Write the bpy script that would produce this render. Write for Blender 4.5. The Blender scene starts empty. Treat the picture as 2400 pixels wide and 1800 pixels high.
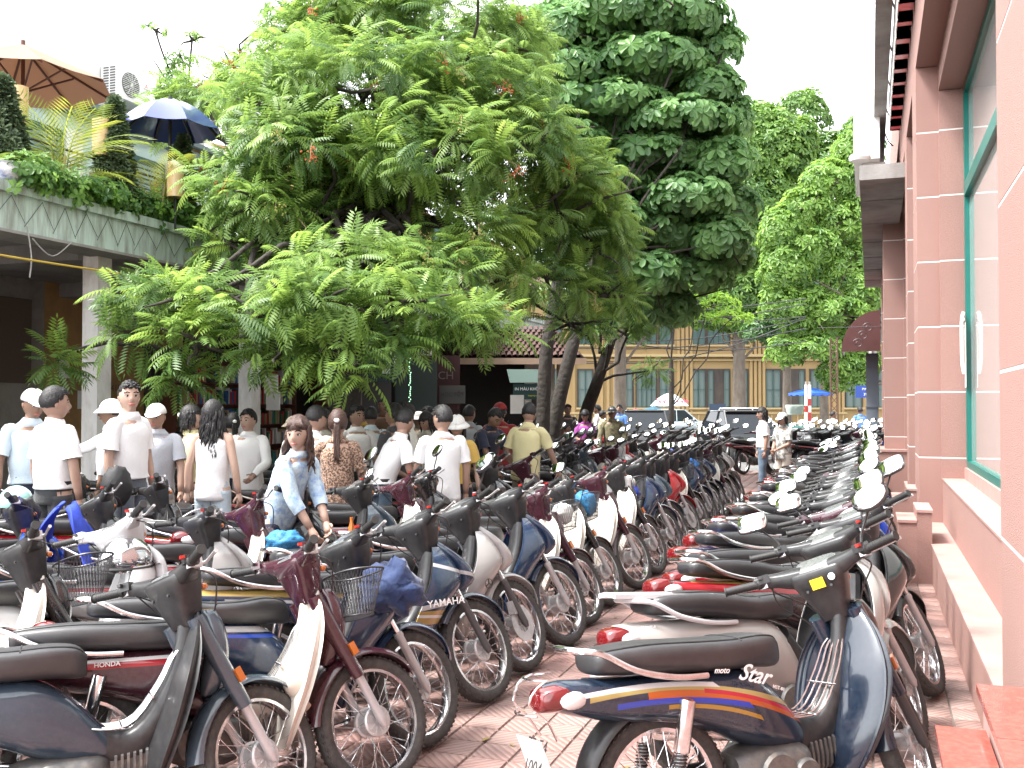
import bpy, math, random
import numpy as np
from mathutils import Vector, Matrix
rad = math.radians
random.seed(7)
RNG = np.random.default_rng(11)
SC = bpy.context.scene
COL = SC.collection
# ------------------------------------------------------------------ camera, sky, sun, exposure
CAM_H = 1.66
TH = rad(19.8)                      # the aisle runs along +Y; the camera looks this far to its left
cam = bpy.data.cameras.new('camera')
cam.lens = 35.0; cam.sensor_width = 36.0; cam.clip_end = 1000; cam.clip_start = 0.05
camo = bpy.data.objects.new('camera', cam); COL.objects.link(camo)
camo.location = (0, 0, CAM_H)
camo.rotation_euler = (rad(90 + 1.22), 0, TH)
SC.camera = camo
world = bpy.data.worlds.new('World'); SC.world = world; world.use_nodes = True
wn = world.node_tree; wn.nodes.clear()
sky = wn.nodes.new('ShaderNodeTexSky'); sky.sky_type = 'NISHITA'; sky.sun_disc = False
SUN_EL, SUN_AZ = rad(60), rad(-122)      # azimuth measured from +Y towards +X
sky.sun_elevation = SUN_EL; sky.sun_rotation = SUN_AZ
sky.air_density = 1.0; sky.dust_density = 2.0; sky.ozone_density = 1.0
hs = wn.nodes.new('ShaderNodeHueSaturation'); hs.inputs['Saturation'].default_value = 0.12
bg = wn.nodes.new('ShaderNodeBackground'); bg.inputs['Strength'].default_value = 0.15
wo = wn.nodes.new('ShaderNodeOutputWorld')
wn.links.new(sky.outputs[0], hs.inputs['Color']); wn.links.new(hs.outputs[0], bg.inputs['Color'])
wn.links.new(bg.outputs[0], wo.inputs['Surface'])
sl = bpy.data.lights.new('sun', 'SUN'); sl.energy = 1.5; sl.angle = rad(12); sl.color = (1.0, 0.96, 0.9)
so = bpy.data.objects.new('sun', sl); COL.objects.link(so)
sd = Vector((math.sin(SUN_AZ) * math.cos(SUN_EL), math.cos(SUN_AZ) * math.cos(SUN_EL), math.sin(SUN_EL)))
so.rotation_euler = sd.to_track_quat('Z', 'Y').to_euler(); so.location = (0, -5, 30)
SC.view_settings.view_transform = 'Standard'
SC.view_settings.look = 'None'; SC.view_settings.gamma = 1.0; SC.view_settings.use_curve_mapping = False
SC.view_settings.exposure = 2.55
SC.cycles.max_bounces = 6; SC.cycles.diffuse_bounces = 3; SC.cycles.glossy_bounces = 3
SC.cycles.transmission_bounces = 4; SC.cycles.transparent_max_bounces = 6
SC.cycles.caustics_reflective = False; SC.cycles.caustics_refractive = False
C_, S_ = math.cos(TH), math.sin(TH)
def at(u, z, h=0.0):
    """world point at photograph column u (2400 wide), depth z metres, height h"""
    t = (u - 1200) / 2333.0
    return Vector((z * (t * C_ - S_), z * (C_ + t * S_), h))
def hgt(v, z):
    return CAM_H - (v - 950) / 2333.0 * z
# ------------------------------------------------------------------ materials
MATS = {}
def mat(name, col, rough=0.5, metal=0.0, coat=0.0, spec=0.5, noise=None, bump=None, trans=0.0, vary=0.0, emis=None, alpha=1.0, sheen=0.0):
    """noise=(colour2, scale, amount[, stretch]) ; bump=(scale, distance)"""
    if name in MATS: return MATS[name]
    m = bpy.data.materials.new(name); m.use_nodes = True
    nt = m.node_tree; p = nt.nodes['Principled BSDF']
    p.inputs['Base Color'].default_value = (*col, 1); p.inputs['Roughness'].default_value = rough
    p.inputs['Metallic'].default_value = metal; p.inputs['Coat Weight'].default_value = coat
    p.inputs['Coat Roughness'].default_value = 0.06
    p.inputs['Specular IOR Level'].default_value = spec
    if trans: p.inputs['Transmission Weight'].default_value = trans
    if alpha < 1: p.inputs['Alpha'].default_value = alpha
    if sheen: p.inputs['Sheen Weight'].default_value = sheen
    tc = nt.nodes.new('ShaderNodeTexCoord')
    src = None
    if noise:
        n = nt.nodes.new('ShaderNodeTexNoise'); n.inputs['Scale'].default_value = noise[1]; n.inputs['Detail'].default_value = 6
        n.inputs['Roughness'].default_value = 0.65
        if len(noise) > 3:
            mp = nt.nodes.new('ShaderNodeMapping'); mp.inputs['Scale'].default_value = noise[3]
            nt.links.new(tc.outputs['Object'], mp.inputs[0]); nt.links.new(mp.outputs[0], n.inputs['Vector'])
        else: nt.links.new(tc.outputs['Object'], n.inputs['Vector'])
        r = nt.nodes.new('ShaderNodeMapRange'); r.inputs[1].default_value = 0.42; r.inputs[2].default_value = 0.68
        r.inputs[3].default_value = 0; r.inputs[4].default_value = noise[2]
        nt.links.new(n.outputs['Fac'], r.inputs[0])
        mx = nt.nodes.new('ShaderNodeMix'); mx.data_type = 'RGBA'
        mx.inputs[6].default_value = (*col, 1); mx.inputs[7].default_value = (*noise[0], 1)
        nt.links.new(r.outputs[0], mx.inputs[0]); src = mx.outputs[2]
    if vary:
        oi = nt.nodes.new('ShaderNodeObjectInfo')
        h = nt.nodes.new('ShaderNodeHueSaturation')
        r = nt.nodes.new('ShaderNodeMapRange'); r.inputs[3].default_value = 1 - vary; r.inputs[4].default_value = 1 + vary
        nt.links.new(oi.outputs['Random'], r.inputs[0]); nt.links.new(r.outputs[0], h.inputs['Value'])
        if src: nt.links.new(src, h.inputs['Color'])
        else: h.inputs['Color'].default_value = (*col, 1)
        src = h.outputs[0]
    if src: nt.links.new(src, p.inputs['Base Color'])
    if bump:
        n = nt.nodes.new('ShaderNodeTexNoise'); n.inputs['Scale'].default_value = bump[0]; n.inputs['Detail'].default_value = 4
        nt.links.new(tc.outputs['Object'], n.inputs['Vector'])
        b = nt.nodes.new('ShaderNodeBump'); b.inputs['Distance'].default_value = bump[1]; b.inputs['Strength'].default_value = 1
        nt.links.new(n.outputs['Fac'], b.inputs['Height']); nt.links.new(b.outputs[0], p.inputs['Normal'])
    MATS[name] = m
    return m
def stripes(name, base, bands, dust=0.15, rough=0.22):
    """glossy paint with printed stripes: bands = [(z0, z1, slope dz/dx, x0, x1, colour)] in the object's own frame"""
    if name in MATS: return MATS[name]
    m = mat(name, base, rough, coat=0.7, noise=((0.26, 0.24, 0.21), 60, dust * .4))
    nt = m.node_tree; p = nt.nodes['Principled BSDF']
    lk = p.inputs['Base Color'].links; src = lk[0].from_socket if lk else None
    tc = nt.nodes.new('ShaderNodeTexCoord'); sp = nt.nodes.new('ShaderNodeSeparateXYZ')
    nt.links.new(tc.outputs['Object'], sp.inputs[0])
    def math_(op, a, b=None):
        n = nt.nodes.new('ShaderNodeMath'); n.operation = op
        for i, q in enumerate((a, b)):
            if q is None: continue
            if isinstance(q, (int, float)): n.inputs[i].default_value = q
            else: nt.links.new(q, n.inputs[i])
        return n.outputs[0]
    for z0, z1, sl_, x0, x1, c in bands:
        sl_, cu = sl_ if isinstance(sl_, tuple) else (sl_, 0.0)
        zz = math_('SUBTRACT', sp.outputs[2], math_('MULTIPLY', sp.outputs[0], sl_))
        if cu: zz = math_('SUBTRACT', zz, math_('MULTIPLY', math_('MULTIPLY', sp.outputs[0], sp.outputs[0]), cu))
        f = math_('MULTIPLY', math_('GREATER_THAN', zz, z0), math_('LESS_THAN', zz, z1))
        # pointed ends: the band narrows towards x1
        f = math_('MULTIPLY', f, math_('GREATER_THAN', sp.outputs[0], x0))
        f = math_('MULTIPLY', f, math_('LESS_THAN', math_('ADD', sp.outputs[0], math_('MULTIPLY', math_('SUBTRACT', zz, z0), (x1 - x0) * 2.2)), x1))
        mx = nt.nodes.new('ShaderNodeMix'); mx.data_type = 'RGBA'
        nt.links.new(f, mx.inputs[0]); nt.links.new(src, mx.inputs[6]); mx.inputs[7].default_value = (*c, 1); src = mx.outputs[2]
    nt.links.new(src, p.inputs['Base Color'])
    return m
# ------------------------------------------------------------------ geometry kit
def cr(P, k):
    """Catmull-Rom resample of rows of numbers, k steps per span"""
    P = np.asarray(P, float); n = len(P); out = []
    if k <= 1: return P
    for i in range(n - 1):
        p0, p1, p2, p3 = P[max(i - 1, 0)], P[i], P[i + 1], P[min(i + 2, n - 1)]
        for j in range(k):
            t = j / k
            out.append(0.5 * ((2 * p1) + (-p0 + p2) * t + (2 * p0 - 5 * p1 + 4 * p2 - p3) * t * t + (-p0 + 3 * p1 - 3 * p2 + p3) * t ** 3))
    out.append(P[-1]); return np.array(out)
class G:
    def __init__(s): s.v = []; s.f = []; s.n = 0; s.mi = []
    def add(s, V, F, mi=0):
        V = np.asarray(V, float).reshape(-1, 3)
        s.v.append(V); s.f += [tuple(int(i) + s.n for i in f) for f in F]; s.mi += [mi] * len(F); s.n += len(V); return s
    def grid(s, P, close_u=False, close_v=False, flip=False, mi=0):
        P = np.asarray(P, float); a, b = P.shape[:2]; F = []
        for i in range(a if close_u else a - 1):
            for j in range(b if close_v else b - 1):
                q = (i * b + j, i * b + (j + 1) % b, ((i + 1) % a) * b + (j + 1) % b, ((i + 1) % a) * b + j)
                F.append(q[::-1] if flip else q)
        return s.add(P.reshape(-1, 3), F, mi)
    def box(s, c, d, rz=0.0, M=None, mi=0):
        c = np.array(c, float); d = np.array(d, float) / 2
        V = np.array([[x, y, z] for x in (-1, 1) for y in (-1, 1) for z in (-1, 1)], float) * d
        if rz: R = np.array([[math.cos(rz), -math.sin(rz), 0], [math.sin(rz), math.cos(rz), 0], [0, 0, 1]]); V = V @ R.T
        if M is not None: V = V @ np.array(M)[:3, :3].T
        return s.add(V + c, [(0, 1, 3, 2), (4, 6, 7, 5), (0, 4, 5, 1), (2, 3, 7, 6), (0, 2, 6, 4), (1, 5, 7, 3)], mi)
    def bbox(s, lo, hi, mi=0):
        lo = np.array(lo, float); hi = np.array(hi, float); return s.box((lo + hi) / 2, hi - lo, mi=mi)
    def tube(s, path, r, n=8, k=1, cap=True, mi=0):
        P = cr(path, k); m = len(P)
        R = np.interp(np.linspace(0, 1, m), np.linspace(0, 1, len(r)), r) if hasattr(r, '__len__') else np.full(m, r)
        T = np.gradient(P, axis=0); T /= np.linalg.norm(T, axis=1)[:, None] + 1e-12
        u = np.cross(T[0], (0, 0, 1.0)); 
        if np.linalg.norm(u) < 0.05: u = np.cross(T[0], (0, 1.0, 0))
        u /= np.linalg.norm(u); rows = []
        a = np.linspace(0, 2 * math.pi, n, endpoint=False)
        for i in range(m):
            u = u - T[i] * (u @ T[i]); u /= np.linalg.norm(u); w = np.cross(T[i], u)
            rows.append(P[i] + R[i] * (np.cos(a)[:, None] * u + np.sin(a)[:, None] * w))
        rows = np.array(rows); s.grid(rows, close_v=True, mi=mi)
        if cap:
            b = s.n - m * n
            s.f += [tuple(range(b + n - 1, b - 1, -1)), tuple(range(b + (m - 1) * n, b + m * n))]; s.mi += [mi, mi]
        return s
    def loft(s, secs, n=16, k=3, axis='x', cap=True, mi=0):
        """secs rows: centre x,y,z, half-width, height up, height down, exponent, tilt(deg)"""
        Q = cr([tuple(q) + (2.2, 0.0)[len(q) - 6:] if len(q) < 8 else q for q in secs], k); rows = []
        a = np.linspace(0, 2 * math.pi, n, endpoint=False); ca, sa = np.cos(a), np.sin(a)
        for cx, cy, cz, w, hu, hd, e, ti in Q:
            e = max(e, 1.2); w = max(w, 1e-4); hu = max(hu, 1e-4); hd = max(hd, 1e-4)
            y = w * np.sign(ca) * abs(ca) ** (2 / e); z = np.where(sa > 0, hu, hd) * np.sign(sa) * abs(sa) ** (2 / e)
            t = rad(ti)
            if axis == 'x': rows.append(np.c_[cx - z * math.sin(t), cy + y, cz + z * math.cos(t)])
            elif axis == 'y': rows.append(np.c_[cx + y * math.cos(t) - z * math.sin(t), np.full(n, cy), cz + z * math.cos(t) + y * math.sin(t)])
            else: rows.append(np.c_[cx + z * math.cos(t), cy + y, cz + z * math.sin(t)])
        rows = np.array(rows); m = len(rows); s.grid(rows, close_v=True, mi=mi)
        if cap:
            b = s.n - m * n; s.f += [tuple(range(b + n - 1, b - 1, -1)), tuple(range(b + (m - 1) * n, b + m * n))]; s.mi += [mi, mi]
        s.last = rows; return s
    def rev(s, prof, c=(0, 0, 0), n=24, axis='y', closed=False, mi=0):
        """revolve rows (radius, offset) about the axis"""
        c = np.array(c, float); a = np.linspace(0, 2 * math.pi, n, endpoint=False); rows = []
        for r, o in prof:
            if axis == 'y': rows.append(np.c_[r * np.cos(a), np.full(n, o), r * np.sin(a)] + c)
            elif axis == 'x': rows.append(np.c_[np.full(n, o), r * np.cos(a), r * np.sin(a)] + c)
            else: rows.append(np.c_[r * np.cos(a), r * np.sin(a), np.full(n, o)] + c)
        return s.grid(np.array(rows), close_u=closed, close_v=True, flip=(axis != 'y'), mi=mi)
    def sheet(s, P, th, mi=0):
        P = np.asarray(P, float); du = np.gradient(P, axis=0); dv = np.gradient(P, axis=1)
        N = np.cross(du, dv); N /= np.linalg.norm(N, axis=2)[..., None] + 1e-9
        A, B = P + N * th / 2, P - N * th / 2; a, b = P.shape[:2]
        base = s.n; s.grid(A, mi=mi); s.grid(B, flip=True, mi=mi); o = a * b; F = []
        for i in range(a - 1):
            F += [(i * b, (i + 1) * b, o + (i + 1) * b, o + i * b), (i * b + b - 1, o + i * b + b - 1, o + (i + 1) * b + b - 1, (i + 1) * b + b - 1)]
        for j in range(b - 1):
            F += [(j, o + j, o + j + 1, j + 1), ((a - 1) * b + j, (a - 1) * b + j + 1, o + (a - 1) * b + j + 1, o + (a - 1) * b + j)]
        s.f += [tuple(base + i for i in f) for f in F]; s.mi += [mi] * len(F); return s
    def ell(s, c, r, n=12, m=8, M=None, mi=0):
        a = np.linspace(0, 2 * math.pi, n, endpoint=False); rows = []
        for p in np.linspace(-math.pi / 2 + 1e-3, math.pi / 2 - 1e-3, m):
            rows.append(np.c_[math.cos(p) * np.cos(a), math.cos(p) * np.sin(a), np.full(n, math.sin(p))] * np.array(r, float))
        rows = np.array(rows)
        if M is not None: rows = rows @ np.array(M)[:3, :3].T
        return s.grid(rows + np.array(c, float), close_v=True, mi=mi)
    def xf(s, M):
        A = np.array(M); s.v = [v @ A[:3, :3].T + A[:3, 3] for v in s.v]; return s
    def arr(s): return np.concatenate(s.v) if s.v else np.zeros((0, 3))
    def mesh(s, name, mats=(), smooth=35):
        me = bpy.data.meshes.new(name); me.from_pydata(s.arr().tolist(), [], s.f); 
        for m in (mats if isinstance(mats, (list, tuple)) else (mats,)): me.materials.append(m)
        if any(s.mi): me.polygons.foreach_set('material_index', s.mi)
        if smooth:
            me.polygons.foreach_set('use_smooth', [True] * len(s.f)); me.update()
            if smooth < 180: me.set_sharp_from_angle(angle=rad(smooth))
        else: me.update()
        return me
def fastmesh(name, V, F, m=None, smooth=False, attr=None):
    """V (n,3), F (k,3|4) uniform numpy mesh; attr = float per vertex called tone"""
    me = bpy.data.meshes.new(name); V = np.asarray(V, np.float32); F = np.asarray(F, np.int32); q = F.shape[1]
    me.vertices.add(len(V)); me.vertices.foreach_set('co', V.ravel())
    me.loops.add(F.size); me.loops.foreach_set('vertex_index', F.ravel())
    me.polygons.add(len(F)); me.polygons.foreach_set('loop_start', np.arange(0, F.size, q, dtype=np.int32))
    if smooth: me.polygons.foreach_set('use_smooth', np.ones(len(F), bool))
    if attr is not None:
        at_ = me.attributes.new('tone', 'FLOAT', 'POINT'); at_.data.foreach_set('value', np.asarray(attr, np.float32))
    me.update(calc_edges=True)
    if m: me.materials.append(m)
    return me
def put(name, me, parent=None, loc=None, rz=None, m=None, M=None):
    o = bpy.data.objects.new(name, me); COL.objects.link(o)
    if parent is not None: o.parent = parent
    if loc is not None: o.location = loc
    if rz is not None: o.rotation_euler = (0, 0, rz)
    if M is not None: o.matrix_local = M
    if m is not None: o.material_slots[0].link = 'OBJECT'; o.material_slots[0].material = m
    return o
def tag(o, label, cat, group=None):
    o['label'] = label; o['category'] = cat
    if group: o['group'] = group
    return o
def thing(name, label, cat, loc=(0, 0, 0), rz=0.0, group=None):
    o = bpy.data.objects.new(name, None); COL.objects.link(o); o.location = loc; o.rotation_euler = (0, 0, rz)
    o.empty_display_size = 0.1; return tag(o, label, cat, group)
def struct(o): o['kind'] = 'structure'; return o
def stuff(o): o['kind'] = 'stuff'; return o
def text_mesh(s, size, m, depth=0.001, bold=0.0, shear=0.0):
    c = bpy.data.curves.new('lettering', 'FONT'); c.body = s; c.size = size; c.extrude = depth; c.offset = bold; c.shear = shear
    c.align_x = 'CENTER'; c.align_y = 'CENTER'; c.resolution_u = 3
    o = bpy.data.objects.new('lettering', c); COL.objects.link(o)
    me = bpy.data.meshes.new_from_object(o.evaluated_get(bpy.context.evaluated_depsgraph_get()))
    bpy.data.objects.remove(o); bpy.data.curves.remove(c)
    me.name = 'lettering'; me.materials.clear(); me.materials.append(m); return me
def frame(x, y, org):
    """matrix with the given x and y directions (text plane)"""
    x = Vector(x).normalized(); y = Vector(y); z = x.cross(y).normalized(); y = z.cross(x)
    M = Matrix(((x.x, y.x, z.x, org[0]), (x.y, y.y, z.y, org[1]), (x.z, y.z, z.z, org[2]), (0, 0, 0, 1))); return M
m_rub = mat('tyre_rubber', (0.04, 0.039, 0.038), 0.75, noise=((0.11, 0.10, 0.09), 30, 0.5), bump=(120, 0.002))
m_blk = mat('black_plastic', (0.022, 0.022, 0.024), 0.34, noise=((0.07, 0.068, 0.065), 30, 0.3), bump=(500, 0.0002))
m_grip = mat('grip_rubber', (0.02, 0.02, 0.02), 0.6, bump=(260, 0.001))
m_seat = mat('seat_vinyl', (0.028, 0.028, 0.031), 0.40, spec=0.75, bump=(420, 0.0006), noise=((0.07, 0.07, 0.07), 14, 0.3))
m_chr = mat('chrome', (0.78, 0.78, 0.80), 0.16, 1.0, noise=((0.45, 0.40, 0.36), 40, 0.5))
m_alu = mat('cast_alloy', (0.62, 0.62, 0.63), 0.42, 0.5, noise=((0.34, 0.32, 0.30), 25, 0.5), bump=(90, 0.001))
m_forkg = mat('fork_grey', (0.55, 0.55, 0.57), 0.35, 0.4, noise=((0.36, 0.34, 0.32), 25, 0.3))
m_forkd = mat('fork_dark', (0.10, 0.10, 0.105), 0.42, 0.3)
m_eng = mat('engine_dark', (0.13, 0.13, 0.13), 0.5, 0.6, noise=((0.28, 0.25, 0.21), 20, 0.6))
m_glass = mat('mirror_glass', (0.93, 0.94, 0.95), 0.03, 1.0)
m_lens = mat('lamp_lens', (0.80, 0.82, 0.84), 0.08, 0.0, coat=1.0, spec=0.8)
m_amber = mat('amber_lens', (0.50, 0.13, 0.01), 0.15, coat=0.8)
m_redl = mat('tail_lens', (0.13, 0.006, 0.008), 0.12, coat=1.0)
m_dial = mat('dial_face', (0.16, 0.165, 0.17), 0.12, coat=.6, noise=((0.05, 0.05, 0.05), 60, 0.6))
m_plate = mat('plate_white', (0.72, 0.72, 0.70), 0.5)

m_red = mat('switch_red', (0.40, 0.02, 0.012), 0.35)
m_cream = mat('shield_cream', (0.62, 0.58, 0.52), 0.3, coat=0.4, noise=((0.48, 0.43, 0.36), 7, 0.35))
m_wire = mat('wire_black', (0.06, 0.06, 0.065), 0.45, 0.4)
# ------------------------------------------------------------------ ground and pavement
m_asph = mat('asphalt', (0.11, 0.11, 0.11), 0.85, noise=((0.18, 0.17, 0.16), 1.5, 0.8), bump=(80, 0.004))
gm = mat('ground_grey', (0.20, 0.185, 0.17), 0.9, noise=((0.13, 0.12, 0.11), 0.4, 0.8))
struct(put('ground', G().grid([[(-300, -100, -.05), (300, -100, -.05)], [(-300, 400, -.05), (300, 400, -.05)]], flip=True).mesh('ground', gm, 0)))
struct(put('road', G().bbox((-60, 26, -.045), (60, 66, -.012)).mesh('road', m_asph, 0)))
def tile_mat():
    m = mat('pavement_tile', (0.36, 0.185, 0.155), 0.62, spec=0.5, vary=0.0)
    nt = m.node_tree; p = nt.nodes['Principled BSDF']; N = nt.nodes.new; L = nt.links.new
    geo = N('ShaderNodeNewGeometry'); sp = N('ShaderNodeSeparateXYZ'); L(geo.outputs['Position'], sp.inputs[0])
    def ma(op, a, b=None):
        n = N('ShaderNodeMath'); n.operation = op
        for i, q in enumerate((a, b)):
            if q is None: continue
            if isinstance(q, (int, float)): n.inputs[i].default_value = q
            else: L(q, n.inputs[i])
        return n.outputs[0]
    cx, cy = ma('FLOOR', ma('DIVIDE', sp.outputs[0], .2)), ma('FLOOR', ma('DIVIDE', sp.outputs[1], .2))
    par = ma('MODULO', ma('ABSOLUTE', ma('ADD', cx, cy)), 2.0); sg = ma('SUBTRACT', ma('MULTIPLY', par, 2.0), 1.0)
    w = ma('SINE', ma('MULTIPLY', ma('ADD', sp.outputs[0], ma('MULTIPLY', sp.outputs[1], sg)), 2 * math.pi / .048))
    wn_ = N('ShaderNodeTexWhiteNoise'); wn_.noise_dimensions = '2D'; cb = N('ShaderNodeCombineXYZ'); L(cx, cb.inputs[0]); L(cy, cb.inputs[1]); L(cb.outputs[0], wn_.inputs[0])
    ns = N('ShaderNodeTexNoise'); ns.inputs['Scale'].default_value = 1.3; ns.inputs['Detail'].default_value = 8; L(geo.outputs['Position'], ns.inputs['Vector'])
    r1 = N('ShaderNodeMix'); r1.data_type = 'RGBA'; r1.inputs[6].default_value = (.31, .18, .16, 1); r1.inputs[7].default_value = (.24, .135, .12, 1); L(wn_.outputs[0], r1.inputs[0])
    r2 = N('ShaderNodeMix'); r2.data_type = 'RGBA'; L(r1.outputs[2], r2.inputs[6]); r2.inputs[7].default_value = (.33, .265, .24, 1)
    mr = N('ShaderNodeMapRange'); mr.inputs[1].default_value = .4; mr.inputs[2].default_value = .75; mr.inputs[4].default_value = .75; L(ns.outputs['Fac'], mr.inputs[0]); L(mr.outputs[0], r2.inputs[0])
    dk = N('ShaderNodeMix'); dk.data_type = 'RGBA'; dk.blend_type = 'MULTIPLY'; L(r2.outputs[2], dk.inputs[6]); dk.inputs[7].default_value = (.74, .69, .66, 1)
    gr = N('ShaderNodeMapRange'); gr.inputs[1].default_value = -.1; gr.inputs[2].default_value = -.8; L(w, gr.inputs[0]); L(gr.outputs[0], dk.inputs[0])
    s2 = N('ShaderNodeTexNoise'); s2.inputs['Scale'].default_value = 2.7; s2.inputs['Detail'].default_value = 5; s2.inputs['Roughness'].default_value = .75; L(geo.outputs['Position'], s2.inputs['Vector'])
    sr = N('ShaderNodeMapRange'); sr.inputs[1].default_value = .60; sr.inputs[2].default_value = .70; sr.inputs[4].default_value = .55; L(s2.outputs['Fac'], sr.inputs[0])
    st = N('ShaderNodeMix'); st.data_type = 'RGBA'; L(sr.outputs[0], st.inputs[0]); L(dk.outputs[2], st.inputs[6]); st.inputs[7].default_value = (.13, .10, .09, 1)
    L(st.outputs[2], p.inputs['Base Color'])
    b = N('ShaderNodeBump'); b.inputs['Distance'].default_value = .003; b.inputs['Strength'].default_value = .6; L(w, b.inputs['Height']); L(b.outputs[0], p.inputs['Normal'])
    return m
m_tile = tile_mat()
m_grout = mat('grout', (0.12, 0.095, 0.085), 0.9, noise=((0.2, 0.17, 0.15), 5, 0.7))
pav = struct(put('pavement', G().bbox((-8.3, .2, -.04), (1.1, 25.8, -.009)).mesh('pavement', m_grout, 0)))
tg = G(); a_, b_ = .0955, .0915
tg.add([(-a_, -a_, -.01), (a_, -a_, -.01), (a_, a_, -.01), (-a_, a_, -.01), (-b_, -b_, 0), (b_, -b_, 0), (b_, b_, 0), (-b_, b_, 0)], [(4, 5, 6, 7), (0, 1, 5, 4), (1, 2, 6, 5), (2, 3, 7, 6), (3, 0, 4, 7)])
me_tile = tg.mesh('tile', m_tile, 0); TV = tg.arr(); TF = np.array(tg.f)
near = []; rest = []
for i in range(-41, 5):
    for j in range(1, 129):
        c = (i * .2 + .1, j * .2 + .1)
        inaisle = -2.25 < c[0] < -.55 and 3.2 < c[1] < 12
        (near if inaisle else rest).append(c)
near.sort(key=lambda c: math.hypot(*c)); rest += near[295:]; near = near[:295]
for x, y in near: put('tile', me_tile, pav, (x, y, random.uniform(-.0015, .0015)))
rc = np.array(rest); V = (TV[None] + np.c_[rc, RNG.uniform(-.002, .001, len(rc))][:, None]).reshape(-1, 3)
F = (TF[None] + (np.arange(len(rc)) * 8)[:, None, None]).reshape(-1, 4)
stuff(put('tile_field', fastmesh('tile_field', V, F, m_tile), pav))
# ------------------------------------------------------------------ red building on the right
m_pink = mat('pink_render', (0.295, 0.165, 0.142), 0.85, vary=.05, noise=((0.37, 0.23, 0.20), 160, 0.8), bump=(190, 0.006))
nt = m_pink.node_tree; p_ = nt.nodes['Principled BSDF']; src_ = p_.inputs['Base Color'].links[0].from_socket     # damp stains and scuffs
geo_ = nt.nodes.new('ShaderNodeNewGeometry'); mp_ = nt.nodes.new('ShaderNodeMapping'); mp_.inputs['Scale'].default_value = (1.6, 1.6, .35); nz_ = nt.nodes.new('ShaderNodeTexNoise'); nz_.inputs['Scale'].default_value = 2.2; nz_.inputs['Detail'].default_value = 9; nz_.inputs['Roughness'].default_value = .7
nt.links.new(geo_.outputs['Position'], mp_.inputs[0]); nt.links.new(mp_.outputs[0], nz_.inputs['Vector']); mr_ = nt.nodes.new('ShaderNodeMapRange'); mr_.inputs[1].default_value = .45; mr_.inputs[2].default_value = .72; mr_.inputs[4].default_value = .55; nt.links.new(nz_.outputs['Fac'], mr_.inputs[0])
mm_ = nt.nodes.new('ShaderNodeMix'); mm_.data_type = 'RGBA'; nt.links.new(mr_.outputs[0], mm_.inputs[0]); nt.links.new(src_, mm_.inputs[6]); mm_.inputs[7].default_value = (.30, .17, .15, 1); nt.links.new(mm_.outputs[2], p_.inputs['Base Color'])
m_pink2 = mat('pink_ledge', (0.36, 0.235, 0.212), 0.7, noise=((0.36, 0.19, 0.17), 3, 0.8), bump=(60, 0.002))
m_joint = mat('joint_white', (0.78, 0.74, 0.71), 0.8)
m_redgran = mat('red_granite', (0.33, 0.065, 0.05), 0.22, coat=0.5, noise=((0.40, 0.13, 0.10), 30, 0.7))
m_teal = mat('teal_frame', (0.0, 0.14, 0.115), 0.35, noise=((0.01, 0.10, 0.085), 4, 0.5))
m_pane = mat('window_glass', (0.30, 0.33, 0.33), 0.04, spec=0.9, coat=1.0)
m_curtain = mat('curtain', (0.60, 0.57, 0.54), 0.9)
m_conc = mat('grey_concrete', (0.33, 0.32, 0.31), 0.85, noise=((0.16, 0.15, 0.14), 1.2, 0.8, (1, 1, .3)), bump=(30, 0.004))
m_wht = mat('white_paint', (0.80, 0.80, 0.79), 0.6, noise=((0.62, 0.60, 0.56), 2, 0.4))
rb = thing('red_building', 'pink rendered building with white joint lines and teal framed windows along the right side', 'building', (0.53, 4.8, 0))
RB = lambda g, nm, m, kind=None, sm=0, par=None: put(nm, g.mesh(nm, m, sm), par or rb, (-.53, -4.8, 0) if par is None else None)
def pier(x0, y0, y1, z0, z1, step=None, depth=.6):
    """a pier built of rendered blocks over a white joint core"""
    core = RB(G().bbox((x0 + .002, y0 + .002, z0 + .001), (x0 + depth - .03, y1 - .002, z1 - .01)), 'pier', m_joint)
    zz = [z0] + [z for z in (.365 + .72 * k for k in range(1, 14)) if z0 + .1 < z < z1 - .1] + [z1]
    for a, b in zip(zz, zz[1:]):
        g = G().bbox((x0, y0, a + (.008 if a > z0 else 0)), (x0 + depth - .02, y1, b - .008))
        put('wall_block', g.mesh('wall_block', m_pink, 0), core)
pier(.53, -2.2, 4.8, 0, 9.0)
pier(.50, 11.9, 12.9, .365, 5.42); pier(.73, 11.84, 13.0, .855, 5.13)
pier(.50, 14.9, 15.7, .365, 5.42); pier(.71, 14.84, 15.8, .855, 5.13)
pier(.24, 19.5, 20.5, .86, 5.2); pier(.58, 19.4, 20.7, .86, 5.2)
pier(.28, 26.5, 27.5, .86, 5.2)
g = G(); g.bbox((.53, 4.8, 0), (1.2, 18.2, .355)); g.bbox((.53, 21, 0), (1.2, 31, .355)); RB(g, 'plinth', m_pink)
g = G(); g.bbox((.522, 4.805, .355), (.74, 18.2, .372)); g.bbox((.522, 21, .355), (.74, 31, .372)); RB(g, 'ledge', m_pink2)
RB(G().bbox((.74, 4.8, .372), (1.2, 19.3, .845)), 'upper_plinth', m_pink)
RB(G().bbox((.73, 4.802, .845), (1.2, 19.3, .862)), 'sill', m_pink2)
RB(G().bbox((.955, 4.8, .862), (1.2, 13.2, .985)), 'sill_riser', m_pink2)
RB(G().bbox((.12, 19.2, 0), (1.2, 20.9, .82)), 'column_base', m_pink); RB(G().bbox((.10, 19.18, .82), (1.2, 20.92, .862)), 'column_base', m_pink2)
RB(G().bbox((.16, 26.3, 0), (1.2, 27.9, .82)), 'column_base', m_pink)
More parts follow.
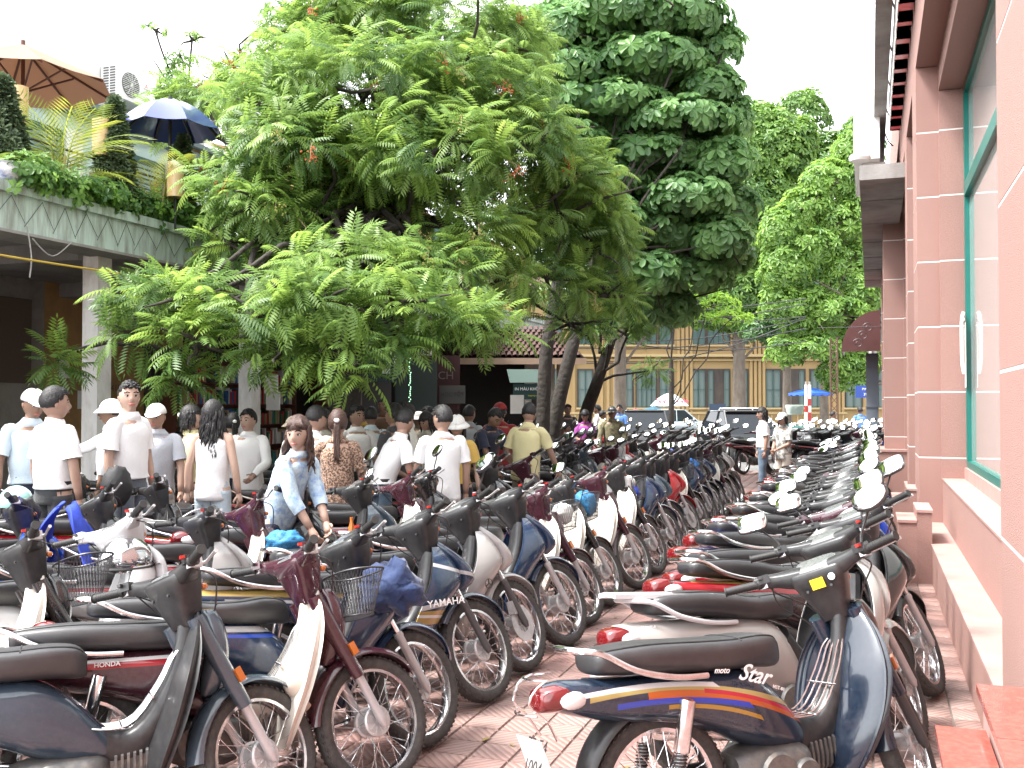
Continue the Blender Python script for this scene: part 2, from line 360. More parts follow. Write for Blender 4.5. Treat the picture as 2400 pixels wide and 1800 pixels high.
for a, b in ((10.05, 10.75), (12.55, 13.2)):       # cheek walls of the door steps
    RB(G().bbox((.24, a, 0), (.40, b, .56)), 'cheek_wall', m_pink); RB(G().bbox((.40, a - .01, 0), (.53, b + .05, .66)), 'cheek_wall', m_pink)
    RB(G().bbox((.23, a - .01, .56), (.405, b + .01, .585)), 'coping', m_pink2); RB(G().bbox((.395, a - .02, .66), (.54, b + .06, .685)), 'coping', m_pink2)
for x0, x1, y1, z in ((.21, .36, 3.72, .565), (.36, .53, 3.95, .66)):
    RB(G().bbox((x0 + .01, -1, 0), (x1, y1 - .02, z - .03)), 'cheek_wall', m_pink2)
    for k in range(5):
        e = y1 - k * .62; RB(G().bbox((x0 - .01, e - .615, z - .03), (x1 - .002, e, z)), 'coping', m_redgran)
g = G().bbox((.50, 4.8, 5.42), (1.2, 31, 6.3)); g.bbox((.73, 4.8, 5.13), (1.2, 31, 5.42)); g.bbox((.58, 4.8, 6.3), (1.2, 31, 9.0)); RB(g, 'lintel', m_pink)
RB(G().bbox((1.12, 13.0, 0.0), (1.3, 31, 6.0)), 'back_wall', mat('pink_shade', (0.36, 0.16, 0.14), .85))
# tall teal window in the first bay
wf = RB(G().bbox((.98, 4.8, .985), (1.06, 11.9, 1.06)), 'window', m_teal); put('frame_rail', G().bbox((.98, 4.8, 5.05), (1.06, 11.9, 5.13)).mesh('frame_rail', m_teal, 0), wf)
for y in (11.80, 8.35, 4.86): put('frame_post', G().bbox((.975, y - .06, 1.06), (1.065, y + .06, 5.05)).mesh('frame_post', m_teal, 0), wf)
put('transom', G().bbox((.968, 4.9, 3.92), (1.07, 11.78, 4.06)).mesh('transom', m_teal, 0), wf)
for a, b in ((4.92, 8.29), (8.41, 11.74)):
    for z0, z1 in ((1.06, 3.92), (4.06, 5.05)): put('pane', G().bbox((1.02, a, z0), (1.028, b, z1)).mesh('pane', mat('bank_glass', (0.45, 0.46, 0.45), 0.03, spec=0.6, coat=.5), 0), wf)
put('handle', G().tube([(.95, 11.72, 2.0), (.93, 11.70, 2.15), (.93, 11.70, 2.55), (.95, 11.72, 2.66)], .018, 8, 3).tube([(.94, 11.66, 2.58), (.94, 11.80, 2.58)], .018, 8).mesh('handle', m_wht), wf)
put('paper', G().bbox((.962, 11.66, 1.85), (.966, 11.78, 2.55)).mesh('paper', m_wht, 0), wf)
for y0, y1 in ((13.2, 14.8), (16, 19.3), (21.2, 26.2)):
    w = RB(G().bbox((1.04, y0, .98), (1.10, y1, 1.06)), 'window', m_teal); put('frame_rail', G().bbox((1.04, y0, 4.9), (1.10, y1, 5.0)).mesh('frame_rail', m_teal, 0), w)
    for y in (y0 + .05, (y0 + y1) / 2, y1 - .05): put('frame_post', G().bbox((1.035, y - .05, 1.06), (1.105, y + .05, 4.9)).mesh('frame_post', m_teal, 0), w)
    put('pane', G().bbox((1.07, y0, 1.06), (1.08, y1, 4.9)).mesh('pane', m_pane, 0), w)
cn = RB(G().bbox((-.13, 15.6, 5.0), (.52, 30, 5.22)), 'canopy', m_conc)
for k in range(6): put('seam', G().bbox((-.12, 17.2 + k * 2.2, 4.985), (.5, 17.25 + k * 2.2, 5.0)).mesh('seam', m_conc, 0), cn)
sg = thing('sign_box', 'long white sign box with a grey underside along the upper wall of the pink building', 'sign', (.19, 4, 6.6))
put('panel', G().bbox((-.09, -6, 0), (.10, 17.3, 1.4)).mesh('panel', m_wht, 0), sg)
put('underside', G().bbox((-.10, -6, -.05), (.10, 17.35, 0)).mesh('underside', m_conc, 0), sg)
g = G(); 
for k in range(12): g.tube([(.10, -2 + 1.6 * k, .1), (.16, -1.95 + 1.6 * k, -.05), (.24, -1.8 + 1.6 * k, -.10)], .012, 6, 2)
put('cable', g.mesh('cable', m_wht), sg)
# raised red channel letters, seen edge on
lt = thing('sign_letters', 'raised red letters with white edges running along the wall above the pink piers', 'sign', (.42, 5, 6.15))
m_redl2 = mat('letter_red', (0.80, 0.02, 0.05), 0.3, coat=0.5)
for k in range(26):
    w_ = random.uniform(.28, .42); y = -2.5 + k * .58
    L_ = put('letter', G().bbox((-.09, y, 0), (.07, y + w_, .10)).bbox((-.09, y, 0), (.07, y + .09, .55)).bbox((-.09, y, .26), (.07, y + w_ * .8, .34)).bbox((-.09, y + w_ - .09, 0), (.07, y + w_, .55 if k % 2 else .3)).mesh('letter', m_redl2, 0), lt)
    put('letter_edge', G().bbox((-.10, y - .01, -.012), (-.09, y + w_ + .01, .56)).mesh('letter_edge', m_wht, 0), L_)
sb = thing('corner_sign', 'white square sign box on the far corner of the concrete canopy', 'sign', (-.12, 19.5, 5.6))
put('panel', G().bbox((-.12, -1.6, .25), (.3, 1.6, 1.35)).mesh('panel', m_wht, 0), sb); put('panel', G().bbox((.02, -1.3, -.2), (.4, 1.2, .245)).mesh('panel', m_wht, 0), sb)
put('lamp', G().rev([(0, -.05), (.16, -.05), (.18, 0), (.16, .05), (0, .05)], (-.02, -1.9, .2), 16, axis='z').mesh('lamp', m_wht), sb)
tag(put('security_camera', G().box((-.06, 12.2, 7.55), (.16, .34, .14)).box((.03, 12.25, 7.68), (.26, .10, .06)).mesh('security_camera', mat('camera_grey', (.08, .08, .10), .4)), None), 'small dark security camera on a bracket high on the white sign box', 'camera')
# maroon half-dome awning
aw = thing('awning', 'maroon dome awning over a doorway at the far end of the pink building', 'awning', (.2, 28.6, 3.05))
m_aw = mat('awning_maroon', (0.085, 0.022, 0.02), 0.5, sheen=.3)
for k in range(5):
    P = []
    for i in range(9):
        a = rad(90 * i / 8); P.append([(-.95 * math.sin(a) * (1 if q else 1), -1.4 + (k + q) * .56, 1.05 * math.cos(a)) for q in (0, .97)])
    put('awning_panel', G().sheet([[(.05 + x, y, z) for x, y, z in r] for r in P], .012).mesh('awning_panel', m_aw), aw)
g = G()
for k in range(3):
    y = -1.55; c = (-.25 - .12 * k, y, .6 - .2 * k); g.tube([(c[0] + (.02 + .012 * t) * math.cos(t), y, c[2] + (.02 + .012 * t) * math.sin(t)) for t in np.linspace(0, 9, 30)], .008, 5)
g.tube([(-1.5, -1.55, .62), (.1, -1.55, .62)], .008, 5); put('scroll_bracket', g.mesh('scroll_bracket', m_wire), aw)
P = [[(.05 - .95 * math.sin(rad(90 * i / 8)) * q, -1.4, 1.05 * math.cos(rad(90 * i / 8)) * q) for q in (0.02, 1)] for i in range(9)]
put('end_panel', G().sheet(P, .01).mesh('end_panel', m_aw), aw)
dp = thing('drain_pipe', 'grey painted drain pipe box standing against the far end of the pink building', 'pipe', (.05, 29.5, 0))
put('pipe', G().bbox((-.16, -.15, 0), (.16, .15, 3.1)).mesh('pipe', mat('pipe_grey', (.16, .19, .23), .5), 0), dp)
for z in (.9, 1.6, 2.3, 3.0): put('collar', G().bbox((-.18, -.17, z), (.18, .17, z + .05)).mesh('collar', mat('pipe_grey', (.16, .19, .23), .5), 0), dp)
# ------------------------------------------------------------------ arcade on the left with the terrace above
m_stain = mat('stained_wall', (0.30, 0.28, 0.25), 0.9, noise=((0.14, 0.125, 0.11), 1.1, 0.9), bump=(20, 0.003))
m_ochre = mat('ochre_wall', (0.42, 0.25, 0.10), 0.9, noise=((0.22, 0.14, 0.07), 1.3, 0.8))
m_fascia = mat('fascia_mint', (0.50, 0.62, 0.58), 0.7, noise=((0.20, 0.20, 0.17), 5.0, 0.8, (1, 2.2, .30)), bump=(25, 0.003))
m_col = mat('column_white', (0.88, 0.87, 0.86), 0.75, noise=((0.45, 0.40, 0.34), 5, 0.55, (1, 1, .35)), bump=(40, 0.003))
m_dark = mat('dark_door', (0.035, 0.028, 0.025), 0.6, noise=((0.07, 0.05, 0.04), 3, .8, (1, 6, .3)))
ar = thing('arcade_building', 'old mint green arcade with a roof terrace and white columns on the left', 'building', (-8.5, 9.6, 0))
AR = lambda g, nm, m, sm=0, par=None: put(nm, g.mesh(nm, m, sm), par or ar, (8.5, -9.6, 0) if par is None else None)
AR(G().bbox((-12.6, 2, 3.62), (-8.42, 26, 3.86)), 'terrace_slab', m_conc)  # far end carried on behind the tree to keep the shop interior dark
fa = AR(G().bbox((-8.42, 2, 3.46), (-8.30, 26, 3.84)), 'fascia', m_fascia)
put('fascia_band', G().bbox((-8.42, 2, 3.84), (-8.25, 26, 3.95)).mesh('fascia_band', m_fascia, 0), fa)
put('drip_edge', G().bbox((-8.45, 2, 3.43), (-8.27, 26, 3.46)).mesh('drip_edge', m_conc, 0), fa)
g = G()      # zigzag wire stretched over the fascia
y = 4.2; up = 1
while y < 17:
    y2 = y + random.uniform(.14, .24); g.tube([(-8.285, y, 3.82 if up else 3.50 + random.uniform(0, .08)), (-8.28, y2, 3.50 + random.uniform(0, .1) if up else 3.82)], .0035, 4, cap=False); y = y2; up = 1 - up
put('zigzag_wire', g.mesh('zigzag_wire', m_wire), fa)
for y in (2.9 + 3.2 * .0, 6.3, 9.6, 12.75, 15.9, 19.0, 22.2):
    if y < 4: continue
    AR(G().bbox((-8.90, y - .115, .15), (-8.67, y + .115, 3.62)), 'column', m_col)
AR(G().bbox((-8.8, 4, 3.44), (-8.5, 26, 3.62)).bbox((-12.6, 9.4, 3.4), (-8.9, 9.8, 3.62)).bbox((-12.6, 12.6, 3.4), (-8.9, 12.95, 3.62)), 'beam', m_conc)
AR(G().bbox((-12.9, 2, 0), (-12.3, 12.3, 3.62)), 'arcade_wall', m_stain); AR(G().bbox((-12.9, 12.3, 0), (-12.3, 16.2, 3.62)), 'arcade_wall', m_ochre)
AR(G().bbox((-12.9, 16.2, 0), (-12.3, 26, 3.62)), 'arcade_wall', mat('shop_shade', (.03, .027, .024), .9))  # near-black colour paints the shops' deep shade onto this stretch of wall
AR(G().bbox((-12.28, 8.95, .15), (-12.24, 10.55, 2.55)), 'door', m_dark); AR(G().bbox((-12.29, 9.5, 2.9), (-12.25, 9.95, 3.2)), 'vent', m_dark)
AR(G().bbox((-12.29, 11.4, 2.0), (-12.25, 12.0, 3.3)), 'shutter', mat('shutter_brown', (.10, .07, .05), .7))
w = AR(G().bbox((-12.29, 14.6, 1.1), (-12.26, 15.9, 2.7)), 'window', m_dark)
for k in range(9): put('bar', G().tube([(-12.24, 14.7 + k * .14, 1.1), (-12.24, 14.7 + k * .14, 2.7)], .012, 5).mesh('bar', m_wire), w)
for y, z in ((11.1, 1.9), (13.0, 1.6), (12.6, 2.1)): tag(put('notice', G().bbox((-12.285, y, z), (-12.278, y + .22, z + .3)).mesh('notice', m_wht, 0)), {11.1: 'white paper notice pasted on the grey arcade wall beside the column', 13.0: 'pale paper notice low on the ochre arcade wall', 12.6: 'small pale notice high on the ochre arcade wall'}[y], 'notice')
tag(put('phone_number_stencil', text_mesh('0903 415', .16, mat('stencil', (.12, .09, .07), .9), .0005), M=frame((0, -1, 0), (0, 0, 1), (-12.285, 13.7, 1.95)) @ Matrix.Rotation(math.pi, 4, 'Y')), 'faded stencilled number on the ochre arcade wall', 'lettering')
struct(put('arcade_floor', G().bbox((-12.3, 2, -.02), (-8.3, 26, .15)).mesh('arcade_floor', m_conc, 0)))
tag(put('yellow_wire', G().tube([(-8.2, 4.4, 3.30), (-8.15, 7.0, 3.16), (-8.1, 9.7, 3.18), (-8.1, 12.6, 3.22), (-8.2, 16, 3.4)], .012, 5, 6).mesh('yellow_wire', mat('wire_yellow', (.55, .38, .06), .5))), 'thin yellow wire strung under the edge of the terrace', 'wire')
tag(put('hanging_wire', G().tube([(-8.24, 8.0, 3.52), (-8.2, 8.02, 3.2), (-8.18, 7.98, 2.98)], .008, 5, 4).tube([(-8.22, 8.05, 3.4), (-8.2, 8.3, 3.25), (-8.22, 8.6, 3.45)], .007, 5, 5).mesh('hanging_wire', m_conc)), 'short grey wire dangling from the fascia left of the white column', 'wire')
tag(put('hanging_bag', G().loft([(-12.1, 9.4, 1.45, .03, .05, .05, 3), (-12.08, 9.4, 1.65, .06, .22, .22, 4), (-12.1, 9.4, 1.98, .02, .2, .2, 4)], 12, 3, axis='z').mesh('hanging_bag', mat('bag_grey', (.13, .14, .17), .7), 60)), 'grey cloth bag hanging on the dark arcade door', 'bag')
# upper storey
m_mint = mat('mint_wall', (0.55, 0.68, 0.66), 0.8, noise=((0.45, 0.56, 0.54), 2, 0.5)); m_crm = mat('cream_wall', (0.74, 0.70, 0.62), 0.8, noise=((0.6, 0.56, 0.48), 1.5, 0.5))
AR(G().bbox((-12.8, 3, 3.86), (-12.0, 16.8, 6.3)), 'upper_wall', m_mint)
AR(G().bbox((-12.9, 3, 6.3), (-11.85, 16.9, 6.4)).bbox((-12.9, 3, 6.46), (-11.75, 16.9, 6.54)), 'cornice', mat('slate', (.12, .16, .17), .7))
AR(G().bbox((-12.9, 3, 6.4), (-11.9, 16.9, 6.46)), 'gutter', mat('gutter_ochre', (.45, .27, .06), .7))
AR(G().bbox((-13.2, 3, 6.54), (-12.25, 14.5, 8.1)), 'attic_wall', m_wht); AR(G().bbox((-13.2, 14.5, 6.54), (-12.3, 16.3, 7.0)), 'attic_wall', m_crm)
me_rt = None
if 0: me_rt = G().rev([(0.05, -.11), (.055, .11)], (0, 0, 0), 7, axis='x').mesh('roof_tile', mat('clay_tile', (.5, .36, .24), .8))
for k in range(0): put('roof_tile', me_rt, ar, (-12.2 + 8.5, 3.5 + k * .24 - 9.6, 7.25))

for y0 in (11.2, 13.6):
    w = AR(G().bbox((-12.0, y0, 3.95), (-11.96, y0 + 1.1, 6.0)), 'window', mat('shutter_green', (.03, .09, .08), .6))
    for k in range(22): put('louvre', G().box((-11.94, y0 + .55, 4.05 + k * .085), (.012, .9, .05), M=Matrix.Rotation(.5, 4, 'Y')).mesh('louvre', mat('louvre_pale', (.35, .48, .47), .5), 0), w)
    AR(G().bbox((-11.97, y0 + 1.14, 3.9), (-11.93, y0 + 1.5, 6.05)), 'pilaster', m_wht)
rl = AR(G().tube([(-8.75, 6, 4.62), (-8.75, 20, 4.62)], .014, 6).tube([(-8.75, 6, 4.3), (-8.75, 20, 4.3)], .010, 6), 'railing', m_wire)
for k in range(24): put('post', G().tube([(-8.75, 6 + k * .6, 3.86), (-8.75, 6 + k * .6, 4.66)], .012, 6).mesh('post', m_wire), rl)
ac = thing('air_conditioner', 'white air conditioning unit with a round fan grille on brackets high on the white wall', 'air conditioner', (-12.0, 13.8, 6.85))
put('casing', G().bbox((-.22, -.40, 0), (.14, .40, .56)).mesh('casing', m_wht, 0), ac)
fg = put('fan_grille', G().rev([(.02, .15), (.21, .15), (.215, .14)], (0, -.10, .28), 24, axis='x').mesh('fan_grille', mat('fan_dark', (.12, .12, .12), .6), 0), ac)
g = G()
for k in range(13):
    z = .08 + k * .033; h_ = math.sqrt(max(0, .215 ** 2 - (z - .28) ** 2)); g.tube([(.165, -.10 - h_, z), (.165, -.10 + h_, z)], .0055, 4)
for k in range(12): a = k * math.pi / 6; g.tube([(.17, -.10, .28), (.17, -.10 + .215 * math.cos(a), .28 + .215 * math.sin(a))], .004, 4)
put('grille_bars', g.mesh('grille_bars', m_wht), fg)
for k in range(11):
    for j in range(2): put('side_slot', G().bbox((-.17 + j * .14, -.405, .05 + k * .045), (-.06 + j * .14, -.398, .075 + k * .045)).mesh('side_slot', mat('fan_dark', (.12, .12, .12), .6), 0), ac)
g = G(); 
for a in (90, 210, 330):
    c = np.array((.142, .29, .37)); r = .034; d = np.array((0, math.cos(rad(a)), math.sin(rad(a)))); n_ = np.array((0, -d[2], d[1]))
    g.add([c, c + d * r * .6 + n_ * r * .33, c + d * r * 1.2, c + d * r * .6 - n_ * r * .33], [(0, 1, 2, 3)])
put('emblem', g.mesh('emblem', mat('emblem_red', (.7, .03, .03), .5), 0), ac)
put('lettering', text_mesh('MITSUBISHI', .028, mat('letter_grey', (.25, .1, .1), .5), .0004), ac, M=frame((0, 1, 0), (0, 0, 1), (.143, .29, .315)))
for y in (-.3, .3): put('bracket', G().tube([(-.24, y, -.25), (-.24, y, -.02), (.16, y, -.02), (-.24, y, -.25)], .014, 5).mesh('bracket', m_wht), ac)
# terrace parasols
def parasol(name, label, loc, R, h, drop, n, mt, mp, ribs=True, strut=True, scallop=0, depth=0):
    t = thing(name, label, 'umbrella', loc); m_ = 8; base = loc[2]
    for k in range(n):
        a0, a1 = 2 * math.pi * k / n + .2, 2 * math.pi * (k + 1) / n + .2; P = []
        for i in range(m_ + 1):
            q = i / m_; row = []
            for j in range(5):
                a = a0 + (a1 - a0) * j / 4; chord = math.cos((a1 - a0) / 2) / math.cos(a - (a0 + a1) / 2)
                row.append((R * q * chord * math.cos(a), R * q * chord * math.sin(a), h - drop * q ** (1.0 + depth) - .03 * q * math.sin(math.pi * j / 4) * (1 - q * .3)))
            P.append(row)
        put('canopy_panel', G().sheet(P, .006).mesh('canopy_panel', mt[k % len(mt)], 60), t)
        if scallop:
            P = [[(R * math.cos(a0 + (a1 - a0) * j / 6), R * math.sin(a0 + (a1 - a0) * j / 6), h - drop - q * (scallop * (.6 + .4 * abs(math.sin(j * math.pi / 3))))) for q in (0, 1)] for j in range(7)]
            put('valance', G().sheet(P, .005).mesh('valance', mt[k % len(mt)], 60), t)
        if ribs:
            e = (R * math.cos(a0), R * math.sin(a0)); zf = lambda q: h - drop * q ** (1.0 + depth) - .03
            rb_ = put('rib', G().tube([(e[0] * q, e[1] * q, zf(q)) for q in np.linspace(0.02, .99, 7)], .016, 5).mesh('rib', mp), t)
            if strut: put('strut', G().tube([(0, 0, h - drop * 1.0 - .12), (e[0] * .55, e[1] * .55, zf(.55) - .02)], .013, 5).mesh('strut', mp), rb_)
    put('pole', G().tube([(0, 0, 0), (0, 0, h + .05)], .024, 8).mesh('pole', mp), t)
    return t
m_wood = mat('umbrella_wood', (0.11, 0.035, 0.02), 0.5)
m_tan = mat('canvas_tan', (0.44, 0.32, 0.24), 0.85, bump=(400, .0006))
nt = m_tan.node_tree; tr = nt.nodes.new('ShaderNodeBsdfTranslucent'); tr.inputs[0].default_value = (.42, .27, .18, 1); mx = nt.nodes.new('ShaderNodeMixShader'); mx.inputs[0].default_value = .45
nt.links.new(nt.nodes['Principled BSDF'].outputs[0], mx.inputs[1]); nt.links.new(tr.outputs[0], mx.inputs[2]); nt.links.new(mx.outputs[0], nt.nodes['Material Output'].inputs[0])
p = at(46, 12.6, 3.86); parasol('parasol', 'large tan canvas parasol with dark wooden ribs standing on the roof terrace', p, 1.10, 2.40, .50, 8, [m_tan], m_wood)
m_navy = mat('umbrella_navy', (0.015, 0.035, 0.20), 0.30, coat=1.0)
p = at(394, 12.9, 3.86); parasol('blue_umbrella', 'navy blue umbrella with a sheen standing on the roof terrace left of the tree', p, .66, 1.78, .40, 8, [m_navy], m_wire, depth=.9, strut=False)
m_gold = mat('lamp_gold', (0.60, 0.40, 0.18), 0.3, coat=.3, noise=((.72, .6, .42), 4, .5))
for u, v, w_, l_ in ((37, 245, 12.3, 'brass drum lantern on a post below the tan parasol'), (232, 320, 12.8, 'brass drum lantern on a post right of the big palm'), (408, 420, 13.4, 'brass drum lantern half hidden below the blue umbrella')):
    p = at(u, w_ - .9, hgt(v, w_ - .9)); t = thing('lantern', l_, 'lantern', (p.x, p.y, 3.86), 0, 'brass lanterns on the terrace')
    z = p.z - 3.86
    put('shade', G().rev([(0, -.22), (.105, -.22), (.105, .22), (0, .22)], (0, 0, z), 24, axis='z').mesh('shade', m_gold), t); put('post', G().tube([(0, 0, 0), (0, 0, z - .2)], .015, 6).mesh('post', m_wire), t)
tb = thing('terrace_table', 'dark round cafe table behind the railing of the terrace', 'table', (-9.7, 9.3, 3.86))
put('table_top', G().rev([(0, .70), (.42, .70), (.42, .73), (0, .73)], (0, 0, 0), 20, axis='z').mesh('table_top', m_wood), tb); put('leg', G().tube([(0, 0, 0), (0, 0, .7)], .03, 8).mesh('leg', m_wood), tb)
def chair(x, y, rz, lab):
    t = thing('wooden_chair', lab, 'chair', (x, y, 3.86), rz, 'terrace chairs'); put('seat', G().bbox((-.2, -.2, .43), (.2, .2, .46)).mesh('seat', m_wood, 0), t)
    put('backrest', G().bbox((-.2, -.2, .46), (-.17, .2, .9)).mesh('backrest', mat('chair_cane', (.4, .2, .12), .6), 0), t)
    for a in (-.18, .18):
        for b in (-.18, .18): put('leg', G().bbox((a - .015, b - .015, 0), (a + .015, b + .015, .43)).mesh('leg', m_wood, 0), t)
chair(-9.6, 8.6, 2.0, 'wooden chair with a cane back on the terrace left of the big palm'); chair(-9.5, 10.4, -1.2, 'wooden chair on the terrace right of the big palm')
# yellow upper storey beyond the arcade, behind the feathery tree
m_yel = mat('yellow_wall', (0.50, 0.34, 0.13), 0.85, noise=((0.36, 0.24, 0.10), .8, 0.7, (1, 1, .35)), bump=(20, .003))
yh = thing('yellow_house', 'yellow two storey house behind the feathery tree', 'building', (-12.6, 25, 0))
put('wall', G().bbox((-1, -4.5, 3.86), (.1, 10, 7.4)).mesh('wall', m_yel, 0), yh); put('wall', G().bbox((-1, 4, 0), (.0, 10, 3.8)).mesh('wall', m_yel, 0), yh)
put('roof', G().add([(-3, -4.7, 8.2), (-3, 10.5, 8.2), (.3, 10.5, 7.35), (.3, -4.7, 7.35)], [(0, 1, 2, 3), (3, 2, 1, 0)]).mesh('roof', mat('clay_tile', (.5, .36, .24), .8), 0), yh)
for k in range(4):
    w = put('window', G().bbox((.1, -3.6 + k * 3.2, 4.7), (.14, -2.4 + k * 3.2, 7.2)).mesh('window', m_dark, 0), yh); put('shutter', G().bbox((.14, -3.9 + k * 3.2, 4.7), (.18, -3.3 + k * 3.2, 7.2)).mesh('shutter', mat('shutter_green', (.03, .09, .08), .6), 0), w)
# ------------------------------------------------------------------ shop fronts under the arcade
def shop_shelf(y0, y1, z1, lab, seed):
    r = random.Random(seed); t = thing('book_shelf', lab, 'shelf', (-12.0, (y0 + y1) / 2, .15), 0, 'book shelves of the shops'); w = y1 - y0
    put('shelf_frame', G().bbox((-.2, -w / 2, 0), (-.17, w / 2, z1)).bbox((-.2, -w / 2 - .04, 0), (.1, -w / 2, z1)).bbox((-.2, w / 2, 0), (.1, w / 2 + .04, z1)).mesh('shelf_frame', m_wood, 0), t)
    for k in range(5): put('shelf_board', G().bbox((-.17, -w / 2, .25 + k * .42), (.08, w / 2, .27 + k * .42)).mesh('shelf_board', m_wood, 0), t)
    cols = [mat('book_' + n, c, .6) for n, c in (('white', (.75, .75, .72)), ('red', (.5, .04, .04)), ('blue', (.05, .15, .4)), ('tan', (.45, .33, .2)), ('black', (.04, .04, .04)), ('green', (.05, .25, .12)))]
    gs = G()
    for k in range(5):
        y = -w / 2 + .03
        while y < w / 2 - .06:
            th = r.uniform(.02, .07); 
            if r.random() < .85: gs.bbox((-.14, y, .27 + k * .42), (r.uniform(.0, .05), y + th - .003, .27 + k * .42 + r.uniform(.2, .34)), mi=r.randrange(6))
            y += th
    stuff(put('books', gs.mesh('books', cols, 0), t))
shop_shelf(15.0, 17.2, 2.4, 'tall shelf packed with books behind the second column', 1); shop_shelf(17.6, 19.0, 2.3, 'narrow book shelf in the dark shop behind the tree trunk', 2); shop_shelf(20.2, 22, 2.2, 'low lit book shelf at the far end of the shops', 3)
def panel(name, lab, cat, p, w, h, m, txt=(), rz=0.0, group=None, back=.03):
    t = thing(name, lab, cat, p, rz, group)          # faces local +X
    put('board', G().bbox((-back, -w / 2, -h / 2), (0, w / 2, h / 2)).mesh('board', m, 0), t)
    for s_, sz, mm, dy, dz in txt: put('lettering', text_mesh(s_, sz, mm, .002), t, M=frame((0, 1, 0), (0, 0, 1), (.004, dy, dz)))
    return t
m_lw = mat('letter_white', (.8, .8, .78), .6); m_grn = mat('sign_green_shade', (.006, .035, .033), .6); m_ly = mat('letter_yellow', (.5, .45, .05), .6)  # sign green darkened to put the shop-front shade into its colour
p = at(1240, 20.6, hgt(918, 20.6)); panel('shop_sign', 'shade-darkened green shop sign reading IN MAU KHO A in white under an awning', 'sign', (p.x, p.y, p.z), .66, .32, m_grn, [('IN MÀU KHỔ A', .085, m_lw, -.01, .05), ('PHOTO COPY', .045, m_ly, .12, -.09)], TH - math.pi / 2 + .1)
t = thing('shop_awning', 'faded green cloth awning above the green shop sign', 'awning', (p.x, p.y, p.z + .18), TH - math.pi / 2 + .1)
put('cloth', G().sheet([[(.02 - .7 * q, -.4 + .8 * j / 6, .30 * q) for j in range(7)] for q in (0, .5, 1)], .01).mesh('cloth', mat('awning_green', (.035, .065, .055), .8)), t)
p = at(905, 17.2, hgt(862, 17.2)); panel('shop_sign', 'dark shop sign with a white number panel hanging in the leaves', 'sign', tuple(p), .7, .5, mat('sign_dark', (.02, .04, .05), .6), [('LÝ', .2, m_lw, .1, .1)], TH - math.pi / 2)
p = at(905, 17.0, hgt(862, 17.0)); panel('price_board', 'small white board with printed lines hung beside the dark shop sign', 'sign', tuple(p), .13, .2, m_wht, [('8\n-\n=', .05, m_wire, 0, 0)], TH - math.pi / 2)
p = at(975, 19, hgt(990, 19)); panel('shop_door', 'pale green shop door in the shade behind the crowd', 'door', tuple(p), .8, 2.4, mat('door_mint_shade', (.035, .05, .047), .7), [], TH - math.pi / 2)  # mint darkened: the arcade shade is painted into the door colour
p = at(1030, 19.5, hgt(905, 19.5)); panel('red_poster', 'shade-darkened red poster on the shop front behind the light string', 'poster', tuple(p), .8, 1.2, mat('poster_red_shade', (.035, .006, .008), .6), [('SÁCH', .22, mat('dim_white', (.12, .10, .10), .6), 0, .2)], TH - math.pi / 2)  # deep shade put into the poster red and its dimmed lettering
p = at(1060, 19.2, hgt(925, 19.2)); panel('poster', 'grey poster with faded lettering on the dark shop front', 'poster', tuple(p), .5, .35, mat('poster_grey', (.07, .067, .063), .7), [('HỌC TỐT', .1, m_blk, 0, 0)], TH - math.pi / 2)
for u, v, l_ in ((635, 900, 'white price list taped to the shop post left of the book shelf'), (640, 940, 'lower white sheet taped to the shop post'), (1212, 948, 'white paper sheet pinned below the green sign')):
    p = at(u, 16, hgt(v, 16)); panel('notice', l_, 'notice', tuple(p), .22, .3, m_wht, [], TH - math.pi / 2)
gl = G(); p = at(961, 15.5)
for k in range(46): gl.ell((p.x + random.uniform(-.02, .02), p.y, 2.55 - k * .032), (.008, .008, .011), 5, 4)
me = gl.mesh('light_string', mat('light_green', (.3, .9, .5), .4))
nt_ = me.materials[0].node_tree.nodes['Principled BSDF']; nt_.inputs['Emission Color'].default_value = (.5, 1, .6, 1); nt_.inputs['Emission Strength'].default_value = .5
tag(put('light_string', me), 'string of tiny pale green lights hanging in the dark shop front', 'lights')
# kiosk with a clay tile roof
kk = thing('tiled_kiosk', 'low kiosk with a rusty clay tile roof and cream walls behind the dark leaning trunks', 'building', at(1175, 23.2), TH)
put('wall', G().bbox((.55, 0, 0), (1.25, 1.6, 2.7)).mesh('wall', m_crm, 0), kk); put('wall', G().bbox((-2.6, .3, 0), (.54, 1.6, 2.7)).mesh('wall', mat('shop_shade', (.03, .027, .024), .9), 0), kk)  # left wall is near black: deep shade painted as its colour
put('post', G().tube([(1.32, -.5, 0), (1.32, -.5, 2.75)], .055, 8).mesh('post', mat('post_rust', (.42, .30, .22), .7)), kk)
rf = put('roof', G().add([(-2.9, -.8, 2.72), (1.9, -.8, 2.72), (1.3, .9, 3.5), (-2.9, .9, 3.5), (1.9, 2, 2.72), (-2.9, 2, 2.72)], [(0, 1, 2, 3), (1, 4, 2), (3, 2, 4, 5), (3, 2, 1, 0)]).mesh('roof', mat('tile_rust', (.07, .03, .024), .8), 0), kk)
g = G()
for r_ in range(9):
    for k in range(36):
        q = r_ / 9; x = -2.8 + k * .13 + (r_ % 2) * .06
        if x < 1.85 - .6 * q: g.tube([(x, -.82 + 1.7 * q, 2.75 + .78 * q), (x, -.82 + 1.7 * (q + .13), 2.75 + .78 * (q + .12))], [.068, .058], 5, cap=False)
stuff(put('roof_tiles', g.mesh('roof_tiles', mat('tile_rust', (.07, .03, .024), .8, noise=((.13, .08, .06), 3, .8))), rf))
put('fascia_board', G().bbox((-2.9, -.84, 2.58), (1.92, -.80, 2.72)).mesh('fascia_board', mat('post_rust', (.42, .30, .22), .7), 0), kk)
put('window', G().bbox((.7, -.03, 1.1), (1.05, -.005, 2.0)).mesh('window', m_dark, 0), kk)
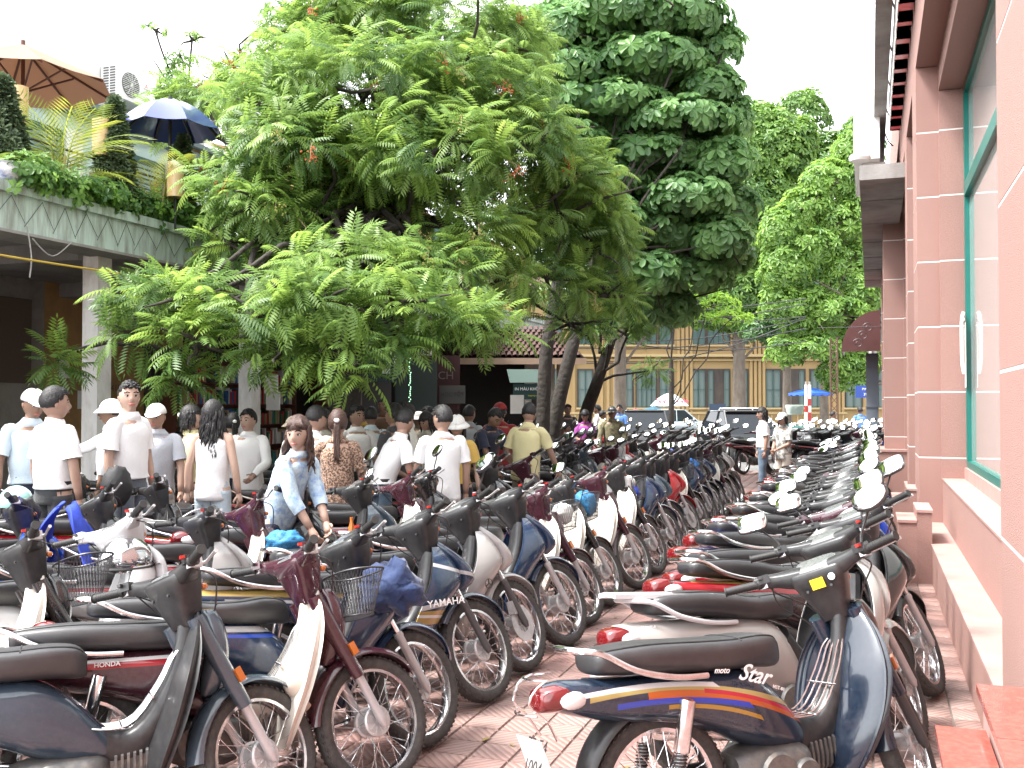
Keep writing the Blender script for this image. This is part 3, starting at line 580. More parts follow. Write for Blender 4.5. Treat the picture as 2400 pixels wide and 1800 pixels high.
# ------------------------------------------------------------------ far yellow colonial building
fb = thing('colonial_building', 'long yellow two storey colonial building with green shutters across the street', 'building', at(1200, 76), TH)
FB = lambda g, nm, m, par=None, sm=0: put(nm, g.mesh(nm, m, sm), par or fb)
FX = lambda u: (u - 1200) / 2333 * 76
FB(G().bbox((FX(850), 0, 0), (FX(2500), 6, 10.2)), 'facade', mat('yellow_far', (0.31, 0.215, 0.10), 0.85, noise=((0.26, 0.18, 0.08), .35, 0.8, (1, 1, .25))))
FB(G().bbox((FX(850), -.35, 5.35), (FX(2500), 0, 5.55)), 'string_course', mat('trim_yellow', (.36, .27, .14), .8)); FB(G().bbox((FX(850), -.2, 5.05), (FX(2500), 0, 5.15)), 'string_course', mat('trim_yellow', (.36, .27, .14), .8))
FB(G().bbox((FX(850), -.5, 10.2), (FX(2500), 6, 10.5)), 'cornice', mat('trim_yellow', (.36, .27, .14), .8))
FB(G().add([(FX(850), -1, 10.5), (FX(2500), -1, 10.5), (FX(2500), 6, 13.5), (FX(850), 6, 13.5)], [(0, 1, 2, 3)]), 'roof', mat('tile_rust', (.07, .03, .024), .8))
m_sh = mat('shutter_far', (.055, .10, .095), .6); m_shl = mat('shutter_light', (.10, .135, .13), .6)
for u, wd in ((1300, 28), (1372, 30), (1468, 26), (1515, 42), (1561, 28), (1636, 30), (1684, 46), (1736, 28), (1811, 32), (1860, 46), (1915, 28), (2000, 34), (2080, 40), (1200, 30), (1110, 40), (1020, 30)):
    w2 = wd / 2333 * 76 / 2 * 1.06
    for z0, z1 in ((1.5, 4.3), (6.3, 9.1)):
        x = FX(u)
        w = FB(G().bbox((x - w2 - .12, -.05, z0 - .02), (x + w2 + .12, 0, z1 + .14)), 'window', m_dark)
        n = 2 if wd < 40 else 4
        for k in range(n):
            a = x - w2 + 2 * w2 * k / n
            if wd == 46 and k in (1, 2) and z0 < 2: FB(G().bbox((a + .05, -.03, z0), (a + 2 * w2 / n - .04, 0.02, z1)), 'pane', mat('far_pane', (.10, .16, .15), .1), w); continue
            FB(G().bbox((a + .02, -.10, z0), (a + .09, -.05, z1)).bbox((a + 2 * w2 / n - .09, -.10, z0), (a + 2 * w2 / n - .02, -.05, z1)).bbox((a + .02, -.1, z0), (a + 2 * w2 / n - .02, -.05, z0 + .1)).bbox((a + .02, -.1, z0 + 1.3), (a + 2 * w2 / n - .02, -.05, z0 + 1.4)).bbox((a + .02, -.1, z1 - .1), (a + 2 * w2 / n - .02, -.05, z1)), 'shutter', m_sh, w)
            FB(G().bbox((a + .09, -.07, z0 + .1), (a + 2 * w2 / n - .09, -.052, z1 - .1)), 'louvre_panel', m_shl if z0 < 2 else m_sh, w)
        FB(G().bbox((x - w2 - .2, -.2, z0 - .16), (x + w2 + .2, 0, z0 - .02)), 'sill', mat('trim_yellow', (.36, .27, .14), .8), w)
for u in (1345, 1425, 1440, 1590, 1600, 1610, 1620, 1760, 1770, 1780, 1790, 1410, 1455, 1955, 1965, 1975):
    x = FX(u); FB(G().bbox((x - .10, -.13, .9), (x + .10, 0, 5.05)).bbox((x - .10, -.13, 5.55), (x + .10, 0, 10.2)), 'pilaster', mat('yellow_far', (0.31, 0.215, 0.10), .85))
fw = thing('garden_wall', 'low yellow street wall with railings in front of the colonial building', 'wall', at(1200, 69), TH); F2 = lambda u: (u - 1200) / 2333 * 69
for a, b in ((1250, 1655), (1710, 1985)):
    put('wall_panel', G().bbox((F2(a), 0, 0), (F2(b), .3, 1.05)).mesh('wall_panel', mat('yellow_far', (0.31, 0.215, 0.10), .85), 0), fw); put('coping', G().bbox((F2(a), -.08, 1.05), (F2(b), .38, 1.16)).mesh('coping', mat('trim_yellow', (.36, .27, .14), .8), 0), fw)
    g = G(); 
    for k in range(int((F2(b) - F2(a)) / .45)): x = F2(a) + .2 + k * .45; g.bbox((x - .05, -.06, .05), (x + .05, 0, 1.0))
    stuff(put('pickets', g.mesh('pickets', mat('trim_yellow', (.36, .27, .14), .8), 0), fw))
put('gate_screen', G().bbox((F2(1662), -.1, 0), (F2(1700), 0, 1.75)).mesh('gate_screen', mat('gate_slate', (.03, .05, .09), .7), 0), fw)
# overhead cables
g = G()
for v0, v1, sag in ((735, 700, 6), (760, 712, 10), (790, 745, 14), (815, 770, 10), (770, 800, 18), (720, 742, 12), (850, 745, 20)):
    z = 42; g.tube([(*at(1330 + 560 * q, z)[:2], hgt(v0 + (v1 - v0) * q + sag * math.sin(math.pi * q) * 2, z)) for q in np.linspace(0, 1, 14)], .022, 4, cap=False)
stuff(tag(put('overhead_cables', g.mesh('overhead_cables', m_wire)), 'bundle of black overhead cables sagging in front of the yellow building', 'cables'))
# far street furniture
parasol('advertising_umbrella', 'round white and blue street umbrella printed La Vie in red', (*at(1569, 62)[:2], 0), 1.18, hgt(922, 62), .78, 8, [mat('umb_pale', (.62, .70, .76), .5), mat('umb_white', (.72, .74, .76), .5)], m_wire, depth=.7, strut=False)
ub = bpy.context.scene.objects['advertising_umbrella']
mlr = mat('letter_red2', (.55, .03, .06), .5)
for dx, dy_, rot in ((-.55, -.86, .35), (.55, -.86, -.25)):
    M = Matrix.Rotation(TH, 4, 'Z') @ Matrix.Translation((dx, dy_, hgt(922, 62) - .52)) @ Matrix.Rotation(rad(64), 4, 'X') @ Matrix.Rotation(rot, 4, 'Y')
    put('lettering', text_mesh('La Vie', .36, mlr, .01, .015), ub, M=M)
put('printed_flower', G().ell((0, 0, 0), (.17, .17, .02), 10, 6).mesh('printed_flower', mat('umb_pink', (.6, .25, .2), .5)), ub, M=Matrix.Rotation(TH, 4, 'Z') @ Matrix.Translation((.0, -.66, hgt(922, 62) - .28)) @ Matrix.Rotation(rad(55), 4, 'X'))
parasol('blue_parasol', 'bright blue scalloped street parasol behind the red and white posts', (*at(1900, 44)[:2], 0), .95, hgt(908, 44), .26, 8, [mat('umb_blue', (.03, .12, .62), .5)], m_wire, scallop=.12, strut=False)
parasol('red_parasol', 'flat dull red parasol low beside the yellow wall', (*at(1490, 60)[:2], 0), .75, hgt(958, 60), .3, 8, [mat('umb_red', (.28, .05, .07), .6)], m_wire, strut=False)
parasol('teal_parasol', 'drooping teal parasol left of the printed umbrella', (*at(1532, 60)[:2], 0), 1.2, hgt(952, 60), .4, 8, [mat('umb_teal', (.015, .08, .12), .6)], m_wire, strut=False)
for u, l_, ph, z in ((1889, 'left of the two red and white banded marker posts by the blue parasol', 0, 38), (1897.5, 'right of the two red and white banded marker posts by the blue parasol', 1, 38)):
    p = at(u, z); t = thing('marker_post', l_, 'post', p, 0, 'banded marker posts'); top = hgt(902, z); e = [0, .70, 1.05, 1.39, 1.64, 1.91, top] if ph else [0, .80, 1.14, 1.39, 1.64, top]; cc = 'wwrwrw' if ph else 'rwwrw'
    for k in range(len(e) - 1): put('band', G().tube([(0, 0, e[k]), (0, 0, e[k + 1] - .002)], .055, 8).mesh('band', mat('post_red', (.36, .015, .02), .5) if cc[k] == 'r' else m_wht), t)
    put('post_cap', G().tube([(0, 0, top), (0, 0, top + .12)], .04, 8).mesh('post_cap', m_conc), t)
p = at(1955, 42); t = thing('lattice_mast', 'rusty steel lattice mast under the far green tree', 'mast', p)
g = G()
for sx in (-.14, .14):
    for sy in (-.14, .14): put('mast_leg', G().tube([(sx, sy, 0), (sx, sy, 4.5)], .03, 4).mesh('mast_leg', mat('rust', (.10, .05, .035), .8)), t)
for k in range(13):
    for sy in (-.14, .14): g.tube([(-.14, sy, k * .34), (.14, sy, k * .34 + .34)], .012, 4); g.tube([(.14, sy, k * .34), (-.14, sy, k * .34 + .34)], .012, 4)
put('bracing', g.mesh('bracing', mat('rust', (.10, .05, .035), .8)), t)
p = at(2046, 32); t = thing('utility_pole', 'grey concrete utility pole beside the far end of the pink building', 'pole', p); put('shaft', G().tube([(0, 0, 0), (0, 0, 4.6)], [.15, .11], 10).mesh('shaft', m_conc), t)
for k in range(8): put('slot', G().box((0, -.135, 1.2 + k * .35), (.05, .02, .18)).mesh('slot', m_dark, 0), t)
p = at(2028, 34, hgt(918, 34)); t = panel('street_sign', 'small blue street sign with white letters beside the concrete pole', 'sign', tuple(p), .66, .42, mat('sign_blue', (.02, .06, .30), .4), [('PHỐ', .11, m_lw, 0, .08), ('39', .13, m_lw, 0, -.1)], TH - math.pi / 2)
put('post', G().tube([(-.02, .25, -.2), (-.02, .25, -p.z)], .035, 8).mesh('post', m_conc), t)
tag(put('wicker_crate', G().loft([(0, 0, 0, .30, .32, .32, 4), (0, 0, .2, .34, .36, .36, 4), (0, 0, .42, .37, .39, .39, 5), (0, 0, .46, .34, .35, .35, 5)], 16, 2, axis='z').mesh('wicker_crate', mat('crate_green', (.30, .36, .32), .8, bump=(6, .05)), 60), loc=(*at(1862, 47)[:2], hgt(972, 47)), rz=TH), 'pale green woven crate stacked on a cart beneath the blue parasol', 'crate')
tag(put('hand_cart', G().bbox((-.9, -.5, .45), (.9, .5, .55)).tube([(-.7, -.5, .25), (-.7, .5, .25)], .25, 12).tube([(.7, -.5, .25), (.7, .5, .25)], .25, 12).mesh('hand_cart', m_wire), loc=(*at(1862, 47)[:2], 0), rz=TH), 'small dark cart carrying the pale green crate', 'cart')
# ------------------------------------------------------------------ cars
m_tint = mat('car_glass', (.02, .025, .03), .03, coat=0, spec=.35)
m_sil = mat('car_silver', (.40, .46, .49), .25, .2, coat=1.0); m_cbk = mat('car_black', (.012, .012, .014), .12, coat=1.0); m_cwh = mat('car_white', (.6, .62, .62), .25, coat=.8)
def car(label, x, y, ang, L_, W, H, pt, suv=False, name='parked_car'):
    t = thing(name, label, 'car', (x, y, 0), ang, 'cars parked on the street'); h = W / 2; z = .78 if not suv else .95
    prof = [(-.5, .35, .55), (-.49, .55, .62), (-.44, z * .97, .9), (-.30, z, .98), (0, z + .02, 1), (.22, z, 1), (.40, z * .90, .96), (.48, .62, .85), (.5, .38, .7)]
    put('body', G().loft([(a * L_, 0, (b + .28) / 2, h * w, (b - .28) / 2 + .02, (b - .28) / 2 + .02, 5) for a, b, w in prof], 20, 3).mesh('body', pt, 50), t)
    r0, r1 = (-.36, .20) if not suv else (-.48, .18); k0, k1 = (-.24, .04) if not suv else (-.44, .05)
    def cab(y, zt, s): return [(r0 * L_, y, z - .02), (k0 * L_, y * s, zt), (k1 * L_, y * s, zt), (r1 * L_, y, z - .02)]
    A, B = cab(-h * .93, H - .03, .80), cab(h * .93, H - .03, .80)
    put('roof', G().loft([(k0 * L_ - .05, 0, H - .035, h * .70, .02, .02, 5), (k0 * L_ + .1, 0, H - .03, h * .76, .035, .02, 5), (k1 * L_ - .05, 0, H - .03, h * .76, .035, .02, 5), (k1 * L_ + .1, 0, H - .045, h * .72, .02, .02, 5)], 16, 2).mesh('roof', pt, 60), t)
    g = G(); g.add(A + B, [(0, 1, 2, 3), (7, 6, 5, 4), (0, 4, 5, 1), (3, 2, 6, 7)])
    gw = put('glazing', g.mesh('glazing', m_tint, 0), t)
    for S__, sg_ in ((A, -1), (B, 1)):
        for q, (a, b) in enumerate(((0, 1), (3, 2))):
            put('pillar', G().tube([np.array(S__[a]) + (0, sg_ * .01, 0), np.array(S__[b]) + (0, sg_ * .01, .02)], .035, 5).mesh('pillar', pt), t)
        mid = (-.06 * L_); put('pillar', G().tube([(mid, sg_ * h * .94, z), (mid, sg_ * h * .76, H - .03)], .03, 5).mesh('pillar', pt), t)
        put('side_mirror', G().ell((r1 * L_ - .25, sg_ * (h + .10), z + .10), (.08, .11, .07), 10, 6).mesh('side_mirror', pt), t)
        for a in (-.30, .32):
            w_ = put('wheel', G().rev([(.2, -.09), (.29, -.10), (.32, -.07), (.32, .07), (.29, .10), (.2, .09)], (a * L_, sg_ * (h - .08), .32), 20, closed=True).mesh('wheel', m_rub), t)
            g = G().rev([(0, -.02), (.06, -.02), (.06, .02), (0, .02)], (a * L_, sg_ * (h + .0), .32), 10).rev([(.17, -.02), (.205, -.02), (.205, .02), (.17, .02)], (a * L_, sg_ * (h + .0), .32), 20, closed=True)
            for k in range(6): an = k * math.pi / 3; g.tube([(a * L_ + .05 * math.cos(an), sg_ * (h + .005), .32 + .05 * math.sin(an)), (a * L_ + .185 * math.cos(an), sg_ * (h + .005), .32 + .185 * math.sin(an))], .022, 5)
            put('rim', g.mesh('rim', m_alu), w_)
        put('tail_light', G().box((-.485 * L_, sg_ * h * .68, z * .84), (.12, .28, .14)).mesh('tail_light', m_redl), t); put('headlight', G().ell((.465 * L_, sg_ * h * .66, .63), (.12, .18, .08), 10, 6).mesh('headlight', m_lens), t)
    put('bumper', G().bbox((-.51 * L_, -h * .8, .30), (-.49 * L_, h * .8, .45)).mesh('bumper', m_blk, 0), t)
    return t
p = at(1592, 56); car('silver saloon car parked side on before the yellow wall', p.x, p.y, TH, 4.5, 1.7, 1.42, m_sil)
p = at(1508, 34); car('black car with a wide rear window on the left of the silver car', p.x, p.y, TH + rad(84), 4.1, 1.72, 1.50, m_cbk)
p = at(1738, 31); car('black car with tree reflections in its rear window behind the two women', p.x, p.y, TH - rad(78), 4.2, 1.74, 1.50, m_cbk)
p = at(1755, 44); car('white car partly hidden behind the black car on the right', p.x, p.y, TH + rad(20), 4.3, 1.72, 1.55, m_cwh)
# ------------------------------------------------------------------ motorbikes
RIM_R, AX = 0.222, 1.20
HD = rad(26.5); AXD = Vector((math.sin(HD), 0, -math.cos(HD)))     # steering axis, downwards
PIV = Vector((AX, 0, 0.285)) - AXD * 0.66 + Vector((-0.03, 0, 0))
def steer_m(a): return Matrix.Translation(PIV) @ Matrix.Rotation(a, 4, -AXD) @ Matrix.Translation(-PIV)
PM = {}
def part_mesh(key, fn, default=m_blk, smooth=38):
    if key not in PM:
        g = G(); fn(g); PM[key] = g.mesh(key, default, smooth)
    return PM[key]
def g_tyre(x):
    def f(g):
        pr = [(RIM_R, -0.024), (0.240, -0.036), (0.262, -0.038), (0.279, -0.026), (0.285, -0.01), (0.285, 0.01), (0.279, 0.026), (0.262, 0.038), (0.240, 0.036), (RIM_R, 0.024)]
        g.rev(pr, (x, 0, 0.285), 40)
        for i in range(60):       # shoulder tread blocks
            a = 2 * math.pi * i / 60
            for sg in (-1, 1):
                R = Matrix.Rotation(-a, 4, 'Y'); c = Vector((math.cos(a) * 0.277, 0, math.sin(a) * 0.277))
                g.box((x + c.x, sg * 0.024, 0.285 + c.z), (0.006, 0.018, 0.012), M=R)
    return f
def g_rim(x):
    return lambda g: g.rev([(RIM_R + 0.006, -0.027), (RIM_R - 0.008, -0.027), (RIM_R - 0.012, -0.012), (RIM_R - 0.012, 0.012), (RIM_R - 0.008, 0.027), (RIM_R + 0.006, 0.027), (RIM_R, 0)], (x, 0, 0.285), 40, closed=True)
def g_spokes(x):
    def f(g):
        for i in range(36):
            a = 2 * math.pi * i / 36; sd_ = 1 if i % 2 else -1; b = a + (0.42 if (i // 2) % 2 else -0.42)
            g.tube([(x + 0.058 * math.cos(b), sd_ * 0.040, 0.285 + 0.058 * math.sin(b)), (x + 0.212 * math.cos(a), sd_ * 0.004, 0.285 + 0.212 * math.sin(a))], 0.0017, 4, cap=False)
    return f
def g_hub(x, r):
    def f(g):
        g.rev([(0.0, -0.050), (r * .9, -0.050), (r, -0.044), (r, -0.03), (r * .86, -0.026), (r * .86, 0.026), (r, 0.03), (r, 0.044), (r * .9, 0.05), (0, 0.05)], (x, 0, 0.285), 24)
        g.rev([(0, -0.085), (0.011, -0.085), (0.011, 0.085), (0, 0.085)], (x, 0, 0.285), 8)
        for i in range(10):
            a = 2 * math.pi * i / 10
            g.box((x + r * .62 * math.cos(a), -0.052, 0.285 + r * .62 * math.sin(a)), (r * .5, 0.006, 0.006), M=Matrix.Rotation(-a, 4, 'Y'))
    return f
def arc_fender(g, x, r, a0, a1, w, n=18, th=0.006, drop=0.03, tip=0.25):
    P = []
    for i in range(n + 1):
        t = i / n; a = rad(a0 + (a1 - a0) * t); ww = w * (tip + (1 - tip) * min(1, 5 * t) ** .7) * (0.75 + 0.25 * min(1, 4 * (1 - t)))
        row = []
        for j in range(9):
            q = j / 4 - 1; rr = r - drop * abs(q) ** 2.5
            row.append((x + rr * math.cos(a), ww * math.sin(q * 1.35) / math.sin(1.35), 0.285 + rr * math.sin(a)))
        P.append(row)
    g.sheet(P, th)
def shield_grid(rows, nphi=15, span=90):
    """rows: z, x front, x back edge, half width -> wrapped cowl"""
    Q = cr(rows, 3); P = []
    for z, xf, xb, w in Q:
        row = []
        for j in range(nphi):
            ph = rad(-span + 2 * span * j / (nphi - 1)); s_, c_ = math.sin(ph), math.cos(ph)
            row.append((xb + (xf - xb) * c_ ** 0.9 if c_ > 1e-6 else xb, w * np.sign(s_) * abs(s_) ** (0.85 if xf - xb > .09 else 1.0), z))
        P.append(row)
    return P
SH = {'cub': [(0.875, 0.965, 0.955, 0.060), (0.82, 0.975, 0.948, 0.115), (0.74, 0.97, 0.925, 0.185), (0.63, 0.945, 0.890, 0.240), (0.49, 0.905, 0.850, 0.245), (0.36, 0.86, 0.810, 0.205), (0.235, 0.82, 0.785, 0.13)],
      'sport': [(0.87, 0.99, 0.93, 0.05), (0.80, 1.05, 0.90, 0.12), (0.70, 1.10, 0.86, 0.165), (0.62, 1.06, 0.82, 0.185), (0.53, 0.98, 0.77, 0.195), (0.42, 0.91, 0.725, 0.185), (0.33, 0.865, 0.71, 0.16), (0.255, 0.83, 0.73, 0.12)],
      'scooter': [(0.90, 0.99, 0.94, 0.07), (0.84, 1.02, 0.91, 0.15), (0.74, 1.03, 0.87, 0.215), (0.62, 1.00, 0.83, 0.25), (0.50, 0.95, 0.79, 0.255), (0.38, 0.895, 0.745, 0.235), (0.29, 0.85, 0.73, 0.19), (0.235, 0.82, 0.74, 0.15)]}
def P_(name, key, fn, mk, grp='body', par=None, near=0, default=m_blk, smooth=38):
    """near: 0 always, 1 within 17 m, 2 within 9 m"""
    return (name, key, fn, mk, grp, par, near, default, smooth)
def f_body(kind):
    def f(g):
        if kind == 'scooter':
            S = [(-0.45, 0, .66, .03, .03, .03), (-0.38, 0, .655, .085, .06, .06), (-0.2, 0, .63, .13, .085, .12), (.05, 0, .60, .15, .11, .18), (.28, 0, .56, .155, .14, .22), (.42, 0, .50, .14, .16, .20), (.50, 0, .42, .12, .12, .14), (.56, 0, .36, .08, .05, .06)]
        elif kind == 'sport':
            S = [(-0.50, 0, .735, .025, .02, .02), (-0.42, 0, .715, .065, .035, .05), (-0.25, 0, .69, .105, .045, .075), (0, 0, .66, .12, .06, .09), (.2, 0, .62, .13, .09, .12), (.36, 0, .575, .13, .12, .14), (.48, 0, .52, .105, .12, .12), (.58, 0, .46, .07, .08, .08), (.64, 0, .42, .04, .03, .04)]
        else:
            S = [(-0.44, 0, .675, .03, .03, .03), (-0.37, 0, .665, .08, .055, .06), (-0.18, 0, .645, .11, .06, .09), (.05, 0, .62, .122, .075, .10), (.24, 0, .59, .13, .10, .13), (.38, 0, .55, .128, .13, .15), (.50, 0, .49, .10, .12, .13), (.60, 0, .43, .07, .07, .08), (.66, 0, .40, .04, .03, .04)]
        g.loft([s + (2.5, 0) for s in S], 18, 3)
    return f
def f_seat(kind):
    r = {'cub': [(-.26, .765, .05, .012, .02), (-.23, .77, .095, .028, .04), (-.05, .77, .125, .038, .05), (.15, .762, .13, .036, .055), (.30, .757, .128, .034, .058), (.43, .757, .11, .036, .06), (.52, .748, .08, .032, .06), (.56, .725, .045, .018, .04)],
         'sport': [(-.30, .80, .05, .012, .02), (-.26, .803, .09, .026, .035), (-.08, .795, .12, .034, .045), (.08, .778, .128, .032, .05), (.20, .752, .13, .030, .05), (.34, .742, .12, .034, .055), (.46, .748, .09, .036, .06), (.54, .74, .06, .026, .06), (.575, .715, .035, .012, .04)],
         'scooter': [(-.26, .79, .06, .015, .025), (-.22, .795, .12, .03, .04), (-.02, .79, .15, .038, .05), (.14, .775, .155, .034, .055), (.26, .755, .15, .03, .055), (.40, .752, .13, .034, .06), (.50, .745, .095, .03, .06), (.54, .72, .06, .015, .04)]}[kind]
    return lambda g: g.loft([(x, 0, z + .004, w * 1.07, u * 1.12, d * 1.42, 3.0, 0) for x, z, w, u, d in r], 22, 4)
def f_piping(kind):
    def f(g):
        q = G(); f_seat(kind)(q)
        for j in (2, 8): g.tube(q.last[2:-2, j] + np.array([0, 0, 0.001]), 0.0035, 5)
        g.tube(np.concatenate([q.last[17:18, 0:10].reshape(-1, 3)]) + np.array([0, 0, .0015]), 0.0025, 5)
    return f
def f_tunnel(kind):
    w = {'cub': .058, 'sport': .085, 'scooter': .12}[kind]; q = .62 if kind == 'cub' else .85; up = .03 if kind != 'scooter' else .02
    return lambda g: g.loft([(.44, 0, .57, w, .08, .08, 2.4, -35), (.54, 0, .46, w, .07, .07, 2.4, -30), (.66, 0, .40, w, .06, .07, 2.4, 0), (.76, 0, .43, w, .055, .07, 2.4, 35), (.85, 0, .55, w * .95, .05, .06, 2.4, 62), (.91, 0, .70, w * q, .045, .05, 2.4, 68), (.935, 0, .84, w * q, .045, .04, 2.4, 72)], 14, 3)
def f_headset(kind):
    def f(g):
        w, d = {'cub': (.112, .85), 'sport': (.128, 1.0), 'scooter': (.134, 1.05)}[kind]; e = 6 if kind == 'cub' else 4.2
        g.loft([(.935, 0, .812, .060, .042, .042, 4, 0), (.925, 0, .855, .066, .048, .055, 4.5, 2), (.908, 0, .92, w * .80, .062 * d, .070 * d, e, 6), (.893, 0, .985, w * .98, .078 * d, .084 * d, e, 16), (.886, 0, 1.022, w * 1.02, .082 * d, .088 * d, e, 24), (.883, 0, 1.036, w * .97, .078 * d, .083 * d, e, 25), (.882, 0, 1.040, w * .86, .066 * d, .072 * d, e, 25)], 24, 2, axis='z')
        for s_ in (-1, 1):
            g.loft([(.885, s_ * .06, 1.005, .058, .040, .045, 4.5, 16), (.872, s_ * .12, 1.012, .048, .034, .038, 4.5, 16), (.856, s_ * .165, 1.020, .036, .028, .030, 4, 14), (.838, s_ * .205, 1.026, .031, .026, .027, 4, 12), (.818, s_ * .240, 1.030, .025, .023, .023, 3, 10)], 14, 3, axis='y')
            g.rev([(0, -.004), (.006, -.004), (.007, .004), (0, .004)], (.822, s_ * .05, .935), 8, axis='x')
            g.box((.812, s_ * .205, 1.035), (.03, .045, .034), rz=s_ * .3)
        if kind != 'cub': g.loft([(.985, 0, .93, .05, .02, .03, 3), (.985, 0, .98, .082, .035, .04, 3), (.965, 0, 1.03, .085, .03, .04, 3), (.94, 0, 1.06, .07, .015, .03, 3)], 16, 2, axis='z')
    return f
def f_dial(kind):
    M = Matrix.Rotation(rad(-34), 3, 'Y')
    w = .090 if kind == 'cub' else .102
    return lambda g: g.loft([(.880, 0, 1.0385, w * .98, .060, .066, 4, 25), (.8795, 0, 1.0455, w * .92, .055, .060, 4, 25)], 22, 1, axis='z')
def f_visor(kind):     # raised hood around the dials
    def f(g):
        P = []
        for i in range(13):
            a = rad(-85 + 170 * i / 12); P.append([(.885 + (.066 + q * .012) * math.cos(a), (.112 + q * .004) * math.sin(a), 1.030 + .034 * math.cos(a) + q * .028 * max(.1, math.cos(a))) for q in (0, .5, 1)])
        g.sheet(P, .005)
    return f
def f_headlight(kind): return lambda g: g.ell((.955, 0, .985), (.045, .075, .05), 14, 8)
def f_grip(s_):
    def f(g):
        a, b = np.array((.815, s_ * .225, 1.022)), np.array((.762, s_ * .365, 1.030)); d = b - a
        g.tube([a, a + d * .08, a + d * .1, a + d * .95, a + d * .96, b], [.022, .022, .0165, .0165, .021, .019], 12)
        for i in range(10): g.tube([a + d * (.16 + .075 * i), a + d * (.185 + .075 * i)], .0178, 10)
    return f
def f_lever(s_):
    return lambda g: (g.tube([(.845, s_ * .205, 1.02), (.865, s_ * .24, 1.015), (.845, s_ * .30, 1.018), (.825, s_ * .365, 1.025)], [.008, .0065, .006, .008], 6, 3), g.box((.835, s_ * .215, 1.02), (.05, .035, .04)))
def f_switch(s_): return lambda g: g.box((.79, s_ * .212, 1.042), (.026, .016, .012), rz=s_ * .35)
def f_stem(s_): return lambda g: g.tube([(.825, s_ * .215, 1.03), (.835, s_ * .225, 1.08), (.83, s_ * .27, 1.14), (.82, s_ * .30, 1.175)], .0055, 7, 3)
def f_mirror(s_, rnd):
    M = np.array(Matrix.Rotation(rad(30), 3, 'Y') @ Matrix.Rotation(rad(s_ * 8), 3, 'Z'))
    c = (.815, s_ * .315, 1.205)
    def f(g):
        if rnd: g.ell(c, (.020, .080, .062), 16, 8, M=M)
        else: g.loft([(-.012, 0, 0, .068, .048, .048, 4), (0, 0, 0, .082, .058, .058, 4), (.018, 0, 0, .05, .034, .034, 4)], 16, 2); q = g.v[-1] @ M.T + np.array(c); g.v[-1] = q
    return f
def f_mglass(s_, rnd):
    M = np.array(Matrix.Rotation(rad(30), 3, 'Y') @ Matrix.Rotation(rad(s_ * 8), 3, 'Z'))
    c = np.array((.815, s_ * .315, 1.205))
    def f(g):
        if rnd: g.ell(c + M @ np.array((-.012, 0, 0)), (.0105, .074, .057), 16, 8, M=M)
        else:
            g.loft([(-.0165, 0, 0, .073, .051, .051, 4), (-.010, 0, 0, .077, .054, .054, 4)], 16, 1); g.v[-1] = g.v[-1] @ M.T + c
    return f
def f_fork(s_, up):
    a = np.array((AX, s_ * .078, .285)); d = -np.array(AXD)
    if up == 'low': return lambda g: g.tube([a - d * .03, a, a + d * .02, a + d * .27, a + d * .28, a + d * .30], [.012, .022, .021, .021, .025, .022], 10)
    return lambda g: g.tube([a + d * .27, a + d * .62], .0155, 9)
def f_forkcover(kind):
    def f(g):
        a = np.array((AX, 0, .285)); d = -np.array(AXD)
        for s_ in (-1, 1):
            P = [a + d * q + np.array((x, s_ * .078, 0)) for q, x in ((.22, 0), (.34, -.005), (.50, -.01), (.62, -.01))]
            g.tube(P, [.030, .034, .038, .036], 10, 2)
    return f
def f_fender(kind):
    def f(g):
        if kind == 'sport': arc_fender(g, AX, .325, 22, 150, .062, tip=.06)
        elif kind == 'scooter': arc_fender(g, AX, .33, 8, 165, .088, tip=.35, drop=.06)
        else: arc_fender(g, AX, .322, 38, 178, .060, tip=.45)
    return f
def f_cover(kind):      # front cover of the steering head
    def f(g):
        if kind == 'cub': g.loft([(1.0, 0, .88, .04, .03, .03, 2.6), (1.02, 0, .82, .07, .045, .04, 2.4), (1.035, 0, .72, .075, .05, .05, 2.2), (1.02, 0, .62, .055, .05, .05, 2.2), (1.0, 0, .55, .025, .03, .03, 2.2)], 14, 3, axis='z')
        elif kind == 'sport': g.loft([(.98, 0, .90, .03, .02, .03, 2.2), (1.03, 0, .84, .085, .05, .04, 2.0), (1.10, 0, .76, .11, .06, .05, 1.9), (1.13, 0, .68, .10, .06, .06, 1.9), (1.09, 0, .62, .055, .04, .05, 2)], 14, 3, axis='z')
        else: g.loft([(1.0, 0, .92, .05, .02, .02, 2.4), (1.05, 0, .84, .12, .04, .04, 2.2), (1.065, 0, .70, .14, .04, .04, 2.2), (1.04, 0, .58, .09, .03, .04, 2.2), (1.0, 0, .50, .04, .02, .03, 2.2)], 14, 3, axis='z')
    return f
def f_shieldpaint(kind):  # painted outer front of the leg shield, proud of the liner
    def f(g):
        R_ = [(z, xf + .012, xb - .006 if kind != 'cub' else xb + .03, w + .010 if kind != 'cub' else w * .62) for z, xf, xb, w in SH[kind]]
        g.sheet(shield_grid(R_, 15, 86), .006)
    return f
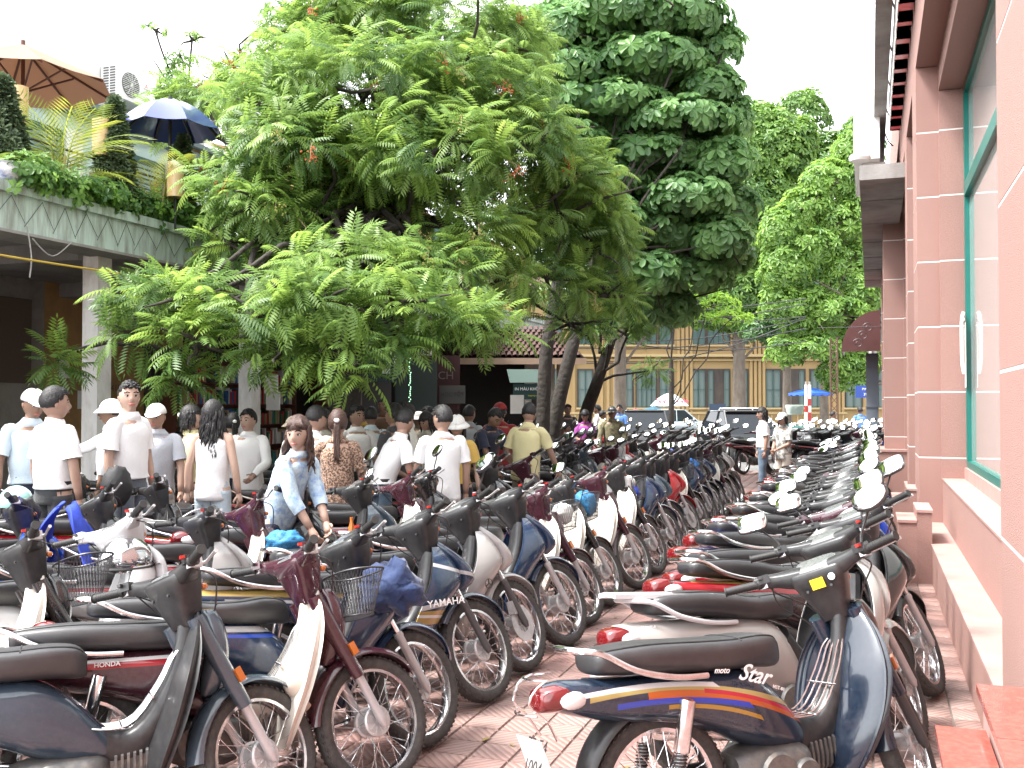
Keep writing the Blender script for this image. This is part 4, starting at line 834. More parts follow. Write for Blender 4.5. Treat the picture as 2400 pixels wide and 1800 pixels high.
def f_engine(g):
    g.loft([(.30, -.01, .31, .07, .07, .06, 3), (.38, -.01, .30, .11, .10, .09, 3), (.50, -.01, .29, .125, .11, .10, 3), (.60, -.01, .30, .115, .09, .09, 3), (.64, 0, .31, .06, .06, .06, 3)], 14, 2)
    for i in range(6): g.loft([(.655 + i * .022, 0, .325 + i * .002, .065, .065, .065, 4), (.665 + i * .022, 0, .326 + i * .002, .065, .065, .065, 4)], 12, 1)
    g.loft([(.64, 0, .32, .05, .05, .05, 4), (.80, 0, .335, .05, .05, .05, 4)], 12, 1)
    g.loft([(.78, 0, .335, .06, .055, .055, 3), (.84, 0, .34, .05, .045, .045, 3)], 12, 1)
    for y in (-.13, .125): g.rev([(0, y - .012), (.075, y - .012), (.085, y), (.075, y + .012), (0, y + .012)], (.44, 0, .30), 18)
    g.rev([(0, -.15), (.05, -.15), (.058, -.14), (.058, -.12)], (.56, 0, .29), 16)
def f_exhaust(g):
    g.tube([(.82, -.03, .29), (.84, -.06, .20), (.76, -.10, .175), (.5, -.12, .17), (.25, -.135, .20)], .013, 8, 4)
    g.tube([(.25, -.135, .20), (.21, -.14, .206), (.13, -.142, .22), (-.30, -.15, .285), (-.34, -.15, .29), (-.35, -.15, .292)], [.015, .03, .043, .048, .04, .02], 14)
def f_shock(s_, part):
    a, b = np.array((-.005, s_ * .118, .305)), np.array((.075, s_ * .125, .615)); d = b - a
    if part == 'cover': return lambda g: g.tube([a + d * .42, a + d * .44, a + d * .98, a + d], [.024, .029, .029, .018], 12)
    if part == 'spring': return lambda g: g.tube([a + d * (.12 + .32 * i / 60) + .022 * (math.cos(i * .95) * np.array((1, 0, -.25)) + math.sin(i * .95) * np.array((0, 1, 0))) for i in range(61)], .0042, 5)
    return lambda g: g.tube([a, a + d * .03, a + d * .1, a + d * .5], [.014, .014, .018, .016], 9)
def f_rail(kind):
    z = .0 if kind != 'sport' else .03
    return lambda g: g.tube([(.16, -.135, .685 + z), (.02, -.142, .695 + z), (-.14, -.145, .735 + z), (-.26, -.13, .80 + z), (-.33, -.08, .815 + z), (-.345, 0, .817 + z), (-.33, .08, .815 + z), (-.26, .13, .80 + z), (-.14, .145, .735 + z), (.02, .142, .695 + z), (.16, .135, .685 + z)], .0115, 9, 4)
def f_rearfender(g): arc_fender(g, 0, .335, 62, 172, .065, th=.005, drop=.03, tip=.9)
def f_tail(kind):
    x0, z0 = (-.44, .668) if kind != 'sport' else (-.50, .722)
    return lambda g: g.loft([(x0 - .025, 0, z0 - .02, .035, .02, .026, 3), (x0 - .015, 0, z0 - .012, .058, .038, .038, 3), (x0 + .03, 0, z0 - .004, .080, .046, .048, 3), (x0 + .07, 0, z0 - .002, .090, .036, .040, 3), (x0 + .09, 0, z0, .07, .012, .02, 3)], 16, 3)
def f_guard(g):
    for s_ in (-1, 1): g.tube([(-.34, s_ * .11, .73), (-.46, s_ * .085, .73), (-.515, s_ * .06, .66), (-.46, s_ * .075, .60), (-.42, s_ * .06, .53)], .0045, 6, 3)
    for z, x in ((.73, -.46), (.62, -.50)): g.tube([(x, -.085, z), (x - .03, 0, z), (x, .085, z)], .0045, 6, 2)
def f_plate(g): g.box((-.475, 0, .475), (.004, .185, .135), M=Matrix.Rotation(rad(-18), 4, 'Y'))
def f_basket(g):
    # tapered wire basket on the front of the steering head
    def ring(z, sx, sy, off): return [(1.15 + off + sx * math.cos(a) * (abs(math.cos(a)) + .45) ** -.35, sy * math.sin(a) * (abs(math.sin(a)) + .45) ** -.35, z) for a in np.linspace(0, 2 * math.pi, 45)]
    top, bot = ring(.945, .125, .19, .03), ring(.745, .085, .135, 0)
    g.tube(top, .005, 6); g.tube(bot, .004, 5)
    T, B = np.array(top), np.array(bot)
    for i in range(44):
        for dlt in (-3, 3):
            p = T[i]; q = B[(i + dlt) % 44]
            g.tube([p, (p + q) / 2 + (T[(i + dlt // 2) % 44] - p) * .0, q], .0013, 3, cap=False)
    for i in range(-6, 7):
        y = i * .02; xs = .08 * math.sqrt(max(0, 1 - (y / .135) ** 2)); g.tube([(1.15 - xs, y, .745), (1.15 + xs, y, .745)], .0013, 3, cap=False)
    for s_ in (-1, 1): g.tube([(1.07, s_ * .05, .75), (1.0, s_ * .05, .80), (.96, s_ * .05, .90)], .006, 6, 2)
def f_rack(g):
    for i in range(5):
        y = -.07 + i * .035
        g.tube([(.47, y, .575), (.53, y, .50), (.64, y, .475), (.73, y, .50), (.82, y * .9, .62), (.86, y * .8, .70), (.885, y * .6, .735)], .0038, 5, 3)
    for x, z in ((.53, .50), (.68, .478), (.79, .575)): g.tube([(x, -.08, z), (x, .08, z)], .0045, 5)
def f_ind(s_): return lambda g: g.ell((.968, s_ * .082, .962), (.016, .015, .014), 10, 7)
def f_rind(s_): return lambda g: g.ell((-.40, s_ * .105, .66), (.035, .014, .022), 10, 7)
def f_forkref(s_): return lambda g: g.box((1.065, s_ * .115, .60), (.03, .012, .055), M=Matrix.Rotation(-HD, 4, 'Y'))
def f_peg(g):
    g.tube([(.50, -.24, .255), (.50, .24, .255)], .009, 7); 
    for s_ in (-1, 1): g.tube([(.50, s_ * .17, .257), (.50, s_ * .255, .257)], .016, 9); g.tube([(.12, s_ * .12, .30), (.14, s_ * .19, .31)], .013, 7)
def f_stand(g): g.tube([(.46, .11, .24), (.42, .16, .12), (.40, .20, .012)], .009, 6, 2); g.tube([(.20, -.09, .20), (.12, -.11, .09), (.06, -.12, .10)], .011, 6, 2)
def f_chain(g): g.loft([(-.03, .098, .285, .012, .045, .045, 4), (.0, .098, .285, .014, .06, .055, 4), (.25, .10, .29, .014, .05, .045, 4), (.42, .10, .30, .014, .045, .045, 4)], 10, 2)
def f_cable(g):
    for s_ in (-1, 1): g.tube([(.84, s_ * .20, 1.0), (.93, s_ * .20, .97), (.99, s_ * .12, .90), (1.0, s_ * .06, .80)], .0035, 5, 4)
    g.tube([(.84, .19, 1.0), (.95, .22, .93), (1.02, .13, .80), (1.06, .09, .55), (1.15, .07, .33)], .0035, 5, 4)
def f_disc(g):
    g.rev([(.055, -.062), (.11, -.062), (.11, -.058), (.055, -.058)], (AX, 0, .285), 28, closed=True)
    g.box((AX - .075, -.06, .38), (.05, .04, .08), rz=.2)
def parts_for(kind, o):
    """list of part records for one bike"""
    rnd = o.get('round', False); L = [
        P_('body_cover', 'body_' + kind, f_body(kind), 'paint'),
        P_('seat', 'seat_' + kind, f_seat(kind), 'seat', smooth=60),
        P_('piping', 'piping_' + kind, f_piping(kind), 'black', par='seat', near=2),
        P_('frame_tunnel', 'tunnel_' + kind, f_tunnel(kind), 'tunnel'),
        P_('leg_shield', 'shield_' + kind, (lambda g: g.sheet(shield_grid(SH[kind], 17, 88), .008)), 'shield', smooth=60),
        *([P_('inner_panel', 'inner_cub', (lambda g: g.loft([(.962, 0, .868, .050, .006, .02, 1.7, 0)] + [(xf - .012, 0, z, w * .985, .006, bl, 1.6, 0) for (z, xf, xb, w), bl in zip(SH['cub'][1:], (.035, .055, .075, .085, .085, .06))], 20, 3, axis='z')), 'shield', par='leg_shield', smooth=60)] if kind == 'cub' else []),
        P_('engine', 'engine', f_engine, 'engine'),
        P_('exhaust', 'exhaust', f_exhaust, 'chrome', near=1),
        P_('rear_fender', 'rfender', f_rearfender, 'black'),
        P_('rear_signal', 'rsig_' + kind, (lambda g: [g.ell(((-.355 if kind != 'sport' else -.415), s_ * .082, .655 if kind != 'sport' else .70), (.062, .026, .030), 12, 7, M=np.array(Matrix.Rotation(-s_ * .25, 3, 'Z'))) for s_ in (-1, 1)]), 'lens', near=1),
        P_('tail_light', 'tail_' + kind, f_tail(kind), 'taillens', smooth=60),
        P_('grab_rail', 'rail_' + kind, f_rail(kind), 'rail', near=1),
        P_('number_plate', 'plate', f_plate, 'plate', near=1),
        P_('foot_peg', 'peg', f_peg, 'black', near=1),
        P_('stand', 'stand', f_stand, 'black', near=1),
        P_('chain_case', 'chain', f_chain, 'black', near=2),
        P_('wheel', 'rim_r', g_rim(0), 'rim'), P_('tyre', 'tyre_r', g_tyre(0), 'rubber', par='wheel', smooth=50),
        P_('spokes', 'spokes_r', g_spokes(0), 'chrome', par='wheel', near=1), P_('hub', 'hub_r', g_hub(0, .075), 'alloy', par='wheel', near=1),
        P_('wheel', 'rim_f', g_rim(AX), 'rim', 'front'), P_('tyre', 'tyre_f', g_tyre(AX), 'rubber', 'front', par='wheel', smooth=50),
        P_('spokes', 'spokes_f', g_spokes(AX), 'chrome', 'front', par='wheel', near=0), P_('hub', 'hub_f', g_hub(AX, .068), 'alloy', 'front', par='wheel'),
        P_('front_fender', 'fender_' + kind, f_fender(kind), 'fender', 'front', smooth=60),
        P_('handlebar_cover', 'headset_' + kind, f_headset(kind), 'headset', 'front', smooth=50),
        P_('dial', 'dial_' + kind, f_dial(kind), 'dial', 'front', par='handlebar_cover', near=1),
        P_('headlight', 'light_' + kind, f_headlight(kind), 'lens', 'front', par='handlebar_cover', near=1),
        P_('cable', 'cable', f_cable, 'black', 'front', par='handlebar_cover', near=1)]
    if kind != 'cub': L.append(P_('dial_hood', 'visor_' + kind, f_visor(kind), 'black', 'front', par='handlebar_cover', near=2))
    L.append(P_('front_cover', 'cover_' + kind, f_cover(kind), 'cowl', 'body', smooth=60))
    if kind != 'cub' or o.get('outer'): L.append(P_('shield_skin', 'skin_' + kind, f_shieldpaint(kind), 'cowl', 'body', par='leg_shield', smooth=60))
    for s_ in (-1, 1):
        L += [P_('grip', 'grip%d' % s_, f_grip(s_), 'grip', 'front'), P_('lever', 'lever%d' % s_, f_lever(s_), 'lever', 'front', near=1),
              P_('switch', 'switch%d' % s_, f_switch(s_), 'red' if s_ < 0 else 'black', 'front', near=2),
              P_('fork_leg', 'fork%d' % s_, f_fork(s_, 'low'), 'fork', 'front'), P_('fork_tube', 'forkt%d' % s_, f_fork(s_, 'up'), 'forkt', 'front', par='fork_leg', near=0),
              P_('shock', 'shock%d' % s_, f_shock(s_, 'cover'), 'rail', near=1), P_('spring', 'spring%d' % s_, f_shock(s_, 'spring'), 'black', par='shock', near=2), P_('damper', 'damp%d' % s_, f_shock(s_, 'rod'), 'alloy', par='shock', near=1)]
        L += [P_('turn_signal', 'ind%d' % s_, f_ind(s_), 'amber', 'front', near=1)]
        if kind == 'cub': L += [P_('reflector', 'ref%d' % s_, f_forkref(s_), 'amber', 'front', near=2)]
        mm = o.get('mirrors', 3)
        if mm & (1 if s_ < 0 else 2):
            q = 'r' if rnd else 's'
            L += [P_('mirror', 'mir%s%d' % (q, s_), f_mirror(s_, rnd), 'black', 'front', smooth=50), P_('mirror_stem', 'stem%d' % s_, f_stem(s_), 'stem', 'front', par='mirror', near=1),
                  P_('mirror_glass', 'mg%s%d' % (q, s_), f_mglass(s_, rnd), 'glass', 'front', par='mirror', smooth=60)]
    if kind == 'cub': L.append(P_('fork_cover', 'forkcover', f_forkcover(kind), 'fender', 'front'))
    if o.get('basket'): L.append(P_('basket', 'basket', f_basket, 'wire', 'front'))
    if o.get('rack'): L.append(P_('wire_rack', 'wrack', f_rack, 'rackm'))
    if o.get('guard'): L.append(P_('light_guard', 'guard', f_guard, 'chrome'))
    if o.get('disc'): L.append(P_('brake_disc', 'disc', f_disc, 'alloy', 'front', par='wheel'))
    return L
BASE = dict(seat=m_seat, black=m_blk, engine=m_eng, chrome=m_chr, plate=m_plate, rim=m_chr, rubber=m_rub, alloy=m_alu, dial=m_dial, lens=m_lens,
            grip=m_grip, lever=m_alu, red=m_red, fork=m_forkg, forkt=m_chr, amber=m_amber, glass=m_glass, wire=m_wire, taillens=m_redl, rail=m_chr,
            headset=m_blk, tunnel=m_blk, rackm=m_chr, stem=m_blk)
def paint(nm, c, bands=()):
    return stripes('paint_' + nm, c, bands) if bands else mat('paint_' + nm, c, 0.22, coat=0.8, noise=((0.24, 0.22, 0.20), 60, 0.05))
W_, R_, GD, BL, SV = (.62, .62, .62), (.32, .012, .02), (.36, .24, .07), (.03, .08, .45), (.45, .45, .46)
PAL = {
 'maroon': dict(paint=paint('maroon_side', (.045, .012, .02), [(.655, .668, -.02, -.36, .5, W_), (.632, .655, -.02, -.36, .5, R_)]), cowl=paint('maroon', (.05, .012, .022)), fender=paint('maroon', (.05, .012, .022)), headset=paint('maroon', (.05, .012, .022)), shield=m_cream, tunnel=m_cream),
 'black_cream': dict(paint=paint('black_side', (.02, .02, .022), [(.64, .655, -.03, -.36, .45, R_)]), cowl=paint('black', (.02, .02, .022)), fender=paint('black', (.02, .02, .022)), headset=m_blk, shield=m_cream, tunnel=m_cream),
 'navy': dict(paint=paint('navy_side', (.012, .03, .075), [(.675, .70, -.09, -.3, .6, SV), (.65, .665, -.09, -.2, .7, BL)]), cowl=paint('navy', (.012, .032, .08)), fender=paint('navy', (.012, .032, .08)), shield=paint('navy', (.012, .032, .08)), fork=m_forkg),
 'gold': dict(paint=paint('gold_side', (.01, .03, .07), [(.68, .72, -.10, -.35, .5, GD), (.65, .665, -.10, -.2, .6, SV)]), cowl=paint('gold_cowl', (.01, .03, .07), [(.50, .57, -.04, .6, 1.4, GD), (.585, .60, -.1, .6, 1.3, W_), (.46, .485, .1, .6, 1.3, SV), (1.02, 1.04, -.28, .6, 1.3, SV)]), fender=paint('navydark', (.01, .025, .06)), shield=m_blk, fork=m_forkd, rim=m_chr),
 'silver': dict(paint=paint('silver_side', (.38, .37, .37), [(.67, .69, -.08, -.3, .5, R_)]), cowl=paint('silver', (.38, .37, .365)), fender=paint('silver', (.38, .37, .365)), shield=m_blk, fork=m_forkd),
 'steel': dict(paint=paint('steel_side', (.03, .05, .075)), cowl=paint('steel', (.05, .075, .10)), fender=paint('steel', (.05, .075, .10)), shield=m_blk, fork=m_forkg),
 'red': dict(paint=paint('red_side', (.34, .01, .015), [(.67, .685, -.09, -.3, .5, W_)]), cowl=paint('red', (.36, .010, .016)), fender=paint('red', (.36, .010, .016)), shield=m_blk, fork=m_forkg),
 'redstripe': dict(paint=paint('redstripe_side', (.03, .012, .015), [(.66, .70, -.10, -.4, .55, R_), (.70, .715, -.10, -.3, .4, GD)]), cowl=paint('blackp', (.018, .018, .02)), fender=m_blk, shield=m_blk),
 'blue': dict(paint=paint('blue_side', (.012, .06, .42), [(.67, .69, -.09, -.3, .5, W_)]), cowl=paint('blue', (.012, .07, .50)), fender=paint('blue', (.012, .07, .50)), shield=m_blk),
 'black': dict(paint=paint('blackp_side', (.018, .018, .02), [(.66, .685, -.08, -.3, .5, R_)]), cowl=paint('blackp', (.018, .018, .02)), fender=m_blk, shield=m_blk),
 'white': dict(paint=paint('white', (.62, .62, .63)), cowl=paint('white', (.62, .62, .63)), fender=paint('white', (.62, .62, .63)), shield=paint('white', (.62, .62, .63)), headset=paint('white', (.62, .62, .63)), tunnel=paint('white', (.62, .62, .63))),
 'star': dict(paint=paint('star_side', (.010, .022, .045), [(.648, .668, (-.06, -.30), -.30, .62, (.36, .29, .10)), (.660, .676, (-.06, -.22), -.36, .22, W_), (.622, .650, (-.05, -.36), -.08, .70, (.42, .09, .008)), (.640, .655, (-.05, -.36), .15, .75, (.40, .01, .03)), (.605, .625, (-.06, -.30), -.20, .36, (.015, .05, .40)), (.585, .600, (-.02, -.5), .0, .40, (.36, .20, .02))]), cowl=paint('brownpaint', (.055, .035, .03)), fender=paint('star_navy', (.010, .024, .048)), shield=paint('star_shield', (.005, .012, .026)), tunnel=m_blk, fork=m_forkd),
 'champagne': dict(paint=paint('champ', (.42, .40, .38)), cowl=paint('champ', (.42, .40, .38)), fender=paint('champ', (.42, .40, .38)), shield=m_blk, rail=mat('rail_silver', (.66, .66, .68), .3, .3)),
}
BIKES = []
def bike(kind, pal, x, y, ang, label, group, steer=None, far=None, front=False, lean=None, **o):
    """x,y = rear axle on the ground (or the front wheel's contact when front=True); ang = heading in degrees from +X"""
    a = rad(ang)
    if front: x, y = x - AX * math.cos(a), y - AX * math.sin(a)
    steer = rad(28 if steer is None else steer); d = math.hypot(x, y)
    lv = 2 if d < 9.5 else (1 if d < 17 else 0)
    if far is not None: lv = far
    t = thing('motorbike', label, 'motorbike', (x, y, 0), 0, group)
    ln = rad(-7 if lean is None else lean)      # rests on the side stand, leaning to its left (+Y)
    t.matrix_world = Matrix.Translation((x, y, 0)) @ Matrix.Rotation(a, 4, 'Z') @ Matrix.Rotation(ln, 4, 'X') @ Matrix.Scale(o.pop('scale', random.uniform(.975, 1.02)), 4)
    S = steer_m(steer); made = {}; pl = PAL[pal]
    for name, key, fn, mk, grp, par, near, dm, sm in parts_for(kind, o):
        if near > lv: continue
        me = part_mesh(key, fn, dm, sm); m = o.get('mat_' + mk) or pl.get(mk) or BASE[mk]
        p = made.get((par, grp)) or made.get((par, 'body')) if par else None
        ob = put(name, me, p if p is not None else t, m=m)
        if grp == 'front' and p is None: ob.matrix_local = S
        if name == 'spokes': ob['kind'] = 'stuff'
        made[(name, grp)] = ob
    BIKES.append(t); return t, made
# ------------------------------------------------------------------ foliage
def leaf_mat(name, dark, bright, rough=.38, tl=.35):
    m = bpy.data.materials.new(name); m.use_nodes = True; nt = m.node_tree; p = nt.nodes['Principled BSDF']; L = nt.links.new
    a = nt.nodes.new('ShaderNodeAttribute'); a.attribute_name = 'tone'
    oi = nt.nodes.new('ShaderNodeObjectInfo'); ad = nt.nodes.new('ShaderNodeMath'); ad.operation = 'MAXIMUM'
    m2 = nt.nodes.new('ShaderNodeMath'); m2.operation = 'MULTIPLY'; L(oi.outputs['Alpha'], m2.inputs[0]); m2.inputs[1].default_value = 0
    L(a.outputs['Fac'], ad.inputs[0]); L(m2.outputs[0], ad.inputs[1])
    mx = nt.nodes.new('ShaderNodeMix'); mx.data_type = 'RGBA'; mx.inputs[6].default_value = (*dark, 1); mx.inputs[7].default_value = (*bright, 1); L(ad.outputs[0], mx.inputs[0])
    L(mx.outputs[2], p.inputs['Base Color']); p.inputs['Roughness'].default_value = rough; p.inputs['Specular IOR Level'].default_value = .6
    t = nt.nodes.new('ShaderNodeBsdfTranslucent'); h = nt.nodes.new('ShaderNodeHueSaturation'); h.inputs['Value'].default_value = 1.7; h.inputs['Saturation'].default_value = .95; h.inputs['Hue'].default_value = .485
    L(mx.outputs[2], h.inputs['Color']); L(h.outputs[0], t.inputs[0])
    ms = nt.nodes.new('ShaderNodeMixShader'); ms.inputs[0].default_value = tl; L(p.outputs[0], ms.inputs[1]); L(t.outputs[0], ms.inputs[2]); L(ms.outputs[0], nt.nodes['Material Output'].inputs[0])
    return m
m_bark = mat('bark_dark', (0.032, 0.027, 0.023), 0.9, noise=((0.06, 0.05, 0.042), 6, 0.8, (1, 1, .3)), bump=(14, .03))
m_bark2 = mat('bark_brown', (0.12, 0.095, 0.075), 0.9, noise=((0.2, 0.17, 0.14), 4, 0.8, (1, 1, .3)), bump=(10, .03))
def T_pinnate(n=10, ll=.27, lw=.066, droop=.20):
    V = []; F = []
    for i in range(n + 1):
        q = .14 + .86 * i / n; x = q * (1 - .12 * q); z = .10 * math.sin(q * 2) - droop * q * q
        sc = math.sin(math.pi * (.18 + .74 * (1 - i / n) ** .8)) ** .6 * (.75 + .25 * (1 - q))
        for s_ in ((-1, 1) if i < n else (0,)):
            a = rad(80 - 30 * q) * s_; d = np.array((math.cos(a), math.sin(a), -.22 - .15 * q)); d /= np.linalg.norm(d)
            w = np.array((-math.sin(a), math.cos(a), 0)); up = np.array((0, 0, 1.0)); l = ll * sc; b = np.array((x, 0, z)); k = len(V)
            c = lambda t, ww, f: b + d * l * t + w * lw * ww * sc + up * f * l - up * .18 * l * t * t
            V += [c(0, 0, 0), c(.42, .55, .05), c(1, 0, -.04), c(.42, -.55, .05)]
            F += [(k, k + 1, k + 2, k + 3)]
    return np.array(V), np.array(F)
def T_whorl(n, l, w, lift, parts=2):
    V = []; F = []
    for i in range(n):
        a = 2 * math.pi * i / n + .3 * math.sin(i * 5); d = np.array((math.cos(a), math.sin(a), 0)); s_ = np.array((-d[1], d[0], 0)); lf = lift * (.6 + .7 * ((i * 7) % 5) / 4); k = len(V); ll = l * (.8 + .3 * ((i * 3) % 4) / 3)
        c = lambda t, ww, e: d * ll * t + s_ * w * ww + np.array((0, 0, lf * t * ll - .55 * ll * t * t + e * ll))
        V += [c(.05, 0, 0), c(.5, .62, .05), c(.88, .62, .04), c(1.0, 0, -.02), c(.88, -.62, .04), c(.5, -.62, .05)]
        F += [(k, k + 1, k + 2, k + 3), (k, k + 3, k + 4, k + 5)]
    return np.array(V), np.array(F)
def rotm(x, z):
    """rotation matrices (n,3,3) with columns x, y, z; x exact, z approximate"""
    x = x / np.linalg.norm(x, axis=1)[:, None]; y = np.cross(z, x); y /= np.linalg.norm(y, axis=1)[:, None] + 1e-9; z = np.cross(x, y)
    return np.stack([x, y, z], axis=2)
def stamp(T, P, R, S, tone):
    V, F = T; n = len(P)
    W = (V[None] * S[:, None, None]) @ np.transpose(R, (0, 2, 1)) + P[:, None]
    FF = F[None] + (np.arange(n) * len(V))[:, None, None]
    return W.reshape(-1, 3), FF.reshape(-1, F.shape[1]), np.repeat(tone, len(V))
def blobs(L, z=None, depthk=1.0):
    """list of (u, v, ru, rv, z) in photograph columns/rows (2212 wide) -> centres and radii in metres"""
    out = []
    for b in L:
        u, v, ru, rv = b[:4]; zz = b[4] if len(b) > 4 else z; k = 2400 / 2212
        c = at(u * k, zz, hgt(v * k, zz)); m_ = zz / 2333 * k; out.append((np.array(c), ru * m_, max(ru, rv) * m_ * depthk, rv * m_))
    return out
def sample(B, dens, up=.35, inner=.25):
    """points and outward directions on the skin of flattened blobs"""
    P = []; D = []
    for c, rx, ry, rz in B:
        area = 4 * math.pi * ((rx * ry) ** 1.6 / 3 + (rx * rz) ** 1.6 / 3 + (ry * rz) ** 1.6 / 3) ** (1 / 1.6); n = max(4, int(area * dens))
        d = RNG.normal(size=(n * 2, 3)); d /= np.linalg.norm(d, axis=1)[:, None]; keep = d[:, 2] > -.75 + .5 * RNG.random(n * 2); d = d[keep][:n]
        r = 1 - inner * RNG.random(len(d)) ** 1.5; r *= 1 + .14 * np.sin(d[:, 0] * 7 + c[0] * 5) * np.cos(d[:, 2] * 6 + c[1])
        # local frame along camera right
        R = np.array([[C_, -S_, 0], [S_, C_, 0], [0, 0, 1]])
        P.append(c + ((d * r[:, None]) * (rx, ry, rz)) @ R.T); q = (d / (rx, ry, rz)); q /= np.linalg.norm(q, axis=1)[:, None]; D.append(q @ R.T + (0, 0, up))
    P = np.concatenate(P); D = np.concatenate(D); return P, D / np.linalg.norm(D, axis=1)[:, None]
def limb(g, a, b, r0, r1, wob=.12, n=6):
    a, b = np.array(a, float), np.array(b, float); P = [a]; L = np.linalg.norm(b - a)
    for i in range(1, n): q = i / n; P.append(a + (b - a) * q + np.array((random.uniform(-1, 1), random.uniform(-1, 1), random.uniform(-.3, .9))) * wob * L * math.sin(math.pi * q) * .5)
    P.append(b); g.tube(P, np.linspace(r0, r1, len(P)).tolist(), 8, 2); return P
def tree(name, label, base, fork, stems, B, T, n_per, size, m_leaf, dens, m_b=m_bark, r=.25, young=.3, spread=(55, 100), whorl=False, twig=.012, parts_n=0, group=None, part_name='leaf'):
    t = thing(name, label, 'tree', tuple(base), 0, group); bs = np.array(base)
    tr = G(); P0 = [bs + (0, 0, -.1)] + [np.array(q) for q in stems]; tr.tube(P0, np.linspace(r, r * .62, len(P0)).tolist(), 14, 4)
    tr.v = [v - bs for v in tr.v]; trunk = put('trunk', tr.mesh('trunk', m_b, 60), t)
    fk = np.array(fork); g = G()
    for c, rx, ry, rz in B:
        st = fk if np.linalg.norm(c - fk) < 6 else fk + (c - fk) * .3
        limb(g, fk if random.random() < .6 else P0[-1 if len(P0) < 3 else -2], c, r * .2, .02, .16)
        for k in range(4):
            e = c + RNG.normal(size=3) * (rx * .6, rx * .6, rz * .6); limb(g, c, e, .03, .008, .15, 4)
    g.v = [v - bs for v in g.v]; stuff(put('branches', g.mesh('branches', m_b, 60), trunk))
    P, D = sample(B, dens); n = len(P)
    hi = P[:, 2]; tn = np.clip(RNG.normal(young, .22, n) + .25 * (RNG.random(n) < .25), 0, 1)
    if whorl:
        q = RNG.normal(size=(n, 3)); x = np.cross(D, q); R = rotm(x, D); LP, LR, LS, LT = P, R, size * RNG.uniform(.75, 1.2, n), tn
    else:
        idx = np.repeat(np.arange(n), n_per); m_ = len(idx); az = RNG.random(m_) * 2 * math.pi; pol = np.radians(RNG.uniform(*spread, m_))
        q = RNG.normal(size=(n, 3)); u = np.cross(D, q); u /= np.linalg.norm(u, axis=1)[:, None]; w = np.cross(D, u)
        x = D[idx] * np.cos(pol)[:, None] + (u[idx] * np.cos(az)[:, None] + w[idx] * np.sin(az)[:, None]) * np.sin(pol)[:, None]; x[:, 2] -= .12
        LP = P[idx] + x * .02 - D[idx] * RNG.uniform(0, .22, m_)[:, None] * (size / .42); LR = rotm(x, D[idx] * .5 + (0, 0, 1.0) + RNG.normal(size=(m_, 3)) * .18); LS = size * RNG.uniform(.72, 1.15, m_); LT = np.clip(tn[idx] + RNG.normal(0, .06, m_), 0, 1)
    sel = np.zeros(len(LP), bool)
    if parts_n:       # the leaves that show largest are separate parts
        cen = np.mean([b[0] for b in B], axis=0); dist = np.linalg.norm(LP - (0, 0, CAM_H), axis=1)
        order = np.argsort(dist + RNG.random(len(dist)) * 1.2)[:parts_n]; sel[order] = True
    V, F, tone = stamp(T, LP[~sel] - bs, LR[~sel], LS[~sel], LT[~sel])
    crown = put('crown', fastmesh('crown', V, F, m_leaf, True, tone), t); stuff(crown)
    if parts_n:
        vs = []
        for k in range(6): vs.append(fastmesh(part_name, T[0], T[1], m_leaf, True, np.full(len(T[0]), .1 + .15 * k)))
        for i in np.where(sel)[0]:
            M = Matrix.Identity(4); A = LR[i] * LS[i]
            for a in range(3):
                for b in range(3): M[a][b] = A[a, b]
                M[a][3] = LP[i][a] - bs[a]
            put(part_name, vs[min(5, int(LT[i] * 6))], t, M=M)
    return t, P, D
k_ = 2400 / 2212
LF = leaf_mat('leaf_feather', (.065, .145, .035), (.26, .41, .07), .5, .42)
FB_ = [(520, 165, 60, 65, 13.6), (340, 255, 60, 35, 15.4), (390, 205, 55, 35, 15.6), (600, 70, 60, 50, 14.2), (900, 70, 230, 80, 14.2), (650, 140, 110, 70, 13.2), (800, 190, 220, 90, 12.6), (1000, 200, 190, 110, 13), (1080, 90, 110, 80, 14), (790, 30, 150, 60, 14), (700, 60, 90, 60, 14),
       (570, 230, 120, 80, 12.2), (700, 320, 190, 90, 12), (930, 330, 190, 110, 12), (1120, 300, 130, 110, 12.8), (1250, 380, 90, 90, 13.6), (1210, 470, 140, 110, 14),
       (440, 215, 90, 30, 15.5), (490, 380, 90, 50, 12), (560, 440, 120, 70, 11.6), (480, 520, 60, 45, 11.4), (640, 530, 90, 60, 11.8),
       (330, 640, 90, 55, 10.2), (280, 720, 55, 40, 10), (430, 640, 90, 55, 10), (430, 740, 80, 60, 9.8), (390, 810, 40, 25, 9.9), (560, 680, 120, 65, 9.8), (600, 760, 90, 30, 10), (700, 650, 130, 70, 9.8), (730, 740, 80, 50, 9.6), (760, 800, 35, 25, 9.6),
       (850, 660, 120, 70, 10), (870, 740, 70, 30, 10.2), (960, 690, 100, 55, 10.4), (1060, 710, 70, 40, 10.6), (780, 570, 180, 70, 11), (950, 590, 130, 70, 11.6), (1040, 500, 90, 70, 12),
       (1090, 600, 70, 50, 12.4), (1180, 600, 100, 70, 13.6), (1290, 530, 90, 90, 14.6), (1310, 640, 80, 60, 14.8), (1230, 700, 60, 30, 14.4), (125, 775, 8, 6, 10.8)]
tb_ = np.array(at(745 * k_, 13.8)); fk_ = np.array(at(800 * k_, 13.2, 4.4))
